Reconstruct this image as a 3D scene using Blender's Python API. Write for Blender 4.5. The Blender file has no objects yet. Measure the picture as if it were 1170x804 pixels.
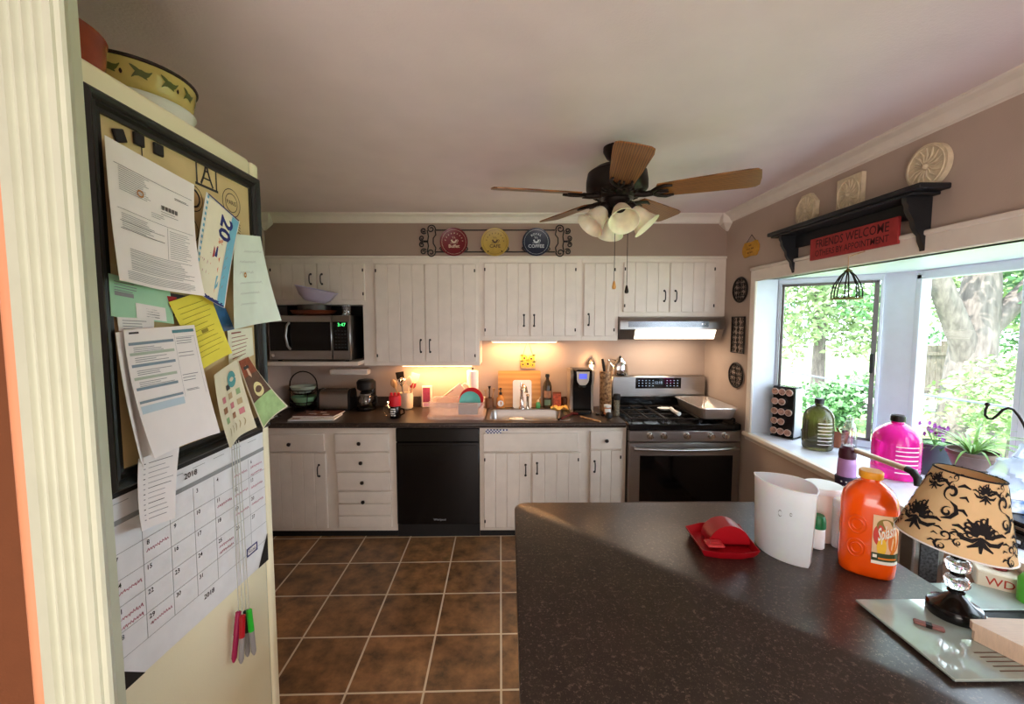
import bpy, bmesh, math, random
from mathutils import Vector, Matrix
random.seed(7)
SC = bpy.context.scene
COL = SC.collection
PI = math.pi
# ------------------------------------------------------------------ camera
F = 490.0; CX, CY = 585.0, 402.0
CAMH = 1.62; PITCH = math.atan(36/490); YAW = math.atan(3/490)
cd = bpy.data.cameras.new('camera'); cam = bpy.data.objects.new('camera', cd); COL.objects.link(cam)
cam.location = (0, 0, CAMH); cam.rotation_euler = (PI/2-PITCH, 0, -YAW)
cd.sensor_width = 36; cd.lens = F/1170*36; cd.clip_start = .02; cd.clip_end = 200
SC.camera = cam
RM = cam.rotation_euler.to_matrix()
# ------------------------------------------------------------------ light and exposure
SC.view_settings.view_transform = 'Standard'; SC.view_settings.look = 'None'
SC.view_settings.exposure = 0.22; SC.view_settings.gamma = 1.0; SC.view_settings.use_curve_mapping = False
w = bpy.data.worlds.new('sky'); SC.world = w; w.use_nodes = True
wn = w.node_tree.nodes; wl = w.node_tree.links; wn.clear()
wo = wn.new('ShaderNodeOutputWorld'); wb = wn.new('ShaderNodeBackground')
wb.inputs[0].default_value = (.74, .87, 1, 1); wb.inputs[1].default_value = 8.5
wl.new(wb.outputs[0], wo.inputs[0])
def lamp(name, kind, loc, energy, color, size=None, target=None, size_y=None, spread=None):
    l = bpy.data.lights.new(name, kind); l.energy = energy; l.color = color
    if kind == 'AREA':
        l.size = size
        if size_y: l.shape = 'RECTANGLE'; l.size_y = size_y
        if spread: l.spread = spread
    elif kind in ('POINT', 'SPOT') and size is not None: l.shadow_soft_size = size
    o = bpy.data.objects.new(name, l); COL.objects.link(o); o.location = loc
    if target is not None:
        o.rotation_euler = (Vector(target)-Vector(loc)).to_track_quat('-Z', 'Y').to_euler()
    return o
s = lamp('sun', 'SUN', (0, 0, 10), 13.0, (1, .96, .88), target=None)
s.rotation_euler = Vector((.55, .30, -.78)).to_track_quat('-Z', 'Y').to_euler(); s.data.angle = .01
# unseen fill lamps added behind the camera, one for the ceiling, one for the room
lamp('added_ceiling_fill', 'AREA', (-.1, -1.5, .7), 40, (1, .88, .84), 1.6, target=(.3, 1.3, 2.4), size_y=1.0)
lamp('added_rear_fill', 'AREA', (-.2, -2.2, 1.7), 36, (1, .93, .86), 3.0, target=(-.1, 2, 1.3), size_y=1.8)
def at(u, v, X=None, Y=None, Z=None):
    d = RM @ Vector(((u-CX)/F, -(v-CY)/F, -1))
    if X is not None: t = X/d.x
    elif Y is not None: t = Y/d.y
    else: t = (Z-CAMH)/d.z
    p = d*t; return Vector((p.x, p.y, p.z+CAMH))
def ux(u, Y, v=420): return at(u, v, Y=Y).x
def vz(v, Y, u=582): return at(u, v, Y=Y).z
# ------------------------------------------------------------------ materials
def srgb(r, g, b):
    f = lambda c: ((c/255+.055)/1.055)**2.4 if c/255 > .04045 else c/255/12.92
    return (f(r), f(g), f(b))
MATS = {}
def mat(name, col, rough=.5, metal=0, spec=.5, noise=0, nscale=20, bump=0, bscale=80, stretch=None, emit=None, estr=0, trans=0, coat=0, col2=None, ior=1.45, alpha=1, sub=0):
    if name in MATS: return MATS[name]
    m = bpy.data.materials.new(name); m.use_nodes = True
    nt = m.node_tree; N = nt.nodes; L = nt.links
    b = N['Principled BSDF']
    b.inputs['Base Color'].default_value = (*col, 1); b.inputs['Roughness'].default_value = rough
    b.inputs['Metallic'].default_value = metal; b.inputs['Specular IOR Level'].default_value = spec
    b.inputs['Transmission Weight'].default_value = trans; b.inputs['Coat Weight'].default_value = coat
    b.inputs['IOR'].default_value = ior; b.inputs['Alpha'].default_value = alpha
    if sub: b.inputs['Subsurface Weight'].default_value = sub; b.inputs['Subsurface Scale'].default_value = .02
    if emit: b.inputs['Emission Color'].default_value = (*emit, 1); b.inputs['Emission Strength'].default_value = estr
    tc = N.new('ShaderNodeTexCoord'); mp = N.new('ShaderNodeMapping'); L.new(tc.outputs['Object'], mp.inputs[0])
    if stretch: mp.inputs['Scale'].default_value = stretch
    nz = N.new('ShaderNodeTexNoise'); nz.inputs['Scale'].default_value = nscale; nz.inputs['Detail'].default_value = 4
    L.new(mp.outputs[0], nz.inputs['Vector'])
    mx = N.new('ShaderNodeMix'); mx.data_type = 'RGBA'
    c2 = col2 if col2 else tuple(max(0, c*(1-(noise or .04)*1.6)) for c in col)
    mx.inputs[6].default_value = (*col, 1); mx.inputs[7].default_value = (*c2, 1)
    rp = N.new('ShaderNodeValToRGB'); rp.color_ramp.elements[0].position = .35; rp.color_ramp.elements[1].position = .68
    L.new(nz.outputs[0], rp.inputs[0]); L.new(rp.outputs[0], mx.inputs[0]); L.new(mx.outputs[2], b.inputs['Base Color'])
    if bump:
        n2 = N.new('ShaderNodeTexNoise'); n2.inputs['Scale'].default_value = bscale; L.new(mp.outputs[0], n2.inputs['Vector'])
        bp = N.new('ShaderNodeBump'); bp.inputs['Strength'].default_value = bump; bp.inputs['Distance'].default_value = .004
        L.new(n2.outputs[0], bp.inputs['Height']); L.new(bp.outputs[0], b.inputs['Normal'])
    MATS[name] = m; return m
def thin_glass(name, tint=(1, 1, 1), gl=.06, rough=.02):
    if name in MATS: return MATS[name]
    m = bpy.data.materials.new(name); m.use_nodes = True; nt = m.node_tree; N = nt.nodes; L = nt.links; N.clear()
    o = N.new('ShaderNodeOutputMaterial'); t = N.new('ShaderNodeBsdfTransparent'); g = N.new('ShaderNodeBsdfGlossy'); mx = N.new('ShaderNodeMixShader')
    t.inputs[0].default_value = (*tint, 1); g.inputs['Roughness'].default_value = rough
    fr = N.new('ShaderNodeLayerWeight'); fr.inputs[0].default_value = .25
    ma = N.new('ShaderNodeMath'); ma.operation = 'MULTIPLY_ADD'; ma.inputs[1].default_value = .06; ma.inputs[2].default_value = gl
    L.new(fr.outputs['Fresnel'], ma.inputs[0]); L.new(ma.outputs[0], mx.inputs[0])
    L.new(t.outputs[0], mx.inputs[1]); L.new(g.outputs[0], mx.inputs[2]); L.new(mx.outputs[0], o.inputs[0])
    MATS[name] = m; return m
def wood(name, c1, c2, rough=.4, scale=(1, 1, 1), ws=14, dist=3, axis='X'):
    if name in MATS: return MATS[name]
    m = mat(name, c1, rough); nt = m.node_tree; N = nt.nodes; L = nt.links; b = N['Principled BSDF']
    tc = N.new('ShaderNodeTexCoord'); mp = N.new('ShaderNodeMapping'); mp.inputs['Scale'].default_value = scale
    wv = N.new('ShaderNodeTexWave'); wv.bands_direction = axis; wv.inputs['Scale'].default_value = ws; wv.inputs['Distortion'].default_value = dist
    wv.inputs['Detail'].default_value = 3; wv.inputs['Detail Scale'].default_value = 1.5
    rp = N.new('ShaderNodeValToRGB'); rp.color_ramp.elements[0].color = (*c1, 1); rp.color_ramp.elements[1].color = (*c2, 1)
    L.new(tc.outputs['Object'], mp.inputs[0]); L.new(mp.outputs[0], wv.inputs['Vector']); L.new(wv.outputs[0], rp.inputs[0]); L.new(rp.outputs[0], b.inputs['Base Color'])
    return m
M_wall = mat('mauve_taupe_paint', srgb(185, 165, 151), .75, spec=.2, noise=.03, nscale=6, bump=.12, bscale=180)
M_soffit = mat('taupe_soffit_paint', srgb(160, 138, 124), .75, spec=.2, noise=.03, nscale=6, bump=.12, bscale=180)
M_ceil = mat('ceiling_paint', srgb(236, 220, 220), .85, spec=.15, noise=.03, nscale=5, bump=.22, bscale=120)
M_trimw = mat('white_trim_paint', srgb(232, 222, 210), .4, noise=.03)
M_winw = mat('white_window_vinyl', srgb(222, 229, 242), .35, noise=.02)
M_cab = mat('cream_cabinet_paint', srgb(232, 220, 206), .42, noise=.05, nscale=9, bump=.05, bscale=60)
M_casing = mat('old_ivory_casing_paint', srgb(206, 212, 188), .45, noise=.04, nscale=12, bump=.05)
M_orange = mat('orange_wall_paint', srgb(118, 68, 36), .7, noise=.05, bump=.1, bscale=150)
M_lit_edge = mat('peach_lit_wall_edge', srgb(232, 158, 116), .6, noise=.03)  # light on the orange wall's edge, put into the colour
M_fridge = mat('cream_enamel', srgb(246, 242, 208), .35, noise=.03, nscale=5, bump=.05, bscale=200)
M_black = mat('black_gloss', srgb(14, 14, 15), .18, noise=.1)
M_blackm = mat('black_matte', srgb(20, 20, 20), .55, noise=.15)
M_iron = mat('dark_bronze_iron', srgb(38, 30, 26), .45, metal=.6, noise=.2)
M_steel = mat('brushed_steel', srgb(176, 172, 168), .3, metal=1, noise=.08, nscale=14, stretch=(1, 1, 30))
M_chrome = mat('chrome', srgb(215, 212, 208), .12, metal=1, noise=.03)
M_dsteel = mat('dark_steel', srgb(95, 92, 90), .35, metal=1, noise=.1)
M_glassblk = mat('black_glass', srgb(9, 9, 10), .08, noise=.05)
M_white = mat('white_plastic', srgb(238, 238, 236), .4, noise=.02)
M_paper = mat('white_paper', srgb(240, 238, 234), .8, spec=.1, noise=.02)
M_ink = mat('black_ink', srgb(60, 60, 62), .8, noise=.1)
M_gink = mat('grey_ink', srgb(150, 152, 154), .8, noise=.05)
M_pink = mat('pink_ink', srgb(190, 110, 130), .8, noise=.1)
M_red = mat('red_plastic', srgb(172, 16, 30), .3, noise=.08)
M_blue = mat('blue_ink', srgb(42, 52, 120), .7, noise=.1)
M_teal = mat('teal_ceramic', srgb(110, 200, 190), .35, noise=.05)
M_green = mat('green_plastic', srgb(50, 150, 60), .4, noise=.08)
M_pot = mat('terracotta', srgb(150, 84, 56), .7, noise=.15)
M_soil = mat('soil', srgb(50, 38, 28), .95, noise=.3, nscale=90)
M_leaf = mat('leaf_green', srgb(100, 160, 70), .45, noise=.25, nscale=30, sub=0)
M_frost = mat('frosted_white_plastic', srgb(240, 243, 248), .35, noise=.02, sub=.25)
M_shadeg = mat('frosted_alabaster_glass', srgb(250, 240, 214), .35, noise=.12, nscale=18, sub=.3)
M_fan = wood('fan_blade_oak', srgb(150, 96, 46), srgb(92, 54, 24), .4, (1, 22, 1), 1.6, 5, 'Y')
M_woodl = wood('honey_wood', srgb(205, 150, 78), srgb(188, 130, 62), .45, (.6, 1, 6), 1.2, 6, 'Z')
M_woodt = wood('tan_wood', srgb(205, 168, 128), srgb(180, 138, 96), .5, (1, 1, 1), 10, 3)
M_warm = mat('warm_lamp_lens', (1, .8, .5), .4, emit=(1, .66, .34), estr=6)
M_hoodlens = mat('hood_lamp_lens', (1, .9, .75), .4, emit=(1, .84, .66), estr=2.0)
M_glass = thin_glass('window_glass', (1, 1, 1), .008)
M_clear = thin_glass('clear_plastic', (.94, .93, .93), .14, .08)
M_pinkp = thin_glass('pink_clear_plastic', (1, .12, .62), .06, .08)
M_smokep = thin_glass('smoke_clear_plastic', (.42, .40, .26), .08, .1)
M_violet = mat('violet_fabric', srgb(176, 132, 190), .8, noise=.15)
def speckle(name, base, spk, spk2, rough):
    m = mat(name, base, rough); nt = m.node_tree; N = nt.nodes; L = nt.links; b = N['Principled BSDF']
    tc = N.new('ShaderNodeTexCoord')
    def layer(scale, lo, hi, c, prev):
        n = N.new('ShaderNodeTexNoise'); n.inputs['Scale'].default_value = scale; n.inputs['Detail'].default_value = 5; n.inputs['Roughness'].default_value = .7
        r = N.new('ShaderNodeValToRGB'); r.color_ramp.elements[0].position = lo; r.color_ramp.elements[1].position = hi
        mx = N.new('ShaderNodeMix'); mx.data_type = 'RGBA'; mx.inputs[7].default_value = (*c, 1)
        L.new(tc.outputs['Object'], n.inputs['Vector']); L.new(n.outputs[0], r.inputs[0]); L.new(r.outputs[0], mx.inputs[0])
        if prev is None: mx.inputs[6].default_value = (*base, 1)
        else: L.new(prev, mx.inputs[6])
        return mx.outputs[2]
    o = layer(14, .4, .75, spk2, None); o = layer(95, .56, .66, spk, o); o = layer(210, .6, .68, tuple(min(1, c*1.7) for c in spk), o)
    L.new(o, b.inputs['Base Color']); return m
M_lam = speckle('brown_speckled_laminate', srgb(48, 38, 33), srgb(108, 92, 80), srgb(62, 50, 43), .3)
def tile_mat(org):
    m = mat('brown_floor_tile', srgb(110, 80, 55), .38); nt = m.node_tree; N = nt.nodes; L = nt.links; b = N['Principled BSDF']
    tc = N.new('ShaderNodeTexCoord'); mp = N.new('ShaderNodeMapping'); mp.vector_type = 'TEXTURE'
    mp.inputs['Location'].default_value = (org[0], org[1], 0); mp.inputs['Rotation'].default_value = (0, 0, math.radians(1.2))
    L.new(tc.outputs['Object'], mp.inputs[0])
    br = N.new('ShaderNodeTexBrick'); br.offset = 0; br.squash = 1
    br.inputs['Scale'].default_value = 1; br.inputs['Brick Width'].default_value = .3384; br.inputs['Row Height'].default_value = .3384
    br.inputs['Mortar Size'].default_value = .0052; br.inputs['Mortar Smooth'].default_value = .15
    br.inputs['Color1'].default_value = (*srgb(150, 112, 78), 1); br.inputs['Color2'].default_value = (*srgb(124, 92, 64), 1)
    br.inputs['Mortar'].default_value = (*srgb(214, 198, 172), 1)
    L.new(mp.outputs[0], br.inputs['Vector'])
    nz = N.new('ShaderNodeTexNoise'); nz.inputs['Scale'].default_value = 9; nz.inputs['Detail'].default_value = 8; nz.inputs['Roughness'].default_value = .65
    L.new(mp.outputs[0], nz.inputs['Vector'])
    rp = N.new('ShaderNodeValToRGB'); rp.color_ramp.elements[0].position = .3; rp.color_ramp.elements[1].position = .72
    rp.color_ramp.elements[0].color = (.22, .22, .24, 1); rp.color_ramp.elements[1].color = (1.55, 1.38, 1.15, 1)
    L.new(nz.outputs[0], rp.inputs[0])
    mx = N.new('ShaderNodeMix'); mx.data_type = 'RGBA'; mx.blend_type = 'MULTIPLY'; mx.inputs[0].default_value = 1
    L.new(br.outputs['Color'], mx.inputs[6]); L.new(rp.outputs[0], mx.inputs[7])
    mm = N.new('ShaderNodeMix'); mm.data_type = 'RGBA'; mm.inputs[7].default_value = (*srgb(214, 198, 172), 1)
    L.new(br.outputs['Fac'], mm.inputs[0]); L.new(mx.outputs[2], mm.inputs[6]); L.new(mm.outputs[2], b.inputs['Base Color'])
    bp = N.new('ShaderNodeBump'); bp.invert = True; bp.inputs['Strength'].default_value = .5; bp.inputs['Distance'].default_value = .002
    L.new(br.outputs['Fac'], bp.inputs['Height']); L.new(bp.outputs[0], b.inputs['Normal'])
    return m
# ------------------------------------------------------------------ mesh building
class MB:
    def __init__(self): self.bm = bmesh.new()
    def _mark(self, n0, m):
        self.bm.faces.ensure_lookup_table()
        for f in self.bm.faces[n0:]: f.material_index = m
    def box(self, x0, x1, y0, y1, z0, z1, m=0, bev=0, mx=None, seg=1):
        if x0 > x1: x0, x1 = x1, x0
        if y0 > y1: y0, y1 = y1, y0
        if z0 > z1: z0, z1 = z1, z0
        t = bmesh.new()
        vs = [t.verts.new(p) for p in ((x0,y0,z0),(x1,y0,z0),(x1,y1,z0),(x0,y1,z0),(x0,y0,z1),(x1,y0,z1),(x1,y1,z1),(x0,y1,z1))]
        for f in ((3,2,1,0),(4,5,6,7),(0,1,5,4),(1,2,6,5),(2,3,7,6),(3,0,4,7)): t.faces.new([vs[i] for i in f])
        if bev: bmesh.ops.bevel(t, geom=t.edges[:], offset=bev, segments=seg, affect='EDGES', profile=.5)
        return self.merge(t, m, mx)
    def merge(self, t, m=0, mx=None):
        if mx is not None: bmesh.ops.transform(t, matrix=mx, verts=t.verts[:])
        n0 = len(self.bm.faces); t.verts.index_update()
        vs = [self.bm.verts.new(v.co) for v in t.verts]
        for f in t.faces:
            try: nf = self.bm.faces.new([vs[v.index] for v in f.verts]); nf.material_index = m
            except ValueError: pass
        t.free(); return self
    def face(self, pts, m=0):
        f = self.bm.faces.new([self.bm.verts.new(p) for p in pts]); f.material_index = m; return self
    def ring(self, rings, m=0, closed=True, cap0=False, cap1=False, loop=False):
        R = [[self.bm.verts.new(p) for p in r] for r in rings]; n = len(R[0]); K = len(R)
        for k in range(K if loop else K-1):
            a, b = R[k], R[(k+1) % K]
            for i in range(n if closed else n-1):
                j = (i+1) % n
                f = self.bm.faces.new((a[i], a[j], b[j], b[i])); f.material_index = m
        if cap0: self.bm.faces.new(R[0][::-1]).material_index = m
        if cap1: self.bm.faces.new(R[-1]).material_index = m
        return self
    def tube(self, pts, r, n=8, m=0, loop=False, caps=True):
        pts = [Vector(p) for p in pts]; K = len(pts); rs = r if isinstance(r, (list, tuple)) else [r]*K
        up = None; rings = []
        for k in range(K):
            if loop: d = pts[(k+1) % K]-pts[k-1]
            else: d = pts[min(k+1, K-1)]-pts[max(k-1, 0)]
            if d.length < 1e-9: d = Vector((0, 0, 1))
            d.normalize()
            if up is None:
                up = d.orthogonal().normalized()
            else:
                up = up-d*up.dot(d)
                up = d.orthogonal().normalized() if up.length < 1e-6 else up.normalized()
            s = d.cross(up)
            rings.append([pts[k]+(up*math.cos(2*PI*i/n)+s*math.sin(2*PI*i/n))*rs[k] for i in range(n)])
        return self.ring(rings, m, True, caps and not loop, caps and not loop, loop)
    def cyl(self, p0, p1, r0, r1=None, n=20, m=0): return self.tube([p0, p1], [r0, r0 if r1 is None else r1], n, m)
    def lathe(self, prof, c=(0, 0, 0), n=32, m=0, mx=None, sx=1, sy=1, cap0=True, cap1=True):
        rings = []
        for r, z in prof:
            rr = max(r, 1e-4)
            ps = [Vector((rr*sx*math.cos(2*PI*i/n), rr*sy*math.sin(2*PI*i/n), z)) for i in range(n)]
            if mx is not None: ps = [mx @ p for p in ps]
            rings.append([p+Vector(c) for p in ps])
        return self.ring(rings, m, True, cap0, cap1)
    def ball(self, c, r, m=0, n=16, k=10):
        r = r if isinstance(r, (tuple, list)) else (r, r, r)
        prof = [(math.sin(PI*i/k), -math.cos(PI*i/k)) for i in range(k+1)]
        rings = [[Vector((c[0]+max(p, .003)*r[0]*math.cos(2*PI*i/n), c[1]+max(p, .003)*r[1]*math.sin(2*PI*i/n), c[2]+z*r[2])) for i in range(n)] for p, z in prof]
        return self.ring(rings, m, True, True, True)
    def prism(self, poly, fn, d0, d1, m=0):
        a = [fn(p[0], p[1], d0) for p in poly]; b = [fn(p[0], p[1], d1) for p in poly]
        return self.ring([a, b], m, True, True, True)
    def stroke(self, fn, pts, wd, m=0, taper=True):
        """flat ribbon drawn through fn(s,t)->Vector"""
        K = len(pts); L_, R_ = [], []
        for k in range(K):
            dx = pts[min(k+1, K-1)][0]-pts[max(k-1, 0)][0]; dy = pts[min(k+1, K-1)][1]-pts[max(k-1, 0)][1]
            l = math.hypot(dx, dy) or 1
            ww = wd*(math.sin(PI*(k+.35)/(K-.3)) if taper else 1)/2
            L_.append(fn(pts[k][0]-dy/l*ww, pts[k][1]+dx/l*ww)); R_.append(fn(pts[k][0]+dy/l*ww, pts[k][1]-dx/l*ww))
        lv = [self.bm.verts.new(p) for p in L_]; rv = [self.bm.verts.new(p) for p in R_]
        for k in range(K-1): self.bm.faces.new((rv[k], rv[k+1], lv[k+1], lv[k])).material_index = m
        return self
    def text(self, s, fn, size, m=0, align='CENTER', bold=0):
        vs, fs = glyphs(s, align, bold)
        V = [self.bm.verts.new(fn(x*size, y*size)) for x, y in vs]
        for f in fs:
            try: self.bm.faces.new([V[i] for i in f]).material_index = m
            except ValueError: pass
        return self
    def build(self, name, mats, parent=None, org=None, flip=True, ang=38):
        me = bpy.data.meshes.new(name)
        if org is not None: bmesh.ops.translate(self.bm, vec=-Vector(org), verts=self.bm.verts[:])
        if flip: bmesh.ops.recalc_face_normals(self.bm, faces=self.bm.faces[:])
        for f in self.bm.faces: f.smooth = True
        self.bm.to_mesh(me); self.bm.free()
        me.set_sharp_from_angle(angle=math.radians(ang))
        for mm in (mats if isinstance(mats, (list, tuple)) else [mats]): me.materials.append(mm)
        o = bpy.data.objects.new(name, me); COL.objects.link(o)
        if parent is not None: o.parent = parent
        return o
GC = {}
def glyphs(s, align, bold):
    k = (s, align, bold)
    if k in GC: return GC[k]
    c = bpy.data.curves.new('t', 'FONT'); c.body = s; c.size = 1; c.align_x = align; c.align_y = 'CENTER'; c.resolution_u = 2; c.offset = bold
    o = bpy.data.objects.new('t', c); COL.objects.link(o)
    dg = bpy.context.evaluated_depsgraph_get(); me = bpy.data.meshes.new_from_object(o.evaluated_get(dg))
    GC[k] = ([(v.co.x, v.co.y) for v in me.vertices], [tuple(p.vertices) for p in me.polygons])
    bpy.data.objects.remove(o); bpy.data.curves.remove(c); bpy.data.meshes.remove(me); return GC[k]
def thing(name, label, cat, loc=(0, 0, 0), rz=0, group=None):
    o = bpy.data.objects.new(name, None); COL.objects.link(o); o.location = loc; o.rotation_euler = (0, 0, rz)
    o.empty_display_size = .05; o['label'] = label; o['category'] = cat
    if group: o['group'] = group
    return o
def wpart(name, mb, mats, root, parent=None, label=None, ang=38):
    """a part whose mesh was drawn in room coordinates; root is the (unrotated) thing"""
    o = mb.build(name, mats, parent or root, org=root.location, ang=ang)
    if label: o['label'] = label
    return o
def lpart(name, mb, mats, parent, label=None):
    o = mb.build(name, mats, parent)
    if label: o['label'] = label
    return o
def solo(name, mb, mats, label, cat, group=None, org=None, ang=38):
    if org is None:
        v = [x.co for x in mb.bm.verts]
        org = (sum(p.x for p in v)/len(v), sum(p.y for p in v)/len(v), min(p.z for p in v))
    o = mb.build(name, mats, None, org=org, ang=ang); o.location = org
    o['label'] = label; o['category'] = cat
    if group: o['group'] = group
    return o
def struct(name, mb, mats, parent=None, ang=38):
    o = mb.build(name, mats, parent, ang=ang)
    if parent is None: o['kind'] = 'structure'
    return o
def dup(root, loc=None, rz=None, label=None):
    r = root.copy(); COL.objects.link(r)
    if loc is not None: r.location = loc
    if rz is not None: r.rotation_euler = (0, 0, rz)
    if label: r['label'] = label
    for ch in list(root.children):
        c = ch.copy(); COL.objects.link(c); c.parent = r
        for g in list(ch.children):
            d = g.copy(); COL.objects.link(d); d.parent = c
    return r
def arc(cx, cy, r, a0, a1, n=10): return [(cx+r*math.cos(math.radians(a0+(a1-a0)*i/n)), cy+r*math.sin(math.radians(a0+(a1-a0)*i/n))) for i in range(n+1)]
def spiral(cx, cy, r0, r1, a0, turns, n=18): return [(cx+(r0+(r1-r0)*i/n)*math.cos(math.radians(a0+360*turns*i/n)), cy+(r0+(r1-r0)*i/n)*math.sin(math.radians(a0+360*turns*i/n))) for i in range(n+1)]
# ------------------------------------------------------------------ key dimensions
XL, XR, YB = -1.90, 1.705, 3.72
YU = 3.40                                   # face of the wall cabinets and soffit
YD = 3.13                                   # face of the base cabinets
YC = 3.10                                   # front edge of the worktop
ZC = vz(245, YU)                            # ceiling
ZS = vz(293.5, YU)                          # soffit bottom / cabinet top
ZW = vz(483, YC)                            # worktop
ZP = .91                                    # peninsula top
# ================================================================== SETTING
g0 = at(572.3, 640.6, Z=0)
struct('floor', MB().box(-3.2, XR+.12, -3.2, YB+.1, -.06, 0), tile_mat((g0.x, g0.y)))
struct('ceiling', MB().box(-3.2, XR+.12, -3.2, YB+.1, ZC, ZC+.08), M_ceil)
struct('wall_back', MB().box(XL-.1, XR, YB, YB+.1, 0, ZC), M_wall)
struct('wall_left', MB().box(XL-.1, XL, .74, YB, 0, ZC), M_wall)
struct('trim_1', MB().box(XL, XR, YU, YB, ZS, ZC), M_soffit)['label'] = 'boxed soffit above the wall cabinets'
# right wall with the bay opening
BY0, BY1 = .75, 2.97          # bay opening along the wall
SZ, HZ = .83, 1.90            # sill and header heights
b = MB()
b.box(XR, XR+.12, BY1, YB, 0, ZC).box(XR, XR+.12, BY0, BY1, 0, SZ-.035).box(XR, XR+.12, BY0, BY1, HZ, ZC).box(XR, XR+.12, -3.2, BY0, 0, ZC)
struct('wall_right', b, M_wall)
struct('wall_rear', MB().box(-3.2, XR, -3.2, -3.1, 0, ZC), M_wall)
struct('wall_dining', MB().box(-3.2, -3.1, -3.1, .6, 0, ZC), M_wall)
# orange wall beside the opening, fluted casing on its end
struct('wall_front', MB().box(-3.1, -.735, .64, .74, 0, ZC), M_orange)
cl_, cr_ = at(14, 402, Y=.615).x, at(94, 402, Y=.615).x
W_ = cr_-cl_
prof = [(cl_, .64), (cl_, .618)]
for i in range(4):
    f0 = cl_+W_*(.20+i*.155)
    prof += [(f0, .615)]+[(f0+W_*.125*k/6, .615+.007*math.sin(PI*k/6)) for k in range(1, 6)]+[(f0+W_*.125, .615)]
prof += [(cr_-W_*.10, .615), (cr_-W_*.09, .619), (cr_-.002, .620), (cr_, .625), (-.735, .76), (cl_-.01, .76)]
struct('trim_2', MB().prism(prof, lambda x, y, z: Vector((x, y, z)), 0, ZC), M_casing)['label'] = 'fluted ivory door casing'
struct('added_lit_edge_bead', MB().tube([(cl_-.012, .632, 0), (cl_-.012, .632, ZC)], .013, 10), M_lit_edge)['label'] = 'added peach bead coloured as the lit wall edge beside the casing'  # added bead, its peach colour stands in for the lit wall edge
# crown moulding
def crown(length_axis, a, b_, wallc, sgn):
    p = [(0, 0), (.062, 0), (.062, -.008), (.055, -.014), (.046, -.018), (.034, -.026), (.022, -.040), (.014, -.052), (.012, -.060), (.004, -.064), (0, -.068)]
    if length_axis == 'X': fn = lambda u, v, d: Vector((d, wallc+sgn*u, ZC+v))
    else: fn = lambda u, v, d: Vector((wallc+sgn*u, d, ZC+v))
    return MB().prism(p, fn, a, b_)
struct('trim_4', crown('X', XL, XR, YU, -1), M_trimw, None, 12)['label'] = 'crown moulding along the soffit'
struct('trim_5', crown('Y', -3.1, YU, XR, -1), M_trimw, None, 12)['label'] = 'crown moulding on the window wall'
def corner_block(x, sx):
    b = MB(); y = YU; s = .06
    b.ring([[Vector((x, y, ZC-.001)), Vector((x+sx*s*1.25, y, ZC-.001)), Vector((x+sx*s*1.25, y-s*1.25, ZC-.001)), Vector((x, y-s*1.25, ZC-.001))],
            [Vector((x, y, ZC-.075)), Vector((x+sx*s*1.15, y, ZC-.075)), Vector((x+sx*s*1.15, y-s*1.15, ZC-.075)), Vector((x, y-s*1.15, ZC-.075))],
            [Vector((x, y, ZC-.125)), Vector((x+sx*.012, y, ZC-.125)), Vector((x+sx*.012, y-.012, ZC-.125)), Vector((x, y-.012, ZC-.125))]], 0, True, True, True)
    return b
struct('trim_6', corner_block(XR, -1), M_trimw)
struct('trim_7', corner_block(XL, 1), M_trimw)
struct('trim_8', MB().box(XL, XR, YU-.014, YU, ZS-.012, ZS+.008, bev=.004), M_cab)['label'] = 'thin trim strip above the wall cabinets'
# window casing, sill board, bay
b = MB()
cw = .085
def casing(pts_in, pts_out): pass
b.box(XR-.02, XR, BY0-cw, BY1+cw*.55, HZ-.012, HZ+cw, bev=.006)
b.box(XR-.028, XR, BY0-cw, BY1+cw*.55, HZ+cw-.022, HZ+cw, bev=.005)
b.box(XR-.02, XR, BY1-.012, BY1+cw*.55, SZ-.03, HZ, bev=.006)
b.box(XR-.02, XR, BY0-cw, BY0, SZ-.03, HZ, bev=.006)
struct('trim_9', b, M_trimw)['label'] = 'white casing around the bay window'
b = MB()
prof = [(0, 0), (.03, 0), (.036, -.008), (.036, -.022), (.024, -.034), (.014, -.046), (.012, -.056), (0, -.06)]
b.prism(prof, lambda u, v, d: Vector((XR-u, d, SZ+v)), BY0-cw, BY1+cw*.6)
struct('trim_10', b, M_trimw)['label'] = 'moulded sill nosing under the bay window'
PA, PB = Vector((1.85, 2.985, 0)), Vector((2.32, 2.52, 0))
PC, PD = Vector((2.32, 1.22, 0)), Vector((1.85, .75, 0))
def slab(z0, z1):
    poly = [(XR, BY1), (PA.x, PA.y+.06), (PB.x+.09, PB.y+.04), (PC.x+.09, PC.y-.04), (PD.x, PD.y-.06), (XR, BY0)]
    return MB().prism(poly, lambda x, y, z: Vector((x, y, z)), z0, z1)
struct('trim_11', slab(SZ-.04, SZ), M_winw)['label'] = 'white bay window seat board'
struct('trim_12', slab(HZ, HZ+.05), M_winw)['label'] = 'white bay window head board'
b = MB()
b.box(XR, PA.x, BY1-.006, BY1+.06, SZ, HZ); b.box(XR, PA.x, BY0-.06, BY0+.006, SZ, HZ)
b.prism([(PA.x, PA.y), (PA.x, PA.y+.06), (PA.x+.02, PA.y+.05), (PA.x+.02, PA.y-.02)], lambda x, y, z: Vector((x, y, z)), SZ, HZ)
struct('trim_13', b, M_winw)['label'] = 'white side jambs of the bay'
def post(p, poly): return MB().prism([(p.x+a, p.y+c) for a, c in poly], lambda x, y, z: Vector((x, y, z)), SZ, HZ)
b = MB()
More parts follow.
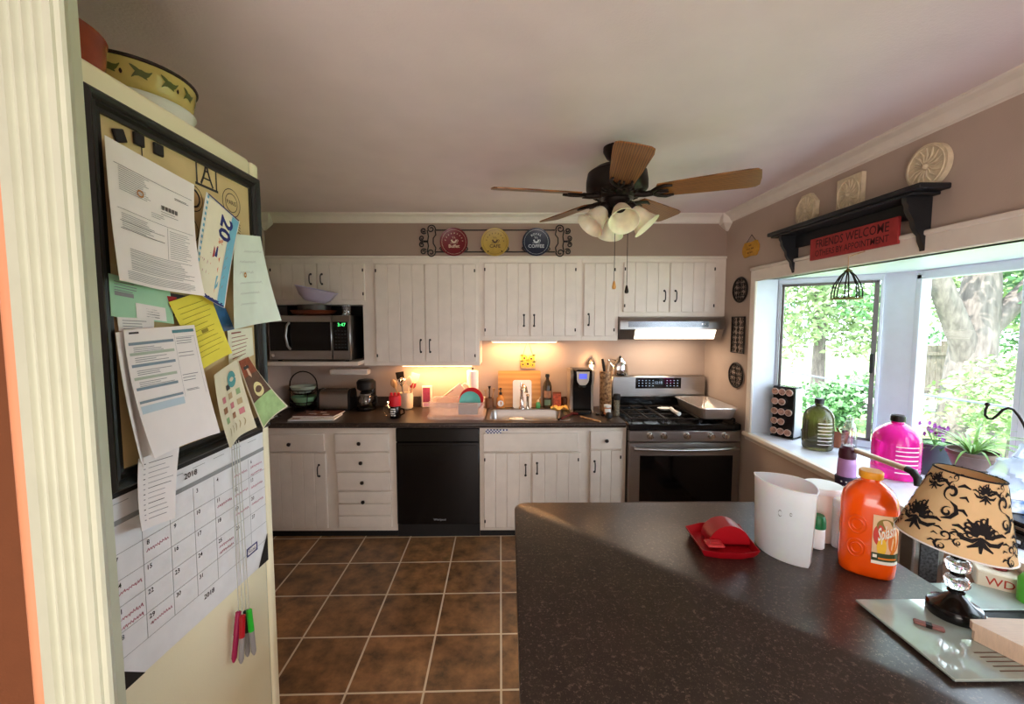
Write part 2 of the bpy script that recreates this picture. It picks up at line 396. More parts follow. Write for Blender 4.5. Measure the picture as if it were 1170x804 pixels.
for p, poly in ((PB, [(-.075, .075), (-.01, -.085), (.07, -.085), (.07, .07), (-.02, .13)]), (PC, [(-.075, -.075), (-.01, .085), (.07, .085), (.07, -.07), (-.02, -.13)])):
    b.prism([(p.x+a, p.y+c) for a, c in poly], lambda x, y, z: Vector((x, y, z)), SZ, HZ)
b.prism([(PB.x-.012, PB.y-.095), (PB.x-.012, PB.y-.05), (PB.x+.03, PB.y-.05), (PB.x+.03, PB.y-.095)], lambda x, y, z: Vector((x, y, z)), SZ, HZ)
struct('trim_14', b, M_winw)['label'] = 'white corner posts of the bay'
def pane(name, a, c, frame_m, fw, nose=0, bottom=SZ+.03):
    """one sash between plan points a and c"""
    a, c = Vector(a), Vector(c); d = (c-a); L = d.length; d.normalize(); n = Vector((-d.y, d.x, 0))
    fn = lambda s, t, z: a+d*s+n*t+Vector((0, 0, z))
    mx = Matrix(((d.x, n.x, 0, a.x), (d.y, n.y, 0, a.y), (0, 0, 1, 0), (0, 0, 0, 1)))
    b = MB(); z0, z1 = SZ, HZ
    b.box(0, L, -.02, .03, z0, bottom+fw, 0, .004, mx); b.box(0, L, -.02, .03, z1-fw-.02, z1, 0, .004, mx)
    b.box(0, fw, -.02, .03, bottom, z1-.02, 0, .004, mx); b.box(L-fw, L, -.02, .03, bottom, z1-.02, 0, .004, mx)
    if nose:   # dark screen frame inside
        q = fw+.004; e = .016
        b.box(q, q+e, -.026, -.01, bottom+fw, z1-fw-.02, 1, 0, mx); b.box(L-q-e*1.5, L-q, -.026, -.01, bottom+fw, z1-fw-.02, 1, 0, mx)
        b.box(q, L-q, -.026, -.01, z1-fw-.036, z1-fw-.02, 1, 0, mx); b.box(q, L-q, -.026, -.01, bottom+fw, bottom+fw+.016, 1, 0, mx)
        b.box(L-q-e*1.6, L-q-e*.4, -.05, -.026, 1.30, 1.42, 2, .004, mx)
    o = struct(name, b, [frame_m, mat('dark_screen_frame', srgb(110, 104, 104), .5), M_blackm])
    g = MB().box(fw, L-fw, .002, .006, bottom+fw, z1-fw-.02, 0, 0, mx)
    struct('pane', g, M_glass, o)
    return o
def lerp(a, c, t): return a+(c-a)*t
dd = (PB-PA).normalized()
pane('window_1', PA+dd*.018, PB-dd*.09, M_winw, .018, 1)
yy = [PB.y-.085, 1.90, 1.86, PC.y+.085]
pane('window_2', (2.325, yy[0], 0), (2.325, yy[1], 0), M_winw, .03)
pane('window_3', (2.325, yy[2], 0), (2.325, yy[3], 0), M_winw, .03)
ee = (PD-PC).normalized()
pane('window_4', PC+ee*.09, PD-ee*.018, M_winw, .018, 1)
struct('trim_15', MB().box(2.30, 2.37, yy[2], yy[1], SZ, HZ, bev=.004), M_winw)['label'] = 'white mullion between the centre panes'
# ------------------------------------------------------------------ outdoors
LZ = -.71
M_lawn = mat('lawn', srgb(150, 178, 110), .9, noise=.3, nscale=3, bump=.3, bscale=40)
M_fol1 = mat('pale_sunlit_foliage', srgb(140, 164, 112), .6, noise=.25, nscale=2)
M_fol2 = mat('mid_green_foliage', srgb(88, 132, 80), .6, noise=.3, nscale=2)
M_fol3 = mat('blue_green_foliage', srgb(78, 128, 100), .6, noise=.3, nscale=2)
M_bark = mat('grey_bark', srgb(112, 104, 98), .9, noise=.3, nscale=14, bump=.5, bscale=20, stretch=(1, 1, .25))
M_fence = mat('weathered_fence_boards', srgb(112, 104, 92), .85, noise=.25, nscale=8, stretch=(4, 4, .5))
M_drive = mat('pale_gravel', srgb(225, 218, 204), .95, noise=.15, nscale=30)
struct('ground_lawn', MB().box(1.9, 40, -6, 40, LZ-.1, LZ), M_lawn)['category'] = 'ground'
struct('ground_path', MB().box(3, 40, 10.9, 15.5, LZ-.02, LZ+.015), M_drive)['category'] = 'ground'
solo('stone_edging', MB().box(4, 22, 10.7, 10.9, LZ, LZ+.16, bev=.02), mat('grey_edging_stone', srgb(150, 150, 155), .8, noise=.1), 'low grey stone edging along the pale path outside the bay window', 'edging')
def foliage(b, c, r, n, sz, seed, m=0):
    rnd = random.Random(seed)
    lobes = [(Vector((rnd.uniform(-.75, .75)*r[0], rnd.uniform(-.75, .75)*r[1], rnd.uniform(-.6, .8)*r[2])), rnd.uniform(.3, .55)) for _ in range(16)]
    for _ in range(n):
        lc, lr = rnd.choice(lobes)
        d = Vector((rnd.gauss(0, 1), rnd.gauss(0, 1), rnd.gauss(0, 1))).normalized()
        p = Vector(c)+lc+Vector((d.x*r[0], d.y*r[1], d.z*r[2]))*lr*rnd.uniform(.75, 1.05)
        a = Vector((rnd.gauss(0, 1), rnd.gauss(0, 1), rnd.gauss(0, .6))).normalized(); e = (d+Vector((rnd.gauss(0, .5), rnd.gauss(0, .5), rnd.gauss(0, .5)))).cross(a).normalized()
        a = a*sz*rnd.uniform(.6, 1.2); e = e*sz*.45
        b.face([p-a, p+e, p+a, p-e], m)
    return b
def tree(name, label, x, y, trunk_r, h, crowns, ms, lean=0, group=None):
    t = thing(name, label, 'tree' if 'tree' in name else 'shrub', (x, y, LZ), group=group)
    b = MB()
    b.tube([(x, y, LZ), (x+lean*.3, y, LZ+h*.35), (x+lean, y, LZ+h*.7), (x+lean*1.6, y, LZ+h)], [trunk_r*1.25, trunk_r, trunk_r*.8, trunk_r*.4], 12)
    b.tube([(x+lean*.25, y, LZ+h*.2), (x-trunk_r*.5, y-.05, LZ+h*.45), (x-trunk_r*2.6, y-.2, LZ+h*.75), (x-trunk_r*4, y-.3, LZ+h*1.0)], [trunk_r*.5, trunk_r*.62, trunk_r*.5, trunk_r*.25], 10)
    b.tube([(x+lean*.3, y, LZ+h*.25), (x+lean*.8+trunk_r*.5, y-.05, LZ+h*.52), (x+trunk_r*3, y-.3, LZ+h*.8), (x+trunk_r*5, y-.2, LZ+h)], [trunk_r*.4, trunk_r*.55, trunk_r*.4, trunk_r*.2], 10)
    wpart('trunk', b, M_bark, t)
    b = MB()
    for i, (c, r, n, sz) in enumerate(crowns): foliage(b, c, r, n, sz, hash((x, i)) % 9999)
    b.build('foliage', ms, t, org=t.location, flip=False)
    return t
tp = at(1108, 400, Y=8.3)
tree('oak_tree', 'large grey forked tree trunk seen through the centre pane', tp.x, 8.3, .36, 4.2, [((tp.x-.2, 8.6, 3.9), (2.4, 2.0, 1.1), 2600, .11), ((tp.x+1.4, 8.0, 2.2), (1.0, .8, .7), 700, .1), ((tp.x-1.3, 8.4, 2.2), (.7, .8, .8), 450, .1)], M_fol2, .12)
tree('maple_tree', 'pale leafy tree filling the left pane behind the wire lantern', 9.6, 13.2, .16, 5, [((9.6, 13.0, 2.3), (2.2, 1.4, 2.2), 4600, .12)], M_fol1)
tree('dogwood_tree', 'blue green tree at the upper left of the left window pane', 10.0, 18.5, .14, 5, [((10.0, 18.5, 3.4), (2.6, 1.7, 2.2), 3600, .12)], M_fol3)
tree('birch_tree', 'light crowned tree behind the fence at the right of the view', 14.5, 10.5, .15, 5.5, [((14.0, 10.6, 2.8), (2.6, 2.0, 2.2), 4200, .13)], M_fol1)
tree('leafy_shrub', 'low green shrub on the lawn near the left pane edge', 7.4, 9.3, .05, .6, [((7.4, 9.3, -.2), (1.0, .7, .55), 1600, .09)], M_fol2, group=None)
tree('hydrangea_shrub', 'round pale shrub at the right edge in front of the large grey trunk', 8.4, 7.0, .05, .8, [((8.4, 7.0, .1), (1.1, .8, .85), 2200, .07)], M_fol1)
tree('hedge_shrub', 'wide green hedge clump behind the large trunk', 20, 16.5, .06, 1.0, [((20, 16.5, 1.3), (4.4, 1.2, 2.0), 3600, .15)], M_fol2)
b = MB(); f0 = at(1050, 430, Y=12.0).x
ft = thing('board_fence', 'weathered wooden board fence beyond the centre pane', 'fence', (f0, 12, LZ))
for i in range(9): b.box(f0+i*.155, f0+i*.155+.145, 12, 12.02, LZ+.05, LZ+1.62+.02*(i % 2), 0, .004)
wpart('boards', b, M_fence, ft)
for z in (LZ+.35, LZ+1.35): wpart('rail', MB().box(f0-.05, f0+1.5, 11.96, 12.0, z, z+.09, bev=.004), M_fence, ft)
for x in (f0-.06, f0+.68, f0+1.42): wpart('post', MB().box(x, x+.1, 12.02, 12.12, LZ, LZ+1.75, bev=.005), M_fence, ft)
q0, q1 = at(893, 423, Y=5.6), at(1166, 467, Y=3.4)
b = MB().tube([q0+Vector((-.4, .3, .02)), q0, lerp(q0, q1, .5)-Vector((0, 0, .02)), q1, q1+Vector((.5, -.7, -.06))], .011, 6)
solo('yard_line', b, mat('pale_line', srgb(84, 90, 104), .6), 'grey line strung across the yard just outside the bay panes', 'line')
# ================================================================== CABINETRY
CABM = [M_cab]
def plank_door(x0, x1, z0, z1, yf, n, t=.019):
    """vertical boards with v-grooves, front face at yf"""
    b = MB(); b.box(x0, x1, yf+.004, yf+t, z0, z1)
    wd = (x1-x0)/n
    for i in range(n): b.box(x0+i*wd+.0018, x0+(i+1)*wd-.0018, yf, yf+.008, z0, z1, 0, .0028)
    return b
def flat_front(x0, x1, z0, z1, yf, t=.019): return MB().box(x0, x1, yf, yf+t, z0, z1, 0, .003)
def pull(x, z, yf, L=.10, r=.0042):
    b = MB()
    pts = [(x, yf, z-L/2), (x, yf-.022, z-L/2+.006), (x, yf-.028, z-L/2+.02), (x, yf-.028, z+L/2-.02), (x, yf-.022, z+L/2-.006), (x, yf, z+L/2)]
    b.tube(pts, r, 8); b.lathe([(.009, 0), (.008, .003), (.004, .004)], (x, yf, z-L/2), 12, mx=Matrix.Rotation(PI/2, 4, 'X')); b.lathe([(.009, 0), (.008, .003), (.004, .004)], (x, yf, z+L/2), 12, mx=Matrix.Rotation(PI/2, 4, 'X'))
    return b
def knob(x, z, yf):
    return MB().lathe([(.006, 0), (.005, .010), (.012, .016), (.0145, .022), (.012, .028), (.004, .031)], (x, yf, z), 16, mx=Matrix.Rotation(PI/2, 4, 'X'))
def hinge(x, z, yf): return MB().box(x-.005, x+.005, yf-.004, yf, z-.012, z+.012, 0, .0012)
def carcass(x0, x1, y0, y1, z0, z1, t=.018, front=True, rails=None):
    b = MB()
    b.box(x0, x0+t, y0, y1, z0, z1); b.box(x1-t, x1, y0, y1, z0, z1)
    b.box(x0+t, x1-t, y0+t, y1, z0, z0+t); b.box(x0+t, x1-t, y1-.006, y1, z0+t, z1)
    if front: b.box(x0+t, x1-t, y0, y0+t, z0, z1, 0, 0)
    return b
def add_door(root, x0, x1, z0, z1, yf, n, hx=None, hz=None, hin=None, L=.10):
    d = wpart('door', plank_door(x0, x1, z0, z1, yf, n), M_cab, root)
    if hx is not None: wpart('handle', pull(hx, hz, yf, L), M_iron, root, d)
    if hin is not None:
        for z in (z0+.05, z1-.05): wpart('hinge', hinge(hin, z, yf), M_iron, root, d)
    return d
YF = YU-.019
zc = lambda v: vz(v, YU-.01); xc = lambda u: ux(u, YU-.01)
# unit over the microwave niche
r = thing('wall_cabinet', 'cream plank-door wall cabinet with the microwave niche, beside the refrigerator', 'cabinet', (xc(366), YU, zc(416)), group=None)
xa, xb = XL+.002, xc(428)
zs, zn, zb = ZS-.001, zc(348), zc(411)
b = MB()
b.box(xa, xb, YU, YB-.002, zn, zs); b.box(xc(416), xb, YU, YB-.002, zc(417.5), zn); b.box(xa, xc(416), YB-.02, YB-.002, zb, zn)
wpart('body', b, M_cab, r)
wpart('niche_lining', MB().box(xa, xc(416)-.001, YB-.024, YB-.0205, zb, zn).box(xc(416)-.004, xc(416)-.0005, YU+.01, YB-.024, zb, zn-.003), M_blackm, r, label='black niche lining')
ysh = YU-.17
b = MB().prism([(xa, YB-.03), (xc(416)-.001, YB-.03), (xc(416)-.001, YU+.005), (ux(409, ysh), ysh), (xa, ysh)], lambda x, y, z: Vector((x, y, z)), zb-.028, zb)
wpart('shelf', b, M_cab, r)
add_door(r, xc(313), xc(365), zc(343), zc(301.3), YF, 4, xc(359), zc(319), xc(314), .075)
add_door(r, xc(366.6), xc(419), zc(343), zc(301.3), YF, 4, xc(371.5), zc(319), xc(417.5), .075)
# tall double unit
r = thing('wall_cabinet', 'tall double-door cream wall cabinet directly above the dish rack', 'cabinet', (xc(488), YU, zc(417)))
wpart('body', MB().box(xb+.001, xc(548), YU, YB-.002, zc(417.5), zs), M_cab, r)
add_door(r, xc(430.6), xc(486.2), zc(413.2), zc(301.9), YF, 4, xc(481.5), zc(395), xc(432), .095)
add_door(r, xc(487), xc(544.5), zc(413.2), zc(301.9), YF, 4, xc(492), zc(395), xc(543), .095)
# above the sink
r = thing('wall_cabinet', 'cream wall cabinet with two doors above the sink', 'cabinet', (xc(606), YU, zc(389)))
wpart('body', MB().box(xc(548)+.001, xc(664), YU, YB-.002, zc(389), zs), M_cab, r)
add_door(r, xc(553.4), xc(604.3), zc(384), zc(300.5), YF, 4, xc(598.5), zc(366), xc(554.5), .085)
add_door(r, xc(605.5), xc(658), zc(384), zc(300.5), YF, 4, xc(610), zc(366), xc(656.5), .085)
r = thing('wall_cabinet', 'narrow single-door cream wall cabinet left of the range hood', 'cabinet', (xc(684), YU, zc(389)))
wpart('body', MB().box(xc(664)+.001, xc(705.5), YU, YB-.002, zc(389), zs), M_cab, r)
add_door(r, xc(666), xc(702), zc(384), zc(300.5), YF, 3, xc(671.5), zc(365), xc(700.5), .085)
r = thing('wall_cabinet', 'short double-door cream wall cabinet above the range hood', 'cabinet', (xc(762), YU, zc(361)))
wpart('body', MB().box(xc(705.5)+.001, XR-.002, YU, YB-.002, zc(361.4), zs), M_cab, r)
add_door(r, xc(710.5), xc(762), zc(356.4), zc(299.8), YF, 4, xc(756.5), zc(338), xc(712), .08)
add_door(r, xc(763), xc(814), zc(356.4), zc(299.8), YF, 4, xc(769), zc(338), xc(812.5), .08)
# ------------------------------------------------------------------ base units
YDF = YD-.019; zd = lambda v: vz(v, YDF); xd = lambda u: ux(u, YDF, 550)
ZT = ZW-.038                        # underside of worktop
def base(name, label, u0, u1, x0=None):
    x0 = xd(u0) if x0 is None else x0; x1 = xd(u1)
    r = thing(name, label, 'cabinet', ((x0+x1)/2, YD, 0))
    b = carcass(x0+.001, x1-.001, YD, YB-.003, zd(606.8), ZT)
    wpart('body', b, M_cab, r)
    wpart('toe_kick', MB().box(x0+.001, x1-.001, YD+.002, YD+.02, 0, zd(606.8)-.0005), M_blackm, r, label='dark toe kick')
    return r
r = base('base_cabinet', 'cream base cabinet with one drawer over a plank door and a stack of four drawers', 300, 453, XL+.002)
def drawer(r, u0, u1, v0, v1, ku, kv, n=0):
    b = flat_front(xd(u0), xd(u1), zd(v1), zd(v0), YDF)
    if n:
        b = MB().box(xd(u0), xd(u1), YDF+.012, YD-.0003, zd(v1)+.002, zd(v0)-.002)
        for k in range(n): b.box(xd(u0), xd(u1), YDF, YDF+.0125, lerp(zd(v0), zd(v1), k/n)-.003, lerp(zd(v0), zd(v1), (k+1)/n)+.003, 0, .003)
    d = wpart('drawer', b, M_cab, r)
    wpart('knob', knob(xd(ku), zd(kv), YDF), M_iron, r, d)
drawer(r, 307, 371.5, 495.8, 515, 333, 506.5)
add_door(r, xd(307), xd(372.7), zd(603), zd(517), YDF, 5, xd(365), zd(537), None, .085)
drawer(r, 383.5, 445, 495.6, 515.6, 412, 505.7)
drawer(r, 384, 445.3, 517.2, 537.6, 413.5, 527.8)
drawer(r, 385, 446, 539.4, 559.6, 414.5, 550)
drawer(r, 385.5, 446.5, 561, 602.5, 415, 572, 3)
r = base('base_cabinet', 'cream sink base cabinet with plank doors and a small drawer beside the range', 548, 715.3)
wpart('false_front', flat_front(xd(552.6), xd(660.3), zd(516), zd(495), YDF), M_cab, r)
add_door(r, xd(552.6), xd(606), zd(602.7), zd(517.5), YDF, 4, xd(600.5), zd(537), xd(554), .08)
add_door(r, xd(608), xd(663), zd(602.7), zd(517.5), YDF, 4, xd(613.5), zd(535), xd(660.5), .08)
drawer(r, 674, 710, 492.7, 513, 692, 503)
add_door(r, xd(674), xd(709.5), zd(602.7), zd(514.7), YDF, 3, xd(679), zd(533), xd(708.5), .08)
# ------------------------------------------------------------------ dishwasher
x0, x1 = xd(453)+.002, xd(548)-.002
r = thing('dishwasher', 'black dishwasher between the cream base cabinets', 'dishwasher', ((x0+x1)/2, YD, 0))
wpart('tub', MB().box(x0, x1, YD+.03, YB-.01, .11, ZT-.002), M_blackm, r)
d = wpart('door', MB().box(x0, x1, YD-.022, YD+.03, .10, zd(505), 0, .004).box(x0+.02, x1-.02, YD-.026, YD-.02, zd(511), zd(508.5), 0, .001), M_black, r)
wpart('control_panel', MB().box(x0, x1, YD-.026, YD+.03, zd(504.4), ZT-.003, 0, .005), M_black, r)
wpart('kick_plate', MB().box(x0, x1, YD-.004, YD+.01, .0, .099), M_blackm, r)
tx, tz = xd(502), zd(593)
wpart('badge', MB().text('Whirlpool', lambda s, t: Vector((tx+s, YD-.0226, tz+t)), .022), mat('badge_silver', srgb(170, 170, 172), .5), r, d, 'small pale script badge')
# ------------------------------------------------------------------ worktop with sink cut-out
SX0, SX1, SY0, SY1 = ux(557, 3.17, 482), ux(651, 3.17, 482), 3.175, 3.585
xw = ux(715.3, YC, 486)
b = MB()
def topbox(b, xa, xb, ya, yb): b.box(xa, xb, ya, yb, ZT, ZW, 0, 0)
topbox(b, XL+.002, SX0+.012, YC+.006, YB-.002); topbox(b, SX1-.012, xw, YC+.006, YB-.002)
topbox(b, SX0+.012, SX1-.012, YC+.006, SY0+.012); topbox(b, SX0+.012, SX1-.012, SY1-.012, YB-.002)
b.tube([(XL+.002, YC+.019, (ZT+ZW)/2), (xw, YC+.019, (ZT+ZW)/2)], .019, 16)
ct = solo('countertop', b, M_lam, 'dark speckled worktop running under the wall cabinets from refrigerator to range', 'countertop', org=(-.5, 3.4, ZT))
bs = solo('backsplash_strip', MB().box(XL+.002, ux(480, 3.7), YB-.022, YB-.002, ZW+.0005, ZW+.09, 0, .003), M_lam, 'dark speckled upstand behind the toaster and crock', 'backsplash')
# sink
r = thing('kitchen_sink', 'stainless steel drop-in sink set in the worktop', 'sink', ((SX0+SX1)/2, (SY0+SY1)/2, ZW-.17))
b = MB()
def rr(x0, x1, y0, y1, z, rad, n=5):
    out = []
    for cx, cy, a in ((x1-rad, y1-rad, 0), (x0+rad, y1-rad, 90), (x0+rad, y0+rad, 180), (x1-rad, y0+rad, 270)):
        out += [Vector((cx+rad*math.cos(math.radians(a+90*i/n)), cy+rad*math.sin(math.radians(a+90*i/n)), z)) for i in range(n+1)]
    return out
b.ring([rr(SX0-.012, SX1+.012, SY0-.012, SY1+.03, ZW+.0006, .05), rr(SX0-.010, SX1+.010, SY0-.010, SY1+.028, ZW+.005, .05), rr(SX0+.014, SX1-.014, SY0+.014, SY1-.014, ZW+.004, .05),
        rr(SX0+.018, SX1-.018, SY0+.018, SY1-.018, ZW-.004, .05), rr(SX0+.026, SX1-.026, SY0+.026, SY1-.026, ZW-.145, .05), rr(SX0+.06, SX1-.06, SY0+.06, SY1-.06, ZW-.165, .04)], 0, True, False, True)
wpart('basin', b, M_steel, r)
wpart('drain', MB().lathe([(.04, 0), (.042, .003), (.03, .004), (.025, -.001)], ((SX0+SX1)/2, (SY0+SY1)/2, ZW-.164), 24), M_chrome, r)
fx = ux(596, 3.60, 460); fy = SY1+.008; fz = ZW+.0055
r = thing('faucet', 'chrome faucet with arched spout behind the sink', 'faucet', (fx, fy, fz))
b = MB().lathe([(.028, 0), (.026, .01), (.018, .02), (.016, .09), (.017, .1)], (fx, fy, fz), 20)
b.tube([(fx, fy, fz+.09), (fx, fy-.005, fz+.17), (fx+.012, fy-.04, fz+.205), (fx+.03, fy-.085, fz+.19), (fx+.036, fy-.10, fz+.15)], [.013, .012, .012, .013, .015], 12)
wpart('spout', b, M_chrome, r)
wpart('lever', MB().tube([(fx, fy, fz+.16), (fx-.006, fy+.004, fz+.20), (fx-.004, fy+.006, fz+.225)], [.009, .008, .006], 10).ball((fx, fy, fz+.16), .015), M_chrome, r)
wpart('side_spray', MB().tube([(fx+.05, fy, fz), (fx+.05, fy, fz+.03), (fx+.05, fy-.006, fz+.08), (fx+.05, fy-.03, fz+.12)], [.016, .011, .011, .014], 12), M_chrome, r)
# ------------------------------------------------------------------ peninsula
px0 = at(588, 580, Z=ZP).x; px1 = 1.146; py1 = at(700, 573, Z=ZP).y; py0 = .42
b = MB()
def pen_poly(e):
    rad = .05
    p = [(px0+e, py0+e), (px1-e, py0+e), (px1-e, py1-e)]
    return p+[(px0+e+rad*(1-math.cos(math.radians(a))) if False else px0+e+rad-rad*math.sin(math.radians(a)), py1-e-rad+rad*math.cos(math.radians(a))) for a in range(0, 91, 15)]
def lift(poly, z): return [Vector((x, y, z)) for x, y in poly]
b.ring([lift(pen_poly(.006), ZP-.04), lift(pen_poly(0), ZP-.034), lift(pen_poly(0), ZP-.006), lift(pen_poly(.002), ZP-.002), lift(pen_poly(.006), ZP)], 0, True, True, True)
solo('peninsula_countertop', b, M_lam, 'large dark speckled peninsula worktop in the foreground', 'countertop', org=((px0+px1)/2, 1, ZP-.04))
r = thing('peninsula_cabinet', 'cream peninsula cabinet under the dark foreground worktop', 'cabinet', (.58, 1, 0))
wpart('body', MB().box(px0+.04, px1-.2, py0+.05, py1-.04, .10, ZP-.0405), M_cab, r)
wpart('toe_kick', MB().box(px0+.09, px1-.25, py0+.1, py1-.09, 0, .0995), M_blackm, r)
# ================================================================== APPLIANCES
# range
rx0, rx1, ry0, ry1 = .874, 1.690, YC-.02, YB-.012
yo = ry0
zr = lambda v: vz(v, yo); xr = lambda u: ux(u, yo, 500)
r = thing('range', 'stainless steel gas range with black glass oven door', 'stove', ((rx0+rx1)/2, ry0, 0))
zt = zr(484.5)
wpart('body', MB().box(rx0, rx1, yo+.03, ry1-.0, .05, zr(492), 0, .004), M_dsteel, r)
wpart('cooktop', MB().box(rx0-.004, rx1+.004, yo-.01, ry1-.07, zr(491.5), zt, 0, .006), M_black, r)
cp = wpart('control_panel', MB().box(rx0, rx1, yo-.012, yo+.03, zr(504.5), zr(492), 0, .004), M_steel, r)
for u in (742, 757.5, 784, 811.5, 827.5):
    x, z = xr(u), zr(497.5)
    kb = MB().lathe([(.024, 0), (.024, .006), (.021, .009), (.020, .026), (.017, .03), (.003, .031)], (x, yo-.012, z), 24, mx=Matrix.Rotation(PI/2, 4, 'X')).box(x-.004, x+.004, yo-.048, yo-.04, z-.018, z+.018, 0, .001)
    wpart('knob', kb, M_chrome, r, cp)
d = wpart('oven_door', MB().box(rx0+.002, rx1-.002, yo-.012, yo+.03, .21, zr(505.5), 0, .004), M_steel, r)
wpart('window', MB().box(xr(731), xr(837), yo-.0145, yo-.011, .29, zr(520), 0, .001), M_glassblk, r, d, 'black oven glass')
hz = zr(511)
pts = [(lerp(rx0+.025, rx1-.025, i/12), yo-.045-.018*math.sin(PI*i/12), hz-.006*math.sin(PI*i/12)) for i in range(13)]
hb = MB().tube(pts, .0125, 12)
for x in (rx0+.04, rx1-.04): hb.tube([(x, yo-.01, hz), (x, yo-.048, hz)], .010, 10)
wpart('handle', hb, M_steel, r, d)
wpart('storage_drawer', MB().box(rx0+.002, rx1-.002, yo-.008, yo+.03, .06, .20, 0, .004), M_steel, r)
yb = ry1-.07
bx0, bx1 = ux(704, yb, 440), ux(806, yb, 440)
zb0, zb1 = vz(454, yb), vz(429, yb)
bg = wpart('backguard', MB().box(rx0, bx1, yb, ry1, zt-.02, zb0, 1, .003).box(rx0, bx1, yb-.012, ry1, zb0, zb1, 0, .012), [M_steel, M_black], r)
dp = wpart('display', MB().box(ux(726, yb), ux(778, yb), yb-.0135, yb-.011, vz(443.5, yb), vz(431.5, yb), 0, .001), M_glassblk, r, bg, 'black clock display')
b = MB()
for i in range(12):
    for j in range(3):
        if 4 < i < 8: continue
        xx = lerp(ux(728, yb), ux(776, yb), (i+.5)/12); z_ = lerp(vz(442, yb), vz(433, yb), (j+.5)/3)
        b.face([(xx-.005, yb-.0138, z_-.003), (xx+.005, yb-.0138, z_-.003), (xx+.005, yb-.0138, z_+.003), (xx-.005, yb-.0138, z_+.003)])
b.text('12:18', lambda s, t: Vector((ux(752, yb)+s, yb-.0138, vz(437, yb)+t)), .03)
wpart('keypad', b, mat('keypad_print', srgb(150, 165, 185), .5, emit=srgb(150, 180, 215), estr=.4), r, dp)
# burners and grates
gz = zt+.002
for k in range(3):
    gx0 = rx0+.03+k*.257; gx1 = gx0+.245; b = MB(); H = .032
    for x in (gx0, gx1): b.box(x-.006, x+.006, yo+.03, yb-.03, gz+H-.012, gz+H, 0, .003)
    for i in range(4):
        y = lerp(yo+.04, yb-.04, i/3); b.box(gx0, gx1, y-.006, y+.006, gz+H-.012, gz+H, 0, .003)
    xm = (gx0+gx1)/2; b.box(xm-.006, xm+.006, yo+.03, yb-.03, gz+H-.012, gz+H, 0, .003)
    for x in (gx0, gx1):
        for y in (yo+.035, yb-.035): b.box(x-.007, x+.007, y-.007, y+.007, gz, gz+H-.01, 0, .002)
    wpart('grate', b, M_iron, r)
for x in (rx0+.15, rx1-.15):
    for y in (yo+.17, yb-.16):
        wpart('burner', MB().lathe([(.05, 0), (.048, .006), (.034, .008), (.034, .014), (.03, .018), (.002, .019)], (x, y, zt), 24), M_blackm, r)
# range hood
hx0, hx1 = rx0-.008, XR-.02
yh = YU-.055; zh = lambda v: vz(v, yh)
r = thing('range_hood', 'stainless steel range hood with lit lens above the range', 'range hood', ((hx0+hx1)/2, YU, zh(388)))
zt_, zl, zbm = zc(361.4)-.001, zh(376), zh(388)
pr = [(YB-.01, zt_), (yh+.05, zt_), (yh+.018, zt_-.006), (yh+.003, zt_-.022), (yh, zt_-.05), (yh, zl), (yh+.02, zl-.004), (yh+.06, zbm), (YB-.01, zbm)]
wpart('shell', MB().prism(pr, lambda y, z, d: Vector((d, y, z)), hx0, hx1), M_steel, r)
wpart('control_strip', MB().box(ux(717, yh), ux(808, yh), yh-.002, yh+.004, zh(373.5), zh(367), 0, .001), mat('hood_control_strip', srgb(120, 120, 122), .25, metal=1), r)
b = MB(); b.prism([(yh+.018, zl-.006), (yh+.056, zbm+.003), (yh+.058, zbm+.003), (yh+.022, zl-.006)], lambda y, z, d: Vector((d, y-.004, z)), ux(726, yh), ux(818, yh))
wpart('light_lens', b, M_hoodlens, r)
for u in (800.5, 803.5): wpart('button', MB().cyl((ux(u, yh), yh-.006, zh(370)), (ux(u, yh), yh, zh(370)), .0045), M_chrome, r)
lamp('hood_light', 'AREA', ((hx0+hx1)/2, 3.5, zbm-.01), 3.2, (1, .80, .60), .5, target=((hx0+hx1)/2, 3.5, 0), size_y=.2)
# microwave
ym = YU-.15; mx0, mx1 = ux(307, ym, 390), ux(400.5, ym, 390); mz0, mz1 = zb+.012, vz(360, ym)
zmv = lambda v: vz(v, ym); xm_ = lambda u: ux(u, ym, 390)
r = thing('microwave', 'stainless countertop microwave standing on the niche shelf', 'microwave', ((mx0+mx1)/2, ym, zb))
wpart('body', MB().box(mx0, mx1, ym+.02, YB-.06, mz0, mz1, 0, .004), M_dsteel, r)
d = wpart('door', MB().box(mx0, xm_(379.5), ym-.004, ym+.02, mz0, mz1, 0, .006), M_steel, r)
wpart('window', MB().box(mx0+.012, xm_(378.5), ym-.007, ym-.003, zmv(400.5), zmv(367.5), 0, .001), M_glassblk, r, d, 'black door glass')
hp = [(xm_(332)+.0, ym-.006, zmv(398.5)), (xm_(331), ym-.03, zmv(395)), (xm_(329.3), ym-.038, zmv(384)), (xm_(330.5), ym-.03, zmv(372)), (xm_(331.5), ym-.006, zmv(368.5))]
wpart('handle', MB().tube(hp, .009, 10), M_steel, r, d)
c_ = wpart('control_panel', MB().box(xm_(380), mx1, ym-.004, ym+.02, mz0, mz1, 0, .005).box(xm_(381), xm_(398), ym-.006, ym-.003, zmv(400.5), zmv(367.5), 1, .001), [M_steel, M_glassblk], r)
b = MB()
for i in range(4):
    for j in range(6):
        xx, z_ = lerp(xm_(382.5), xm_(397), (i+.5)/4), lerp(zmv(399), zmv(376), (j+.5)/6)
        b.face([(xx-.007, ym-.0064, z_-.003), (xx+.007, ym-.0064, z_-.003), (xx+.007, ym-.0064, z_+.003), (xx-.007, ym-.0064, z_+.003)])
wpart('keypad', b, mat('dim_keypad', srgb(52, 58, 56), .5), r, c_)
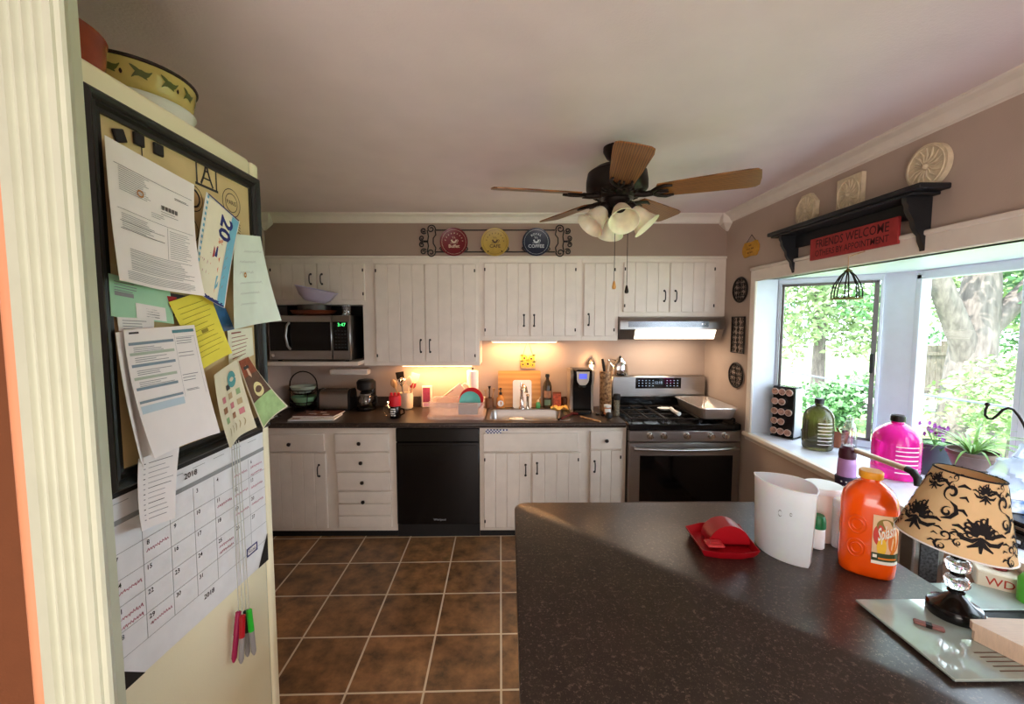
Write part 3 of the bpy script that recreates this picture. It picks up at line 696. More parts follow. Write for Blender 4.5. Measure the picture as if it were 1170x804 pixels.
wpart('clock', MB().text('3:47', lambda s, t: Vector((xm_(391)+s, ym-.0064, zmv(371)+t)), .036), mat('green_digits', (.05, .6, .15), .5, emit=(.1, 1, .25), estr=1.6), r, c_, 'green clock digits')
wpart('badge', MB().cyl((xm_(312), ym-.0065, zmv(405.5)), (xm_(312), ym-.003, zmv(405.5)), .012), M_chrome, r, d)
for x in (mx0+.05, mx1-.05):
    for y in (ym+.06, YB-.12): wpart('foot', MB().cyl((x, y, zb+.0003), (x, y, mz0), .015), M_blackm, r)
# on the microwave
def dish(prof_out, thick, c, n=40, sx=1, sy=1, mx=None, m=0):
    inner = [(max(r_-thick, .001), z_+ (thick if i == 0 else 0)) for i, (r_, z_) in enumerate(prof_out)]
    return MB().lathe(prof_out+inner[::-1], c, n, m, mx, sx, sy, True, True)
cx_, cy_ = xm_(355)+.01, ym+.115
mt = mz1+.0005
solo('baking_dish', dish([(.11, 0), (.15, .012), (.165, .034), (.168, .038)], .005, (cx_-.03, cy_, mt)), mat('brown_stoneware', srgb(110, 52, 28), .35, noise=.15), 'round brown stoneware dish directly on the microwave under the grey pan', 'dish')
solo('cake_pan', dish([(.115, 0), (.122, .036), (.126, .038)], .003, (cx_+.0, cy_-.055, mt+.0395)), M_dsteel, 'grey round cake pan stacked on the brown dish above the microwave', 'pan')
tl = Matrix.Rotation(math.radians(12), 4, 'Y')
solo('colander', dish([(.07, 0), (.11, .03), (.142, .085), (.15, .09), (.15, .094)], .004, (cx_+.045, 3.216, mt+.0995), mx=tl), mat('lavender_plastic', srgb(196, 188, 216), .45, noise=.04), 'tilted lavender plastic bowl topping the stack on the microwave', 'bowl')
jx = xm_(393.5)
r = thing('glass_jar', 'small clear glass jar at the right end of the microwave top', 'jar', (jx, ym+.06, mt))
wpart('body', dish([(.032, 0), (.034, .004), (.034, .06), (.030, .066)], .003, (jx, ym+.06, mt)), M_clear, r)
wpart('rim', MB().lathe([(.032, .066), (.034, .068), (.034, .08), (.028, .081)], (jx, ym+.06, mt), 24), M_clear, r)
# ================================================================== ON THE SINK WORKTOP
T = ZW+.0006
def cp_(u, v): return at(u, v, Z=T)
# under-cabinet lights
def under_light(name, label, xa, xb, y, z, en):
    r = thing(name, label, 'light', ((xa+xb)/2, y, z))
    wpart('housing', MB().box(xa, xb, y, y+.07, z-.022, z-.0005, 0, .004), M_white, r)
    wpart('lens', MB().box(xa+.01, xb-.01, y+.006, y+.064, z-.026, z-.0215, 0, .002), M_warm, r)
    lamp('under_cabinet_bulb', 'AREA', ((xa+xb)/2, y+.035, z-.03), en, (1, .56, .24), xb-xa-.02, target=((xa+xb)/2, y+.10, 0), size_y=.05)
under_light('under_cabinet_light', 'lit strip light under the tall double wall cabinet', xc(452), xc(538), 3.56, zc(417.5), 4.6)
under_light('under_cabinet_light', 'lit strip light under the wall cabinet above the sink', xc(560), xc(640), 3.58, zc(389), 4.2)
# unlit fixture under the shelf
y = YB-.09
solo('strip_fixture', MB().box(ux(376, y), ux(420, y), y, y+.08, vz(428, y), vz(428, y)+.05, 0, .008), M_trimw, 'unlit white strip fixture on the wall under the microwave shelf', 'light')
# wire basket stand with green bowls
p = cp_(343, 471); bx_, by_ = p.x-.014, p.y+.10
r = thing('basket_stand', 'black two-tier wire basket stand under the microwave shelf', 'basket stand', (bx_, by_, T))
R_ = .114
arch = [(bx_-R_, by_, T+.03)]+[(bx_-R_, by_, T+.03+.12)]+[(bx_+R_*math.cos(math.radians(a)), by_, T+.21+ .115*math.sin(math.radians(a))) for a in range(180, -1, -15)]+[(bx_+R_, by_, T+.03)]
wpart('arch', MB().tube(arch, .005, 8), M_iron, r)
def hoop(z, rad): return MB().tube([(bx_+rad*math.cos(2*PI*i/32), by_+rad*.9*math.sin(2*PI*i/32), z) for i in range(32)], .0035, 6, loop=True)
for z, rad in ((T+.075, .105), (T+.175, .112)):
    hb = hoop(z, rad)
    for i in range(12):
        a = 2*PI*i/12; hb.tube([(bx_+rad*math.cos(a), by_+rad*.9*math.sin(a), z), (bx_+rad*.75*math.cos(a), by_+rad*.68*math.sin(a), z-.035), (bx_, by_, z-.045)], .002, 5)
    wpart('basket', hb, M_iron, r)
lg = hoop(T+.004, .08)
for a in (0, 2.1, 4.2): lg.tube([(bx_+.08*math.cos(a), by_+.072*math.sin(a), T+.004), (bx_+.10*math.cos(a), by_+.09*math.sin(a), T+.075)], .003, 5)
wpart('base', lg, M_iron, r)
M_gbowl = mat('pale_green_ceramic', srgb(150, 196, 150), .3, noise=.05)
solo('mixing_bowl', dish([(.045, 0), (.06, .008), (.092, .055), (.10, .075)], .004, (bx_, by_, T+.042)), M_gbowl, 'pale green bowl in the lower tier of the wire basket stand', 'bowl')
solo('serving_bowl', dish([(.05, 0), (.066, .008), (.096, .042), (.104, .058)], .004, (bx_, by_, T+.146)), mat('pale_grey_green_ceramic', srgb(190, 205, 188), .3, noise=.05), 'shallow pale grey-green bowl in the upper tier of the wire basket stand', 'bowl')
# cords and charger
r = thing('charger_cord', 'tangle of black charging cords at the left end of the worktop', 'cord', (bx_-.12, 3.3, T))
p0 = Vector((ux(305, 3.26), 3.26, T+.006))
rnd = random.Random(3)
for k in range(4):
    b = MB(); pts = [p0+Vector((rnd.uniform(-.02, .10), rnd.uniform(-.09, .05), .004+.05*rnd.random()*math.sin(PI*i/9))) for i in range(10)]
    sm = []
    for i in range(len(pts)-1):
        for t in range(4): sm.append(pts[i].lerp(pts[i+1], t/4))
    for _ in range(3): sm = [sm[0]]+[(sm[i-1]+sm[i]*2+sm[i+1])/4 for i in range(1, len(sm)-1)]+[sm[-1]]
    wpart('cord', b.tube(sm, .0035, 6), M_blackm if k < 3 else M_white, r)
solo('power_cord', MB().tube([(XL+.10, 3.6, T+.17), (XL+.22, 3.55, T+.15), (XL+.27, 3.42, T+.07), (XL+.29, 3.34, T+.01)], .004, 6), M_blackm, 'single black power cord drooping from the wall left of the wire basket stand', 'cord')
# magazines
def stack_mag(name, label, u0, u1, v0, v1, zz, th, m, rz, face=None):
    c = (cp_(u0, v1)+cp_(u1, v0))/2; wx = abs(cp_(u1, v1).x-cp_(u0, v1).x); dy = .20
    r = thing(name, label, 'magazine', (c.x, c.y, zz), rz)
    lpart('pages', MB().box(-wx/2, wx/2, -dy/2, dy/2, 0, th-.001, 0, .001), M_paper, r)
    b = MB().box(-wx/2, wx/2, -dy/2, dy/2, th-.0009, th, 0)
    for k in range(7):
        a, e = rnd.uniform(-.45, .3)*wx, rnd.uniform(-.45, .3)*dy
        b.face([(a, e, th+.0004), (a+wx*.16, e, th+.0004), (a+wx*.16, e+dy*.14, th+.0004), (a, e+dy*.14, th+.0004)], 1+k % 2)
    lpart('cover', b, [m, M_paper, M_pot], r)
stack_mag('magazine', 'flat white magazine lying lowest in the pile in front of the toaster', 334, 386, 473, 482, T, .012, M_paper, .06)
stack_mag('magazine', 'brown-covered magazine lying on the white one in front of the toaster', 340, 388, 471, 479, T+.0125, .008, mat('maroon_cover', srgb(120, 70, 60), .5, noise=.3, nscale=40), -.05)
# toaster
p = cp_(383, 468); tx0, tx1 = cp_(365, 468).x, cp_(402.5, 468).x; ty = min(p.y-.012, 3.53); th = .175
r = thing('toaster', 'stainless toaster with black ends beside the coffee maker', 'toaster', ((tx0+tx1)/2, ty+.08, T))
b = MB().prism([(0, .012), (.15, .012), (.15, .13), (.138, .155), (.115, th-.004), (.035, th-.004), (.012, .155), (0, .13)], lambda y, z, d: Vector((d, ty+y, T+z)), tx0+.02, tx1-.022)
wpart('body', b, M_steel, r)
for xa_, xb_ in ((tx0, tx0+.0195), (tx1-.0215, tx1)):
    wpart('end_cap', MB().prism([(-.004, .004), (.154, .004), (.154, .132), (.14, .16), (.116, th), (.034, th), (.01, .16), (-.004, .132)], lambda y, z, d: Vector((d, ty+y, T+z)), xa_, xb_), M_blackm, r)
wpart('slot', MB().box(tx0+.04, tx1-.04, ty+.045, ty+.065, T+th-.0035, T+th-.001).box(tx0+.04, tx1-.04, ty+.085, ty+.105, T+th-.0035, T+th-.001), M_black, r)
wpart('lever', MB().box(tx1, tx1+.02, ty+.06, ty+.09, T+.10, T+.115, 0, .003), M_blackm, r)
for y in (ty+.02, ty+.13): wpart('foot', MB().cyl((tx0+.05, y, T), (tx0+.05, y, T+.012), .01).cyl((tx1-.05, y, T), (tx1-.05, y, T+.012), .01), M_blackm, r)
# coffee maker
p = cp_(420, 467); qx, qy = p.x, min(p.y+.055, 3.575)
r = thing('coffee_maker', 'dark drip coffee maker with glass carafe between toaster and red container', 'coffee maker', (qx, qy, T))
wpart('base', MB().lathe([(.075, 0), (.078, .006), (.076, .025), (.06, .028)], (qx, qy, T), 28), M_black, r)
wpart('column', MB().box(qx-.06, qx+.06, qy+.035, qy+.10, T+.02, T+.24, 0, .02, seg=3), M_black, r)
wpart('brew_head', MB().lathe([(.05, .165), (.072, .18), (.075, .235), (.06, .255), (.02, .262)], (qx, qy, T), 28), M_blackm, r)
wpart('carafe', dish([(.05, .03), (.066, .05), (.068, .09), (.05, .13), (.045, .14)], .003, (qx, qy-.005, T)), M_clear, r)
wpart('band', MB().lathe([(.0515, .126), (.053, .129), (.0525, .138), (.049, .141)], (qx, qy-.005, T), 28, cap0=False, cap1=False), M_steel, r)
wpart('handle', MB().tube([(qx+.05, qy-.02, T+.135), (qx+.095, qy-.03, T+.12), (qx+.098, qy-.03, T+.07), (qx+.066, qy-.02, T+.055)], .008, 8), M_blackm, r)
wpart('lid', MB().lathe([(.046, .141), (.048, .147), (.03, .157), (.008, .16)], (qx, qy-.005, T), 24), M_blackm, r)
# utensil crock with utensils
p = cp_(462, 469); kx, ky = p.x-.005, p.y+.09
crock = solo('utensil_crock', dish([(.045, 0), (.056, .01), (.06, .10), (.055, .13), (.058, .138)], .005, (kx, ky, T)), mat('cream_stoneware', srgb(225, 205, 180), .4, noise=.06), 'cream stoneware crock holding cooking utensils under the strip light', 'crock')
def utensil(name, label, tip, kind, m, m2):
    tip = Vector(tip); o = Vector((kx+(tip.x-kx)*.22, ky+(tip.y-ky)*.45, T+.02)); d = (tip-o).normalized()
    r = thing(name, label, 'utensil', o, group=None)
    wpart('handle', MB().tube([o, o+d*(tip-o).length*.72], [.0055, .0045], 8), m2, r)
    h0 = o+d*(tip-o).length*.70
    b = MB(); side = d.cross(Vector((0, 1, 0))).normalized(); nn = side.cross(d)
    if kind == 'spatula':
        for (a0, a1, w0, w1) in ((0, .35, .012, .032), (.35, 1, .032, .036)):
            A = [h0.lerp(tip, a0)+side*w0+nn*.002, h0.lerp(tip, a0)-side*w0+nn*.002, h0.lerp(tip, a0)-side*w0-nn*.002, h0.lerp(tip, a0)+side*w0-nn*.002]
            B = [h0.lerp(tip, a1)+side*w1+nn*.002, h0.lerp(tip, a1)-side*w1+nn*.002, h0.lerp(tip, a1)-side*w1-nn*.002, h0.lerp(tip, a1)+side*w1-nn*.002]
            b.ring([A, B], 0, True, True, True)
    elif kind == 'spoon':
        K = 8; rings = []
        for k in range(K+1):
            t = k/K; ww = .026*math.sin(PI*min(1, .12+.86*t))**.7+.002; c_ = h0.lerp(tip, t)
            rings.append([c_+side*ww*math.cos(2*PI*i/10)+nn*.006*math.sin(2*PI*i/10) for i in range(10)])
        b.ring(rings, 0, True, True, True)
    else:
        for k in range(6):
            a = PI*k/6; s2 = side*math.cos(a)+nn*math.sin(a)
            b.tube([h0+s2*.004, h0.lerp(tip, .35)+s2*.024, h0.lerp(tip, .75)+s2*.036, tip, h0.lerp(tip, .75)-s2*.036, h0.lerp(tip, .35)-s2*.024, h0-s2*.004], .0016, 5)
    wpart('head', b, m, r)
M_sil = mat('cream_silicone', srgb(235, 210, 170), .5)
utensil('whisk', 'large wire whisk standing in the cream crock', (kx-.03, ky-.035, T+.27), 'whisk', M_chrome, M_steel)
utensil('wooden_spoon', 'wooden spoon leaning left in the cream crock', (kx-.12, ky+.01, T+.25), 'spoon', M_woodt, M_woodt)
utensil('spatula', 'pale spatula leaning right in the cream crock', (kx+.085, ky+.01, T+.30), 'spatula', M_sil, M_woodt)
utensil('spatula', 'dark slotted turner standing at the back of the cream crock', (kx-.06, ky+.03, T+.31), 'spatula', M_iron, M_iron)
utensil('serving_spoon', 'cream serving spoon standing upright at the right of the cream crock', (kx+.04, ky-.02, T+.28), 'spoon', M_sil, M_sil)
utensil('ladle', 'red ended spoon in the cream crock', (kx+.06, ky+.035, T+.235), 'spoon', M_red, M_red)
# red container on black mug
p = cp_(450, 478.5); gx, gy = p.x, p.y+.045
r = thing('coffee_mug', 'black mug with white print below the red container', 'mug', (gx, gy, T))
wpart('body', dish([(.038, 0), (.041, .004), (.041, .088), (.040, .09)], .004, (gx, gy, T)), M_black, r)
wpart('handle', MB().tube([(gx+.038, gy, T+.072), (gx+.066, gy, T+.066), (gx+.07, gy, T+.035), (gx+.038, gy, T+.018)], .006, 8), M_black, r)
b = MB()
def wrapc(cx, cy, rad): return lambda s, t: Vector((cx+rad*math.sin(s/rad), cy-rad*math.cos(s/rad), t))
fn = wrapc(gx, gy, .0415)
for k, (s0, s1, t0, t1) in enumerate(((-.03, .012, T+.07, T+.078), (-.03, -.004, T+.05, T+.064), (.0, .014, T+.05, T+.064), (-.03, .008, T+.036, T+.044), (-.026, -.01, T+.02, T+.03), (-.004, .013, T+.02, T+.03))):
    b.stroke(fn, [(lerp(s0, s1, i/6), (t0+t1)/2) for i in range(7)], t1-t0, 0, False)
wpart('print', b, M_paper, r)
M_redsoft = mat('red_silicone', srgb(225, 24, 40), .45, noise=.05)
r = thing('red_canister', 'bright red flat-topped container sitting on the black mug', 'container', (gx, gy, T+.0905))
wpart('body', MB().lathe([(.034, .0905), (.044, .095), (.046, .16), (.042, .172)], (gx, gy, T), 28), M_redsoft, r)
for a in (-.028, .0, .028): wpart('tab', MB().lathe([(.010, .172), (.011, .19), (.006, .196)], (gx+a, gy, T), 12), M_redsoft, r)
r = thing('plastic_bag', 'small clear knotted plastic bag left of the black mug', 'bag', (gx-.075, gy+.05, T))
bb = MB(); bb.ball((gx-.075, gy+.05, T+.042), (.036, .035, .041), 0, 18, 10)
rnd = random.Random(5)
for v in bb.bm.verts: v.co += Vector((rnd.uniform(-.005, .005), rnd.uniform(-.005, .005), 0))
wpart('bag', bb, M_clear, r); wpart('knot', MB().tube([(gx-.075, gy+.05, T+.078), (gx-.078, gy+.05, T+.095), (gx-.066, gy+.045, T+.11)], [.012, .006, .014], 8), M_clear, r)
# patterned carton
p = cp_(487, 466); ex, ey = p.x, p.y+.05
r = thing('snack_carton', 'narrow magenta and white carton standing behind the dish rack end', 'carton', (ex, ey, T), .15)
lpart('box', MB().box(-.042, .042, -.022, .022, 0, .185, 0, .002), mat('carton_white', srgb(236, 214, 206), .6), r)
b = MB().face([(-.036, -.0226, .045), (.026, -.0226, .045), (.026, -.0226, .172), (-.036, -.0226, .172)]); b.face([(-.03, -.0229, .012), (.02, -.0229, .012), (.02, -.0229, .038), (-.03, -.0229, .038)], 1)
lpart('panel', b, [mat('carton_magenta', srgb(150, 50, 86), .6, noise=.2, nscale=60), mat('carton_violet', srgb(200, 150, 190), .6)], r)
# dish rack
a0, a1 = cp_(488, 480), cp_(556, 480); y0, y1 = a0.y, a0.y+.31
x0, x1 = a0.x, cp_(553, 480).x
M_rack = mat('rose_clear_plastic', srgb(244, 222, 214), .2, noise=.02, alpha=.3)
r = thing('dish_rack', 'clear plastic dish rack on its tray left of the sink', 'dish rack', ((x0+x1)/2, (y0+y1)/2, T))
wpart('tray', MB().ring([rr(x0, x1, y0, y1, T, .03), rr(x0-.006, x1+.006, y0-.006, y1+.006, T+.028, .03), rr(x0-.002, x1+.002, y0-.002, y1+.002, T+.028, .03), rr(x0+.006, x1-.006, y0+.006, y1-.006, T+.006, .03)], 0, True, True, True), M_rack, r)
bk = MB(); z0, z1 = T+.03, T+.125; xa_, xb_, ya_, yb_ = x0+.014, x1-.014, y0+.014, y1-.014
bk.ring([rr(xa_, xb_, ya_, yb_, z0, .03), rr(xa_-.008, xb_+.008, ya_-.008, yb_+.008, z1, .03), rr(xa_-.003, xb_+.003, ya_-.003, yb_+.003, z1, .03), rr(xa_+.006, xb_-.006, ya_+.006, yb_-.006, z0+.006, .03)], 0, True, True, True)
wpart('basket', bk, M_rack, r)
wpart('rim', MB().tube([p_+Vector((0, 0, .003)) for p_ in rr(xa_-.006, xb_+.006, ya_-.006, yb_+.006, z1, .03)], .005, 6, loop=True), M_rack, r)
for i in range(9):
    x = lerp(xa_+.04, xb_-.04, i/8); wpart('divider', MB().tube([(x, ya_+.06, z0+.006), (x, ya_+.06, z0+.07), (x, ya_+.09, z0+.085), (x, ya_+.12, z0+.07), (x, ya_+.12, z0+.006)], .003, 6), M_rack, r)
for x in (x0+.03, x1-.03):
    pass
def plate(name, label, x, y, rad, m, lean, z, extra=None):
    mx = Matrix.Rotation(math.radians(90-lean), 4, 'X')
    prof_ = [(rad*.6, 0), (rad*.65, .004), (rad*.98, .016), (rad, .017), (rad*.98, .019), (rad*.63, .007), (.002, .005)]
    return solo(name, MB().lathe(prof_, (x, y, z+rad), 40, 0, mx), m, label, 'plate')
pp = Vector((ux(537, 3.30), 3.30, 0))
plate('plate', 'teal plate standing upright in the dish rack', pp.x, ya_+.06+.035, .082, M_teal, 8, z0+.007)
plate('plate', 'red-rimmed plate standing behind the teal one in the dish rack', pp.x+.008, ya_+.06+.075, .094, M_redsoft, 8, z0+.007)
solo('flatware_caddy', MB().box(pp.x-.085, pp.x+.065, ya_-.03+.04, ya_+.055, z0+.007, T+.12, 0, .004), mat('grey_caddy', srgb(140, 132, 122), .5), 'grey flatware caddy in front of the teal plate in the dish rack', 'caddy')
M_cutt = mat('translucent_cutting_sheet', srgb(245, 225, 195), .5, noise=.03)
for k, (dx, dz, ang, lab) in enumerate(((-.10, .0, 38, 'pale cutting sheet leaning behind the dish rack, the lower of two'), (-.03, .028, 38, 'pale cutting sheet leaning behind the dish rack, the upper of two'))):
    mx = Matrix.Translation((pp.x-.12+dx*.6, y1+.035+.018*k, T+.104+dz)) @ Matrix.Rotation(math.radians(-ang), 4, 'Y')
    b = MB().box(-.13, .13, -.004, .004, -.055, .045, 0, .004, mx)
    b.box(-.05, .05, -.0055, .0055, .03, .036, 1, 0, mx)
    zmin = min(v.co.z for v in b.bm.verts); bmesh.ops.translate(b.bm, vec=(0, 0, T-zmin), verts=b.bm.verts[:])
    solo('cutting_sheet', b, [M_cutt, M_woodt], lab, 'cutting board')
# paper towel roll
p = Vector((ux(540, 3.62), 3.62, T))
r = thing('paper_towel_roll', 'white paper towel roll on an upright holder behind the dish rack', 'paper towels', p)
zr_ = vz(423, 3.62)
wpart('base', MB().lathe([(.06, 0), (.06, .008), (.01, .012)], p, 28), M_iron, r)
wpart('roll', MB().lathe([(.045, .013), (.048, .015), (.048, zr_-T-.004), (.045, zr_-T-.002), (.016, zr_-T-.002)], p, 32), M_paper, r)
wpart('finial', MB().cyl(p+Vector((0, 0, zr_-T-.002)), p+Vector((0, 0, zr_-T+.014)), .006).ball(p+Vector((0, 0, zr_-T+.018)), .009), M_iron, r)
# caddy with brushes left of the sink
p = cp_(560, 464); p = Vector((ux(559, 3.62), 3.63, T))
r = thing('brush_caddy', 'brown cup of scrub brushes left of the cutting board behind the sink', 'cup', p)
wpart('cup', dish([(.032, 0), (.036, .005), (.036, .09)], .003, p), mat('brown_cup', srgb(120, 80, 50), .5, noise=.1), r)
for k, (dx, hgt, mm) in enumerate(((-.03, .16, M_woodt), (.0, .19, M_iron), (.035, .17, M_woodt))):
    wpart('brush', MB().tube([p+Vector((dx*.3, 0, .01)), p+Vector((dx, .003, hgt-.03)), p+Vector((dx*1.15, .003, hgt))], [.005, .005, .013], 8), mm, r)
# ladle-like whisk leaning
solo('black_ladle', MB().tube([cp_(556, 466)+Vector((0, .2, .03)), cp_(560, 466)+Vector((0, .17, .05)), cp_(566, 466)+Vector((0, .16, .10)), cp_(569, 466)+Vector((.0, .16, .15))], [.022, .012, .005, .004], 8), M_iron, 'dark ladle leaning beside the brush cup left of the sink', 'ladle')
# soap bottle
p = Vector((ux(572, 3.62), 3.612, T+.005))
r = thing('soap_bottle', 'round soap bottle with dark pump and white round label', 'bottle', p)
wpart('body', MB().lathe([(.03, 0), (.036, .005), (.037, .06), (.030, .09), (.014, .105), (.012, .115)], p, 24), mat('amber_soap', srgb(190, 130, 70), .2, noise=.05), r)
wpart('pump', MB().lathe([(.013, .116), (.013, .135), (.005, .137), (.005, .16), (.010, .162), (.010, .172)], p, 16).tube([p+Vector((0, 0, .167)), p+Vector((-.012, -.03, .165))], .004, 6), M_blackm, r)
wpart('label', MB().prism([(.026*math.cos(2*PI*i/20), .045+.026*math.sin(2*PI*i/20)) for i in range(20)], lambda s, t, d: p+Vector((s, -.0375+d+s*s*7, t)), 0, .001), M_paper, r)
# wooden cutting board and white cutting board leaning on the wall
def lean_board(name, label, u0, u1, v0, y, z0_, th, m, rad, tilt):
    xa_, xb_ = ux(u0, y), ux(u1, y); hh = (vz(v0, y)-z0_)/math.cos(math.radians(tilt))
    poly = [(x_, z_) for x_, z_ in [(q.x, q.y) for q in rr(-(xb_-xa_)/2, (xb_-xa_)/2, 0, hh, 0, rad)]]
    mx = Matrix.Translation(((xa_+xb_)/2, y, z0_)) @ Matrix.Rotation(math.radians(-tilt), 4, 'X')
    b = MB().prism(poly, lambda s, t, d: mx @ Vector((s, d, t)), 0, th)
    mn = min(v.co.z for v in b.bm.verts); bmesh.ops.translate(b.bm, vec=(0, 0, z0_-mn), verts=b.bm.verts[:])
    return b
b = lean_board('b', '', 569, 618, 424, 3.655, T, .016, 0, .012, 5)
solo('wooden_cutting_board', b, M_woodl, 'honey wood cutting board leaning on the wall behind the faucet', 'cutting board')
b = lean_board('b', '', 586, 607.5, 434.5, 3.625, T, .008, 0, .018, 5)
solo('white_cutting_board', b, M_white, 'small white cutting board leaning in front of the honey wood one', 'cutting board')
# sunflower plaque on the wall
yw = YB-.002
px_, pz_ = ux(603, yw), vz(411.5, yw)
r = thing('sunflower_plaque', 'yellow sunflower plaque hanging by its wire under the cabinets above the sink', 'wall decoration', (px_, yw, pz_))
wpart('plaque', MB().box(px_-.066, px_+.066, yw-.012, yw, pz_-.07, pz_+.055, 0, .004), mat('ochre_plaque', srgb(226, 196, 138), .6, noise=.2, nscale=30), r)
rnd = random.Random(11)
for k, (dx, dz, s_) in enumerate(((-.03, .02, .03), (.03, .015, .03), (0, -.03, .036), (.042, -.04, .022), (-.042, -.035, .024))):
    b = MB()
    for i in range(12):
        a = 2*PI*i/12
        c_ = Vector((px_+dx, yw-.0135, pz_+dz)); e1 = Vector((math.cos(a), 0, math.sin(a))); e2 = Vector((-math.sin(a), 0, math.cos(a)))
        b.face([c_+e1*s_*.3, c_+e1*s_*.7+e2*s_*.18+Vector((0, -.004, 0)), c_+e1*s_, c_+e1*s_*.7-e2*s_*.18+Vector((0, -.004, 0))])
    b.lathe([(s_*.27, 0), (s_*.25, .006), (.002, .008)], (px_+dx, yw-.0125, pz_+dz), 14, 1, Matrix.Rotation(PI/2, 4, 'X'))
    wpart('sunflower', b, [mat('sunflower_yellow', srgb(240, 190, 50), .6), mat('sunflower_brown', srgb(70, 46, 24), .8)], r)
b = MB()
for (dx, dz) in ((-.05, .045), (.05, .045), (.0, .0), (-.05, -.005), (.055, -.012)):
    c_ = Vector((px_+dx, yw-.013, pz_+dz)); b.face([c_+Vector((-.018, 0, 0)), c_+Vector((0, -.003, -.010)), c_+Vector((.018, 0, .002)), c_+Vector((0, -.003, .010))])
wpart('leaf', b, mat('dark_leaf_green', srgb(90, 90, 40), .6), r)
wpart('hanger', MB().tube([(px_-.04, yw-.006, pz_+.055), (px_, yw-.004, zc(389)-.004), (px_+.04, yw-.006, pz_+.055)], .0018, 6), M_iron, r)
# bottles and packets right of the faucet
p = Vector((ux(625.5, 3.64), 3.635, T)); H = vz(427, 3.64)-T
r = thing('oil_bottle', 'tall dark glass bottle with black stopper right of the cutting boards', 'bottle', p)
wpart('body', MB().lathe([(.034, 0), (.038, .004), (.038, H*.62), (.030, H*.74), (.015, H*.83), (.013, H*.9)], p, 24), mat('dark_green_glass', srgb(60, 48, 36), .12, noise=.1), r)
wpart('stopper', MB().lathe([(.014, H*.9), (.018, H*.91), (.018, H*.985), (.012, H)], p, 16), M_blackm, r)
fn = wrapc(p.x, p.y, .0388)
b = MB().stroke(fn, [(-.034+.0068*i, T+H*.42) for i in range(11)], H*.2, 0, False).stroke(fn, [(-.03+.006*i, T+H*.18) for i in range(11)], H*.16, 1, False)
wpart('label', b, [mat('tan_label', srgb(178, 130, 100), .7, noise=.2, nscale=60), mat('teal_label', srgb(100, 130, 110), .7)], r)
p = Vector((ux(636.5, 3.62), 3.62, T))
r = thing('spice_packet', 'red and orange packet standing right of the dark bottle', 'packet', p)
wpart('pouch', MB().ring([[p+Vector((x_*.036, y_*.016, 0)) for x_, y_ in ((-1, -1), (1, -1), (1, 1), (-1, 1))], [p+Vector((x_*.034, y_*.014, .08)) for x_, y_ in ((-1, -1), (1, -1), (1, 1), (-1, 1))], [p+Vector((x_*.036, y_*.003, .125)) for x_, y_ in ((-1, -1), (1, -1), (1, 1), (-1, 1))]], 0, True, True, True), mat('red_orange_packet', srgb(206, 96, 60), .5, noise=.4, nscale=50), r)
wpart('seal', MB().box(p.x-.036, p.x+.036, p.y-.003, p.y+.003, p.z+.125, p.z+.14), M_pot, r)
p = Vector((ux(615, 3.615), 3.617, T))
r = thing('dish_soap', 'small green bottle with pale cap on the sink ledge', 'bottle', p+Vector((0, 0, .0)))
wpart('body', MB().lathe([(.018, 0), (.021, .004), (.021, .04), (.012, .056)], p, 20, sy=.8), mat('green_soap', srgb(70, 150, 90), .2), r)
wpart('cap', MB().lathe([(.010, .056), (.010, .07), (.006, .074)], p, 14).tube([p+Vector((0, 0, .07)), p+Vector((.02, -.01, .10))], .003, 6), M_sil, r)
p = Vector((ux(646, 3.65), 3.65, T))
r = thing('brown_mug', 'dark brown mug in the shade left of the pod coffee machine', 'mug', p)
wpart('body', dish([(.036, 0), (.04, .004), (.04, .09)], .004, p), mat('dark_brown_glaze', srgb(74, 44, 28), .3, noise=.1), r)
wpart('handle', MB().tube([p+Vector((-.038, -.01, .075)), p+Vector((-.066, -.02, .065)), p+Vector((-.066, -.02, .035)), p+Vector((-.038, -.01, .02))], .005, 8), mat('dark_brown_glaze', (0, 0, 0)), r)
# sponge / cloth at the sink corner
p = at(640, 470, Z=T); b = MB()
for k in range(3): pass
G = 9; grid = [[Vector((lerp(-.07, .07, i/(G-1)), lerp(-.05, .06, j/(G-1)), .019+.012*math.sin(i*1.3+j*.8)+.006*math.cos(j*2.1))) for i in range(G)] for j in range(G)]
for j in range(G-1):
    for i in range(G-1): b.face([p+grid[j][i]+Vector((0, .06, 0)), p+grid[j][i+1]+Vector((0, .06, 0)), p+grid[j+1][i+1]+Vector((0, .06, 0)), p+grid[j+1][i]+Vector((0, .06, 0))])
bmesh.ops.remove_doubles(b.bm, verts=b.bm.verts[:], dist=1e-5)
ex_ = bmesh.ops.extrude_face_region(b.bm, geom=b.bm.faces[:]); bmesh.ops.translate(b.bm, vec=(0, 0, -.006), verts=[v for v in ex_['geom'] if isinstance(v, bmesh.types.BMVert)])
solo('dish_cloth', b, mat('yellow_cloth', srgb(226, 190, 110), .9, noise=.1, bump=.3), 'crumpled yellow dish cloth on the right rim of the sink', 'cloth')
p = Vector((ux(590.5, 3.36), 3.33, ZW-.1645))
solo('soap_dish', MB().lathe([(.03, 0), (.05, .01), (.055, .128), (.05, .146), (.02, .152)], p, 28, sx=1.15, sy=.8), M_white, 'white oval scrubber sitting inside the sink', 'scrubber')
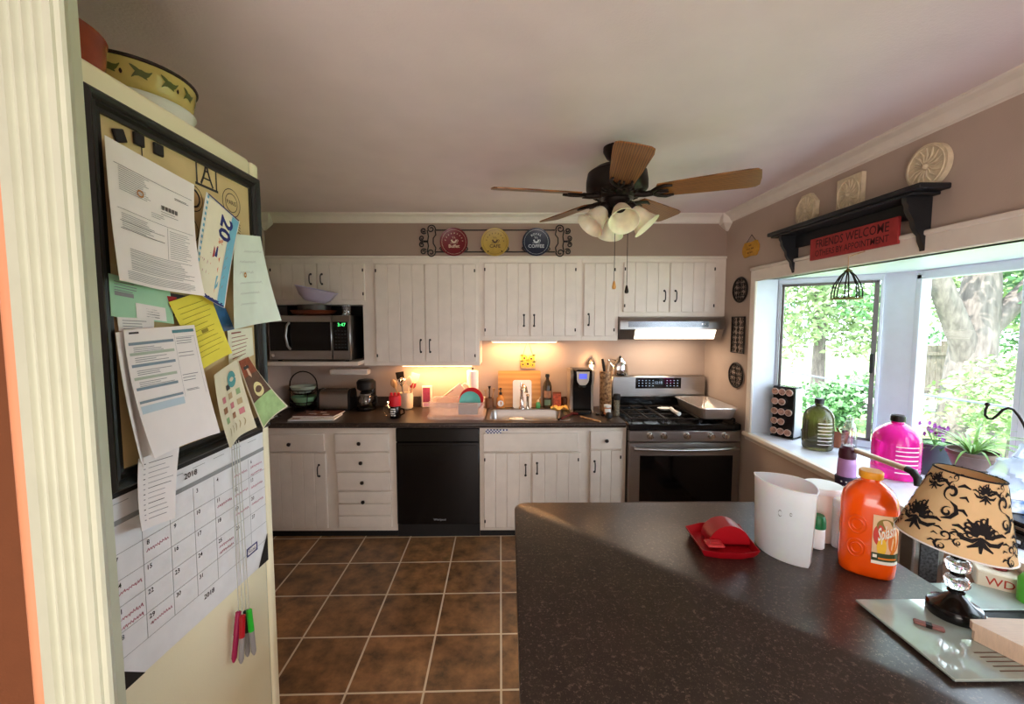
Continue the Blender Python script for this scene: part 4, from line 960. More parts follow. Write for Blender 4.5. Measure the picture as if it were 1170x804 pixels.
# checked towel edge over the false front
yk = YDF-.003
b = MB(); xa_, xb_ = xd(555), xd(580)
n_ = 14
for i in range(n_):
    for j in range(3):
        x0_, x1_ = lerp(xa_, xb_, i/n_), lerp(xa_, xb_, (i+1)/n_); zz = lerp(zd(490.2), zd(495.0), j/3); zw_ = lerp(zd(490.2), zd(495.0), (j+1)/3)
        if i > 9 and j > 0: continue
        b.face([(x0_, yk+.001*math.sin(i), zz), (x1_, yk+.001*math.sin(i+1), zz), (x1_, yk+.001*math.sin(i+1), zw_), (x0_, yk+.001*math.sin(i), zw_)], (i+j) % 2)
bmesh.ops.remove_doubles(b.bm, verts=b.bm.verts[:], dist=1e-5)
ex_ = bmesh.ops.extrude_face_region(b.bm, geom=b.bm.faces[:]); bmesh.ops.translate(b.bm, vec=(0, .0025, 0), verts=[v for v in ex_['geom'] if isinstance(v, bmesh.types.BMVert)])
solo('checked_towel', b, [M_white, M_blue], 'navy and white checked towel tucked above the false front of the sink base', 'towel')
# pod coffee machine
p = cp_(666, 473); kx_, ky_ = p.x, p.y+.13
r = thing('pod_coffee_machine', 'black and silver pod coffee machine with blue screen right of the sink', 'coffee machine', (kx_, ky_, T))
kh = vz(420.5, ky_-.06)-T; hw = .095
sd = [(-.11, 0), (-.11, .025), (-.085, .035), (-.075, kh*.60), (-.105, kh*.72), (-.115, kh*.88), (-.09, kh*.97), (-.03, kh), (.10, kh*.97), (.13, kh*.85), (.13, 0)]
fnk = lambda y, z, d: Vector((kx_+d, ky_+y, T+z))
wpart('body', MB().prism(sd, fnk, -hw+.022, hw-.022), M_black, r)
sd2 = [(-.09, .004), (-.07, .02), (-.06, kh*.60), (-.085, kh*.72), (-.09, kh*.88), (-.07, kh*.955), (-.02, kh*.985), (.10, kh*.955), (.125, kh*.84), (.125, .004)]
for s_ in (-1, 1): wpart('side_panel', MB().prism(sd2, fnk, s_*(hw-.021), s_*hw), mat('silver_plastic', srgb(190, 178, 166), .3, metal=.7), r)
wpart('drip_tray', MB().lathe([(.06, 0), (.064, .006), (.064, .022), (.05, .026)], (kx_, ky_-.10, T), 28), M_blackm, r)
bz = kh*.80
bez = [(.048*math.sin(math.radians(a))*1.0, bz-.008-.055*math.cos(math.radians(a))) for a in range(-80, 81, 20)]+[(.052, bz+.05), (-.052, bz+.05)]
wpart('bezel', MB().prism(bez, lambda s, t, d: Vector((kx_+s, ky_-.116+d, T+t)), -.002, .012), mat('silver_plastic', (0, 0, 0)), r)
wpart('screen', MB().box(kx_-.032, kx_+.032, ky_-.120, ky_-.117, T+bz-.008, T+bz+.034, 0, .001), mat('blue_screen', srgb(80, 90, 190), .2, emit=srgb(90, 100, 210), estr=.9), r)
wpart('nozzle', MB().lathe([(.026, kh*.58), (.03, kh*.6), (.03, kh*.64)], (kx_, ky_-.095, T), 20), M_blackm, r)
wpart('lid_handle', MB().tube([(kx_-.06, ky_-.10, T+kh*.95), (kx_-.05, ky_-.125, T+kh*.965), (kx_+.05, ky_-.125, T+kh*.965), (kx_+.06, ky_-.10, T+kh*.95)], .008, 8), M_black, r)
# night light on the wall
nx_, nz_ = ux(675, yw), vz(416, yw)
r = thing('night_light', 'small glowing plug-in night light on the wall behind the pod coffee machine', 'night light', (nx_, yw, nz_))
wpart('plug_base', MB().box(nx_-.02, nx_+.02, yw-.025, yw, nz_-.03, nz_+.0, 0, .004), M_white, r)
wpart('shade', MB().prism([(-.03, 0), (-.018, .035), (0, .055), (.018, .035), (.03, 0)], lambda s, t, d: Vector((nx_+s, yw-.03+d, nz_+t)), 0, .02), M_iron, r)
wpart('bulb', MB().ball((nx_, yw-.038, nz_+.016), .007, 0, 10, 6), M_warm, r)
lamp('night_light_bulb', 'POINT', (nx_, yw-.055, nz_+.02), 1.1, (1, .62, .3), .015)
# wooden floral decor candle
p = cp_(694, 468); p = Vector((ux(693, 3.5), 3.52, T)); H = vz(410, 3.5)-T
r = thing('knife_block', 'tall brown carved wooden holder with pale floral relief between coffee machine and range', 'utensil holder', p)
M_carve = mat('brown_floral_print', srgb(96, 60, 34), .5, noise=.8, nscale=45, col2=srgb(206, 160, 110))
wpart('body', MB().lathe([(.045, 0), (.05, .01), (.048, H*.6), (.052, H*.74), (.05, H*.76)], p, 24), M_carve, r)
for k, (dx, dy, hh) in enumerate(((-.022, -.01, 1.0), (.02, .0, .96), (.0, .02, .9))):
    wpart('handle', MB().tube([p+Vector((dx*.6, dy, H*.72)), p+Vector((dx*.9, dy, H*.85)), p+Vector((dx*1.5, dy, H*hh))], [.008, .013, .010], 8), mat('pale_handle', srgb(210, 180, 150), .4, noise=.15) if k else M_iron, r)
# jar with white label, pepper mill, ball tool
p = cp_(695, 475.5)+Vector((0, .035, 0))
r = thing('spice_jar', 'squat jar with white label in front of the carved holder', 'jar', p)
wpart('body', MB().lathe([(.026, 0), (.028, .003), (.028, .062), (.025, .066)], p, 24), mat('spice_orange', srgb(205, 140, 90), .3), r)
fn = wrapc(p.x, p.y, .0286); wpart('label', MB().stroke(fn, [(-.03+.006*i, p.z+.042) for i in range(11)], .03, 0, False), M_paper, r)
wpart('lid', MB().lathe([(.028, .0665), (.029, .069), (.029, .082), (.026, .085)], p, 24), M_paper, r)
p = cp_(705.5, 475.5)+Vector((.0, .03, 0))
r = thing('pepper_mill', 'clear pepper grinder with black cap at the worktop end by the range', 'pepper mill', p)
wpart('body', MB().lathe([(.024, 0), (.025, .004), (.022, .05), (.024, .125)], p, 20), mat('pepper_glass', srgb(150, 140, 120), .15, noise=.4, nscale=60), r)
wpart('cap', MB().lathe([(.026, .1255), (.028, .13), (.028, .165), (.024, .172), (.004, .174)], p, 20), M_blackm, r)
p = cp_(695.5, 479)
solo('black_ball', MB().ball(p+Vector((0, .0, .028)), .028, 0, 20, 12), M_blackm, 'shiny black ball-shaped gadget at the front of the worktop by the pepper grinder', 'gadget', org=p)
p = cp_(685, 474)
for k, (dx, dy, lab) in enumerate(((-.01, .01, 'small dark coffee capsule lying left of the black ball'), (.035, .03, 'small dark coffee capsule lying behind the black ball'), (.018, -.012, 'small dark coffee capsule lying nearest the worktop edge left of the black ball'))):
    q = p+Vector((dx*1.3, dy*1.3, 0)); solo('coffee_capsule', MB().lathe([(.014, 0), (.017, .006), (.018, .012), (.012, .012), (.010, .006)], q, 18), M_iron if k else M_dsteel, lab, 'capsule', 'coffee capsules on the worktop')
# tongs and wooden spoon
a, c = at(640, 479, Z=T+.012), at(655, 472, Z=T+.012)
r = thing('tongs', 'dark red handled tongs lying across the right rim of the sink', 'tongs', (a+c)/2)
for s_ in (-1, 1): wpart('arm', MB().tube([a+Vector((s_*.012, s_*.012, .002)), lerp(a, c, .5)+Vector((s_*.013, s_*.01, .004)), c], [.008, .006, .005], 8), mat('dark_red_grip', srgb(96, 26, 26), .4) if s_ > 0 else M_iron, r)
wpart('grip', MB().tube([c-Vector((.02, 0, 0)), c+Vector((.012, -.012, .0)), c+Vector((.03, -.026, 0))], [.010, .012, .009], 8), mat('dark_red_grip', (0, 0, 0)), r)
a, c = at(663, 475.5, Z=T+.008), at(686, 481.5, Z=T+.008)
solo('wooden_stick', MB().tube([a, lerp(a, c, .5), c], [.004, .0065, .006], 8), M_woodt, 'slim wooden handle lying on the worktop in front of the coffee machine', 'utensil')
# spoon rest and foil tray on the range
gt = gz+.0325
p = at(760, 468, Z=gt)
r = thing('spoon_rest', 'white spoon rest lying on the range grates', 'spoon rest', p)
b = MB(); poly = [(.058*math.cos(2*PI*i/24)*1.1, .045*math.sin(2*PI*i/24)) for i in range(24)]
b.ring([[p+Vector((x_*.6, y_*.6, 0)) for x_, y_ in poly], [p+Vector((x_, y_, .016)) for x_, y_ in poly], [p+Vector((x_*.94, y_*.94, .016)) for x_, y_ in poly], [p+Vector((x_*.55, y_*.55, .005)) for x_, y_ in poly]], 0, True, True, True)
wpart('bowl', b, M_white, r)
e = at(776, 473, Z=gt+.018)
wpart('handle', MB().tube([p+Vector((.04, -.02, .014)), lerp(p, e, .6)+Vector((0, 0, .013)), e+Vector((0, 0, .002))], [.016, .013, .016], 10), M_white, r)
x0, x1 = at(800, 466, Z=gt+.085).x, at(849, 467, Z=gt+.085).x-.012
y0, y1 = at(820, 466.5, Z=gt+.085).y, 3.575
b = MB(); z0, z1 = gt, gt+.082
def pleat(x0, x1, y0, y1, z, rad, amp):
    base_ = rr(x0, x1, y0, y1, z, rad, 6); out = []
    for i in range(len(base_)):
        a_, c_ = base_[i], base_[(i+1) % len(base_)]; L = (c_-a_).length; n = max(1, int(L/.012))
        for k in range(n):
            q = a_.lerp(c_, k/n); nn = (c_-a_).normalized().cross(Vector((0, 0, 1))); out.append(q+nn*(amp if (len(out) % 2) else -amp))
    return out
R0 = pleat(x0+.03, x1-.03, y0+.03, y1-.03, z0, .03, 0)
n_ = len(R0)
def scale_ring(R, cx, cy, wx, wy, z, amp):
    X0 = min(q.x for q in R); X1 = max(q.x for q in R); Y0 = min(q.y for q in R); Y1 = max(q.y for q in R); out = []
    for i, q in enumerate(R):
        nx, ny = (q.x-X0)/(X1-X0)*2-1, (q.y-Y0)/(Y1-Y0)*2-1
        f = 1+(amp if i % 2 else -amp)
        out.append(Vector((cx+nx*wx*f, cy+ny*wy*f, z)))
    return out
cx_, cy_, wx, wy = (x0+x1)/2, (y0+y1)/2, (x1-x0)/2, (y1-y0)/2
b.ring([scale_ring(R0, cx_, cy_, wx-.035, wy-.035, z0, .0), scale_ring(R0, cx_, cy_, wx-.028, wy-.028, z0+.01, .012), scale_ring(R0, cx_, cy_, wx-.012, wy-.012, z1-.006, .012), scale_ring(R0, cx_, cy_, wx-.01, wy-.01, z1, 0), scale_ring(R0, cx_, cy_, wx, wy, z1+.002, 0), scale_ring(R0, cx_, cy_, wx+.001, wy+.001, z1-.002, 0), scale_ring(R0, cx_, cy_, wx-.010, wy-.010, z1-.003, 0), scale_ring(R0, cx_, cy_, wx-.0135, wy-.0135, z1-.006, .012), scale_ring(R0, cx_, cy_, wx-.030, wy-.030, z0+.0115, .012), scale_ring(R0, cx_, cy_, wx-.037, wy-.037, z0+.0015, 0)], 0, True, True, True)
solo('foil_tray', b, mat('crinkled_foil', srgb(222, 214, 208), .28, metal=.85, noise=.06, bump=.5, bscale=60), 'large rectangular aluminium foil tray on the right of the range', 'tray')
# kettle on the backguard
p = Vector((ux(709, 3.65), ry1-.045, zb1+.0005)); H = vz(407, 3.65)-p.z
r = thing('kettle', 'polished steel kettle standing on the back of the range', 'kettle', p)
wpart('body', MB().lathe([(.064, 0), (.072, .008), (.066, H*.45), (.052, H*.68), (.036, H*.8), (.03, H*.83)], p, 32, sy=.55), M_chrome, r)
wpart('lid', MB().lathe([(.031, H*.83), (.034, H*.84), (.026, H*.9), (.008, H*.93)], p, 24, sy=.6), M_chrome, r)
wpart('knob', MB().ball(p+Vector((0, 0, H*.96)), .010), M_blackm, r)
wpart('spout', MB().tube([p+Vector((-.055, 0, H*.4)), p+Vector((-.085, -.005, H*.6)), p+Vector((-.105, -.005, H*.82))], [.016, .011, .010], 10), M_chrome, r)
wpart('handle', MB().tube([p+Vector((-.04, 0, H*.78)), p+Vector((-.088, .0, H*.86)), p+Vector((-.09, .012, H*.5))], .005, 8), M_chrome, r)
# small bottles on the far edge by the wall
for u, lab in ((829.5, 'small oil vial on the wall ledge, left of two behind the foil tray'), (840, 'small oil vial on the wall ledge, right of two behind the foil tray')):
    pass
# ================================================================== REFRIGERATOR AND ITS PAPERS
FX = -.75
fy0, fy1 = .76, at(295, 188, X=FX).y
fz1 = at(295, 188, X=FX).z
r = thing('refrigerator', 'tall cream refrigerator covered in pinned papers behind the ivory casing', 'refrigerator', (-1.12, (fy0+fy1)/2, 0))
yd_ = at(289.5, 190, X=FX).y-.012
wpart('body', MB().box(-1.50, FX, fy0, yd_-.004, .0, fz1, 0, .012, seg=3), M_fridge, r)
dz = 1.35
wpart('door', MB().box(-1.50, FX+.001, yd_, fy1, .06, fz1-.003, 0, .010, seg=3), M_fridge, r)
wpart('gasket', MB().box(-1.49, FX-.006, yd_-.0038, yd_-.0002, .06, fz1-.01), M_casing, r)
# bowls on top
tz_ = fz1+.0005
r = thing('red_bowl', 'red-brown glazed bowl at the near end of the refrigerator top', 'bowl', (-.985, .925, tz_))
wpart('body', dish([(.06, 0), (.085, .012), (.118, .085), (.122, .135), (.124, .14)], .006, (-.985, .925, tz_), 48), mat('red_brown_glaze', srgb(150, 66, 40), .2, noise=.15), r)
c = (-1.0, 1.192, tz_)
r = thing('enamel_bowl', 'yellow olive-painted enamel basin with dark rim on the refrigerator top', 'bowl', c)
def zf(u, v): return at(u, v, X=-.93).z
prof_ = [(.085, .078), (.10, .082), (.128, .110), (.138, .168)]
wpart('body', dish(prof_, .004, c, 48), mat('yellow_enamel', srgb(212, 190, 112), .18, noise=.06), r)
wpart('rim', MB().tube([(c[0]+.139*math.cos(2*PI*i/48), c[1]+.139*math.sin(2*PI*i/48), tz_+.169) for i in range(48)], .0045, 8, loop=True), mat('dark_enamel_rim', srgb(44, 34, 28), .25), r)
b = MB()
def onbowl(s, t):
    a = s; rad = lerp(.1285, .1385, (t-.085)/.055)+.0012 if t > .085 else lerp(.10, .128, (t-.052)/.033)+.0012
    return Vector((c[0]+rad*math.cos(a), c[1]+rad*math.sin(a), tz_+t+.027))
for k in range(14):
    a = 2*PI*k/14
    b.stroke(onbowl, [(a+.02+.05*i, .098+.006*math.sin(i)+.004*i) for i in range(7)], .018 if False else .016, 0)
    b.stroke(onbowl, [(a+.05*i, .125-.008*i*.6) for i in range(6)], .013, 0)
    if k % 2: b.stroke(onbowl, [(a+.30+.012*i, .105) for i in range(5)], .012, 1)
wpart('olive_pattern', b, [mat('olive_green', srgb(92, 100, 44), .4), mat('olive_black', srgb(40, 24, 20), .3)], r)
solo('white_bowl', dish([(.08, 0), (.112, .016), (.130, .092), (.136, .098)], .004, c, 48), M_white, 'white shallow dish under the yellow enamel basin on the refrigerator', 'dish')
# memo board
BX = FX+.001
def brd(u, v, off=0): return at(u, v, X=BX+off)
by0, by1 = at(94, 100, X=FX+.02).y, at(295, 205, X=FX+.02).y
bz0, bz1 = at(301, 488, X=FX+.02).z-.002, at(294, 205, X=FX+.02).z
r = thing('memo_board', 'black framed tan memo board with postmark print on the refrigerator side', 'memo board', (BX, (by0+by1)/2, bz0))
fw = .034
wpart('panel', MB().box(BX, BX+.008, by0+.02, by1-.02, bz0+.02, bz1-.02), mat('tan_board', srgb(214, 192, 140), .7, noise=.08, nscale=10), r)
fr = [(0, 0), (.022, .0), (.026, .005), (.024, .011), (.018, .016), (.020, .021), (.014, .026), (.015, fw), (.0, fw)]
def framebar(b, a0, a1, horiz, base, sgn):
    L0, L1 = a0, a1
    ring0, ring1 = [], []
    for dx, t in fr:
        if horiz: ring0.append(Vector((BX+dx, L0+t, base+sgn*t))); ring1.append(Vector((BX+dx, L1-t, base+sgn*t)))
        else: ring0.append(Vector((BX+dx, base+sgn*t, L0+t))); ring1.append(Vector((BX+dx, base+sgn*t, L1-t)))
    b.ring([ring0, ring1], 0, True, True, True)
M_frame = mat('black_green_frame', srgb(24, 30, 27), .42, noise=.12)
for horiz, base, sgn, a0, a1 in ((1, bz1, -1, by0, by1), (1, bz0, 1, by0, by1), (0, by0, 1, bz0, bz1), (0, by1, -1, bz0, bz1)):
    b = MB(); framebar(b, a0, a1, horiz, base, sgn); wpart('frame_rail', b, M_frame, r)
b = MB(); o_ = BX+.0086
def P_(u, v):
    p_ = at(u, v, X=o_); return p_.y, p_.z
def circ(b, u, v, rad, wd=.002):
    y_, z_ = P_(u, v); b.stroke(lambda s, t: Vector((o_, s, t)), [(y_+rad*math.cos(2*PI*i/28), z_+rad*math.sin(2*PI*i/28)) for i in range(29)], wd, 0, False)
circ(b, 264.5, 232, .036); circ(b, 264.5, 232, .024); circ(b, 221, 226, .03); circ(b, 221, 226, .02, .005); circ(b, 216, 262, .03)
fo = lambda s, t: Vector((o_, s, t))
y_, z_ = P_(264.5, 232); b.text('PARIS', lambda s, t: fo(y_+s, z_+t), .016)
y0_, z0_ = P_(236, 199)
wpart('postmark_print', b, M_ink, r); b = MB()
for s_ in (-1, 1): b.stroke(fo, [(y0_+s_*.020*(1-i/6)**1.6+s_*.001, z0_-.028+.056*i/6) for i in range(7)], .006, 0, False)
b.stroke(fo, [(y0_-.014, z0_-.012), (y0_+.014, z0_-.012)], .004, 0, False); b.stroke(fo, [(y0_-.006, z0_+.006), (y0_+.006, z0_+.006)], .004, 0, False)
for (dy, a) in ((-.034, 0), (.034, 0)): b.stroke(fo, [(y0_+dy, z0_-.03), (y0_+dy, z0_+.03)], .005, 0, False)
b.stroke(fo, [(y0_-.04, z0_-.032), (y0_+.04, z0_-.032)], .006, 0, False); b.stroke(fo, [(y0_-.04, z0_+.032), (y0_+.04, z0_+.032)], .003, 0, False)
for k in range(4): b.stroke(fo, [(y_-.03+.008*i, z_-.05-.008*k+.003*math.sin(i*1.3)) for i in range(9)], .0018, 0, False)
wpart('stamp_print', b, M_ink, r); b = MB()
y_, z_ = P_(162, 171); b.stroke(fo, [(y_, z_-.03), (y_, z_+.02)], .004, 0); b.stroke(fo, [(y_-.012, z_-.03), (y_, z_-.02), (y_+.012, z_-.03)], .004, 0)
wpart('tower_print', b, M_ink, r)
# square magnets at the top of the board
for k, (u, v, lab) in enumerate(((136.5, 155, 'black square magnet at the top left of the memo board'), (158.5, 159.5, 'black square magnet second from left along the memo board top'), (181, 171, 'black square magnet nearest the postmark print along the memo board top'))):
    p = at(u, v, X=BX+.012); b = MB().box(-.003, .003, -.012, .012, -.012, .012, 0, .0015, Matrix.Translation(p) @ Matrix.Rotation(.35*(k == 0), 4, 'X'))
    solo('magnet', b, M_blackm, lab, 'magnet', 'square magnets on the memo board')
# ------------------------------------------------------------------ papers
def paper(name, label, cat, corners, off, mats, marks=None, curl=(0, 0, 0, 0), group=None, n=10, amp=0, twist=0):
    """corners: pixel TL, TR, BR, BL on the board plane; curl lifts each corner off the wall"""
    C4 = [at(u, v, X=BX+off) for u, v in corners]
    def S(s, t, lift=0):       # s to the right, t downwards
        p_ = C4[0]*(1-s)*(1-t)+C4[1]*s*(1-t)+C4[2]*s*t+C4[3]*(1-s)*t
        cl = curl[0]*((1-s)*(1-t))**2+curl[1]*(s*(1-t))**2+curl[2]*(s*t)**2+curl[3]*((1-s)*t)**2
        return p_+Vector((cl+amp*math.sin(PI*s*2+1)*t+lift, 0, 0))
    b = MB()
    g = [[b.bm.verts.new(S(i/n, j/n)) for i in range(n+1)] for j in range(n+1)]
    for j in range(n):
        for i in range(n): b.bm.faces.new((g[j][i], g[j+1][i], g[j+1][i+1], g[j][i+1]))
    ex = bmesh.ops.extrude_face_region(b.bm, geom=b.bm.faces[:])
    bmesh.ops.translate(b.bm, vec=(-.0006, 0, 0), verts=[v for v in ex['geom'] if isinstance(v, bmesh.types.BMVert)])
    bmesh.ops.recalc_face_normals(b.bm, faces=b.bm.faces[:])
    def q(s0, t0, s1, t1, m):
        k = max(1, int(abs(s1-s0)*n)); 
        for i in range(k):
            a_, c_ = lerp(s0, s1, i/k), lerp(s0, s1, (i+1)/k)
            kk = max(1, int(abs(t1-t0)*n))
            for j in range(kk):
                ta, tb = lerp(t0, t1, j/kk), lerp(t0, t1, (j+1)/kk)
                b.face([S(a_, tb, .0012), S(c_, tb, .0012), S(c_, ta, .0012), S(a_, ta, .0012)], m)
    if marks: marks(b, q, S)
    org = sum((v.co for v in b.bm.verts), Vector())/len(b.bm.verts); org.z = min(v.co.z for v in b.bm.verts)
    o = b.build(name, mats, None, org=org, flip=False); o.location = org; o['label'] = label; o['category'] = cat
    if group: o['group'] = group
    return o
rp_ = random.Random(21)
def lines(q, s0, s1, t0, t1, n, m=1, h=.006, jag=.3):
    for i in range(n):
        t = lerp(t0, t1, i/max(1, n-1)); q(s0, t, s1-(s1-s0)*jag*rp_.random(), t+h, m)
def scrib(b, S, s0, t0, w_, h_, m, seed=0):
    rr_ = random.Random(seed); pts = [(s0+w_*i/26, t0+h_*math.sin(i*2.2+rr_.random())*(.4+.6*rr_.random())) for i in range(27)]
    b.stroke(lambda s, t: S(s, t, .0014), pts, .004, m, False)
def bill_marks(b, q, S):
    lines(q, .10, .45, .17, .33, 12, 2, .004); q(.06, .155, .96, .158, 1)
    lines(q, .74, .92, .205, .215, 2, 1, .004)
    for i in range(16): q(.58+.013*i, .31, .58+.013*i+(.009 if i % 3 else .004), .345, 1)
    lines(q, .58, .80, .36, .38, 2, 2, .004)
    lines(q, .46, .62, .40, .43, 3, 2, .004); q(.06, .47, .96, .4725, 1)
    lines(q, .10, .5, .50, .60, 8, 2, .004); lines(q, .68, .92, .50, .72, 14, 2, .004); q(.08, .555, .62, .558, 1); q(.08, .61, .62, .614, 1)
    q(.655, .48, .658, .74, 1)
    for t in (.745, .775, .80, .83, .855, .88): lines(q, .16, .94, t, t+.014, 2, 2, .004, .2)
    lines(q, .10, .94, .915, .97, 6, 2, .0035, .1)
    b.stroke(lambda s, t: S(s, t, .0016), [(.33+.035*math.cos(2*PI*i/16), .30+.022*math.sin(2*PI*i/16)) for i in range(17)], .012, 3, False)
paper('document', 'pinned brown envelope edge showing behind the large printed bill', 'envelope', [(118, 190), (200, 240), (200, 310), (123, 300)], .012, [mat('manila', srgb(206, 176, 128), .8)])
paper('printed_bill', 'large white printed bill with barcode at the upper left of the memo board', 'paper', [(119.5, 154), (220, 211), (216.5, 338), (126, 320)], .030, [M_paper, M_ink, M_gink, M_woodl], bill_marks, (0, .004, .03, .012), amp=.006)
def env_marks(b, q, S):
    lines(q, .06, .40, .14, .34, 4, 1, .02); q(.06, .38, .34, .48, 1)
    q(.36, .58, .86, .96, 2); lines(q, .52, .78, .68, .88, 4, 1, .022)
paper('green_envelope', 'pale green envelope with white address window under the printed bill', 'envelope', [(124, 312), (194, 330), (199, 370), (127, 361)], .016, [mat('mint_paper', srgb(172, 222, 188), .8), M_gink, M_paper], env_marks)
def coup_marks(b, q, S):
    nv = 1; q(.04, .0, .96, .012, 1)
    for i in range(16): q(.03, .02+.06*i, .075, .05+.06*i, 3)
    q(.08, .02, .74, .97, 5); q(.76, .02, .965, .98, 3)
    # big numerals run along the card
    fn = lambda s, t: S(.46+t, .14+s, .0018)
    b.text('20', lambda s, t: S(.62+t*1.9, .21+s*1.0, .0018), .25, 1, bold=.03)
    b.text('%', lambda s, t: S(.56+t*1.9, .37+s*1.0, .0018), .09, 4, bold=.01)
    q(.34, .47, .38, .58, 2); q(.44, .45, .56, .55, 1); q(.42, .44, .47, .60, 6); q(.50, .42, .545, .5, 6)
    for i in range(4): q(.30+.03*i, .60, .315+.03*i, .80, 4 if i == 3 else 7)
    lines(lambda a, b_, c_, d_, m: q(b_, a, d_, c_, m), .60, .86, .10, .24, 4, 7, .015)
    q(.62, .72, .70, .88, 3); q(.60, .50, .635, .95, 4); q(.0, .965, .96, 1.0, 1)
    for i in range(8): q(.80, .06+.10*i, .845, .12+.10*i, 2)
paper('discount_coupon', 'blue bordered 20 percent coupon card hanging slanted at the centre of the memo board', 'coupon', [(236, 219), (274, 253), (252, 352), (216, 330)], .034, [mat('coupon_white', srgb(240, 242, 236), .7), M_blue, M_gink, mat('sky_blue_print', srgb(120, 190, 216), .7), mat('orange_print', srgb(226, 120, 70), .7), mat('cream_print', srgb(242, 240, 214), .7), M_red, M_pink], coup_marks, (0, 0, .01, .01))
def hand_marks(b, q, S):
    for k in range(6): scrib(b, S, .16 if k else .3, .18+.115*k, .62-.1*(k % 3), .018, 1, k)
    b.stroke(lambda s, t: S(s, t, .0016), [(.32+.03*math.cos(2*PI*i/12), .44+.02*math.sin(2*PI*i/12)) for i in range(13)], .02, 2, False)
paper('handwritten_note', 'white handwritten letter sheet with bent corner right of the coupon', 'paper', [(268, 267), (297.5, 270), (313, 366), (262, 376)], .026, [mat('pale_mint_paper', srgb(224, 240, 226), .8), M_gink, M_woodl], hand_marks, (0, 0, .02, .01), amp=.004)
def yel_marks(b, q, S): lines(q, .1, .9, .12, .85, 11, 1, .006, .3); q(.42, .5, .6, .55, 1)
paper('dark_flyer', 'dark flyer corner with red print behind the yellow carbon slip', 'flyer', [(186, 333), (214, 338), (200, 360), (196, 362)], .0155, [mat('charcoal_print', srgb(50, 46, 52), .6), M_red], lambda b, q, S: q(.1, .15, .55, .6, 1))
paper('blue_flyer', 'blue glossy flyer edge between the yellow slip and the handwritten letter', 'flyer', [(244, 345), (258, 352), (268, 376), (250, 380)], .0158, [mat('blue_gloss', srgb(54, 104, 150), .3, noise=.3, nscale=30)])
paper('yellow_slip', 'yellow carbon-copy slip below the coupon', 'paper', [(193, 345), (238, 330), (262, 403), (228, 421)], .020, [mat('yellow_paper', srgb(240, 230, 84), .8, noise=.04), mat('olive_ink', srgb(150, 140, 50), .8)], yel_marks, (0, 0, .008, .01))
paper('pink_note', 'small cream note with red heading under the handwritten letter', 'paper', [(260, 377), (288, 374), (290, 405), (262, 420)], .0157, [mat('cream_paper', srgb(238, 240, 214), .8), mat('brown_ink', srgb(150, 84, 70), .8)], lambda b, q, S: (lines(q, .12, .85, .22, .8, 6, 1, .02), q(.12, .08, .5, .12, 1)))
paper('folded_sheet', 'white folded sheets peeking out behind the statement', 'paper', [(132, 380), (150, 376), (176, 520), (146, 534)], .027, [M_paper], None, (0, 0, .004, .02), amp=.01)
paper('address_slip', 'white slip with address lines just above the statement', 'paper', [(134, 362), (176, 364), (176, 380), (136, 378)], .0162, [M_paper, M_gink], lambda b, q, S: lines(q, .1, .85, .2, .8, 4, 1, .05))
def stat_marks(b, q, S):
    T_ = 4
    q(.05, .02, .17, .035, 1); q(.62, .03, .96, .055, 5)
    for k, t in enumerate((.10, .18, .27, .37, .45)): q(.03, t, .62-.01*k, t+.022, 3 if k % 2 == 0 or k == 2 else 6)
    for t in (.14, .22, .32, .41): lines(q, .08, .55, t, t+.03, 3, 2, .005, .5)
    q(.66, .09, .96, .093, 2); lines(q, .66, .92, .10, .14, 3, 2, .006); lines(q, .66, .9, .22, .25, 2, 2, .006); lines(q, .66, .92, .41, .46, 3, 2, .006)
    q(.03, .555, .62, .575, 3); q(.03, .595, .62, .655, 4); q(.95, .10, .953, .60, 2); q(.64, .06, .643, .60, 2)
    lines(q, .68, .9, .54, .55, 2, 2, .005)
paper('account_statement', 'white account statement with blue-grey bands over the lower left of the board', 'paper', [(141, 377), (222, 371), (245, 494), (156, 524)], .034, [M_paper, M_ink, M_gink, mat('slate_band', srgb(130, 152, 164), .8), mat('pale_blue_band', srgb(190, 212, 222), .8), mat('teal_band', srgb(90, 140, 150), .8), mat('pale_green_band', srgb(180, 196, 176), .8)], stat_marks, (0, 0, .014, .035))
def list_marks(b, q, S):
    for k in range(12): q(.24, .10+.07*k, .9-.25*rp_.random(), .10+.07*k+.008, 1 if k in (0, 5, 8) else 2); q(.12, .10+.07*k, .17, .112+.07*k, 1 if k % 3 == 0 else 2)
paper('chore_list', 'narrow printed list hanging below the statement over the calendar', 'paper', [(156, 524), (203, 510), (197, 592), (155, 607)], .028, [M_paper, M_ink, M_gink], list_marks, (.004, .004, .006, .012))
def puz_marks(b, q, S):
    cols = [2, 3, 4, 5]
    for k in range(9): q(.12+.28*(k % 3)+.05*rp_.random(), .36+.14*(k//3), .28+.28*(k % 3), .44+.14*(k//3), cols[(k*5) % 4])
    b.stroke(lambda s, t: S(s, t, .0016), [(.62+.12*math.cos(2*PI*i/14), .20+.07*math.sin(2*PI*i/14)) for i in range(15)], .08, 1, False)
    q(.38, .24, .52, .31, 6)
    for k in range(5): b.stroke(lambda s, t: S(s, t, .0016), [(.2+.14*k+.03*math.sin(i), .78+.028*i) for i in range(5)], .03, 7, True)
paper('newspaper_clipping', 'aged newspaper clipping with small coloured pictures at the lower right of the board', 'clipping', [(243, 428), (271, 410), (287, 488), (252, 512)], .038, [mat('newsprint', srgb(224, 220, 190), .85, noise=.05), mat('print_teal', srgb(90, 160, 160), .8), mat('print_pink', srgb(206, 130, 134), .8), mat('print_tan', srgb(190, 170, 130), .8), mat('print_green', srgb(150, 180, 130), .8), mat('print_brown', srgb(150, 110, 80), .8), M_ink, mat('print_olive', srgb(176, 160, 116), .8)], puz_marks, (.004, .0, .012, .02), amp=.004)
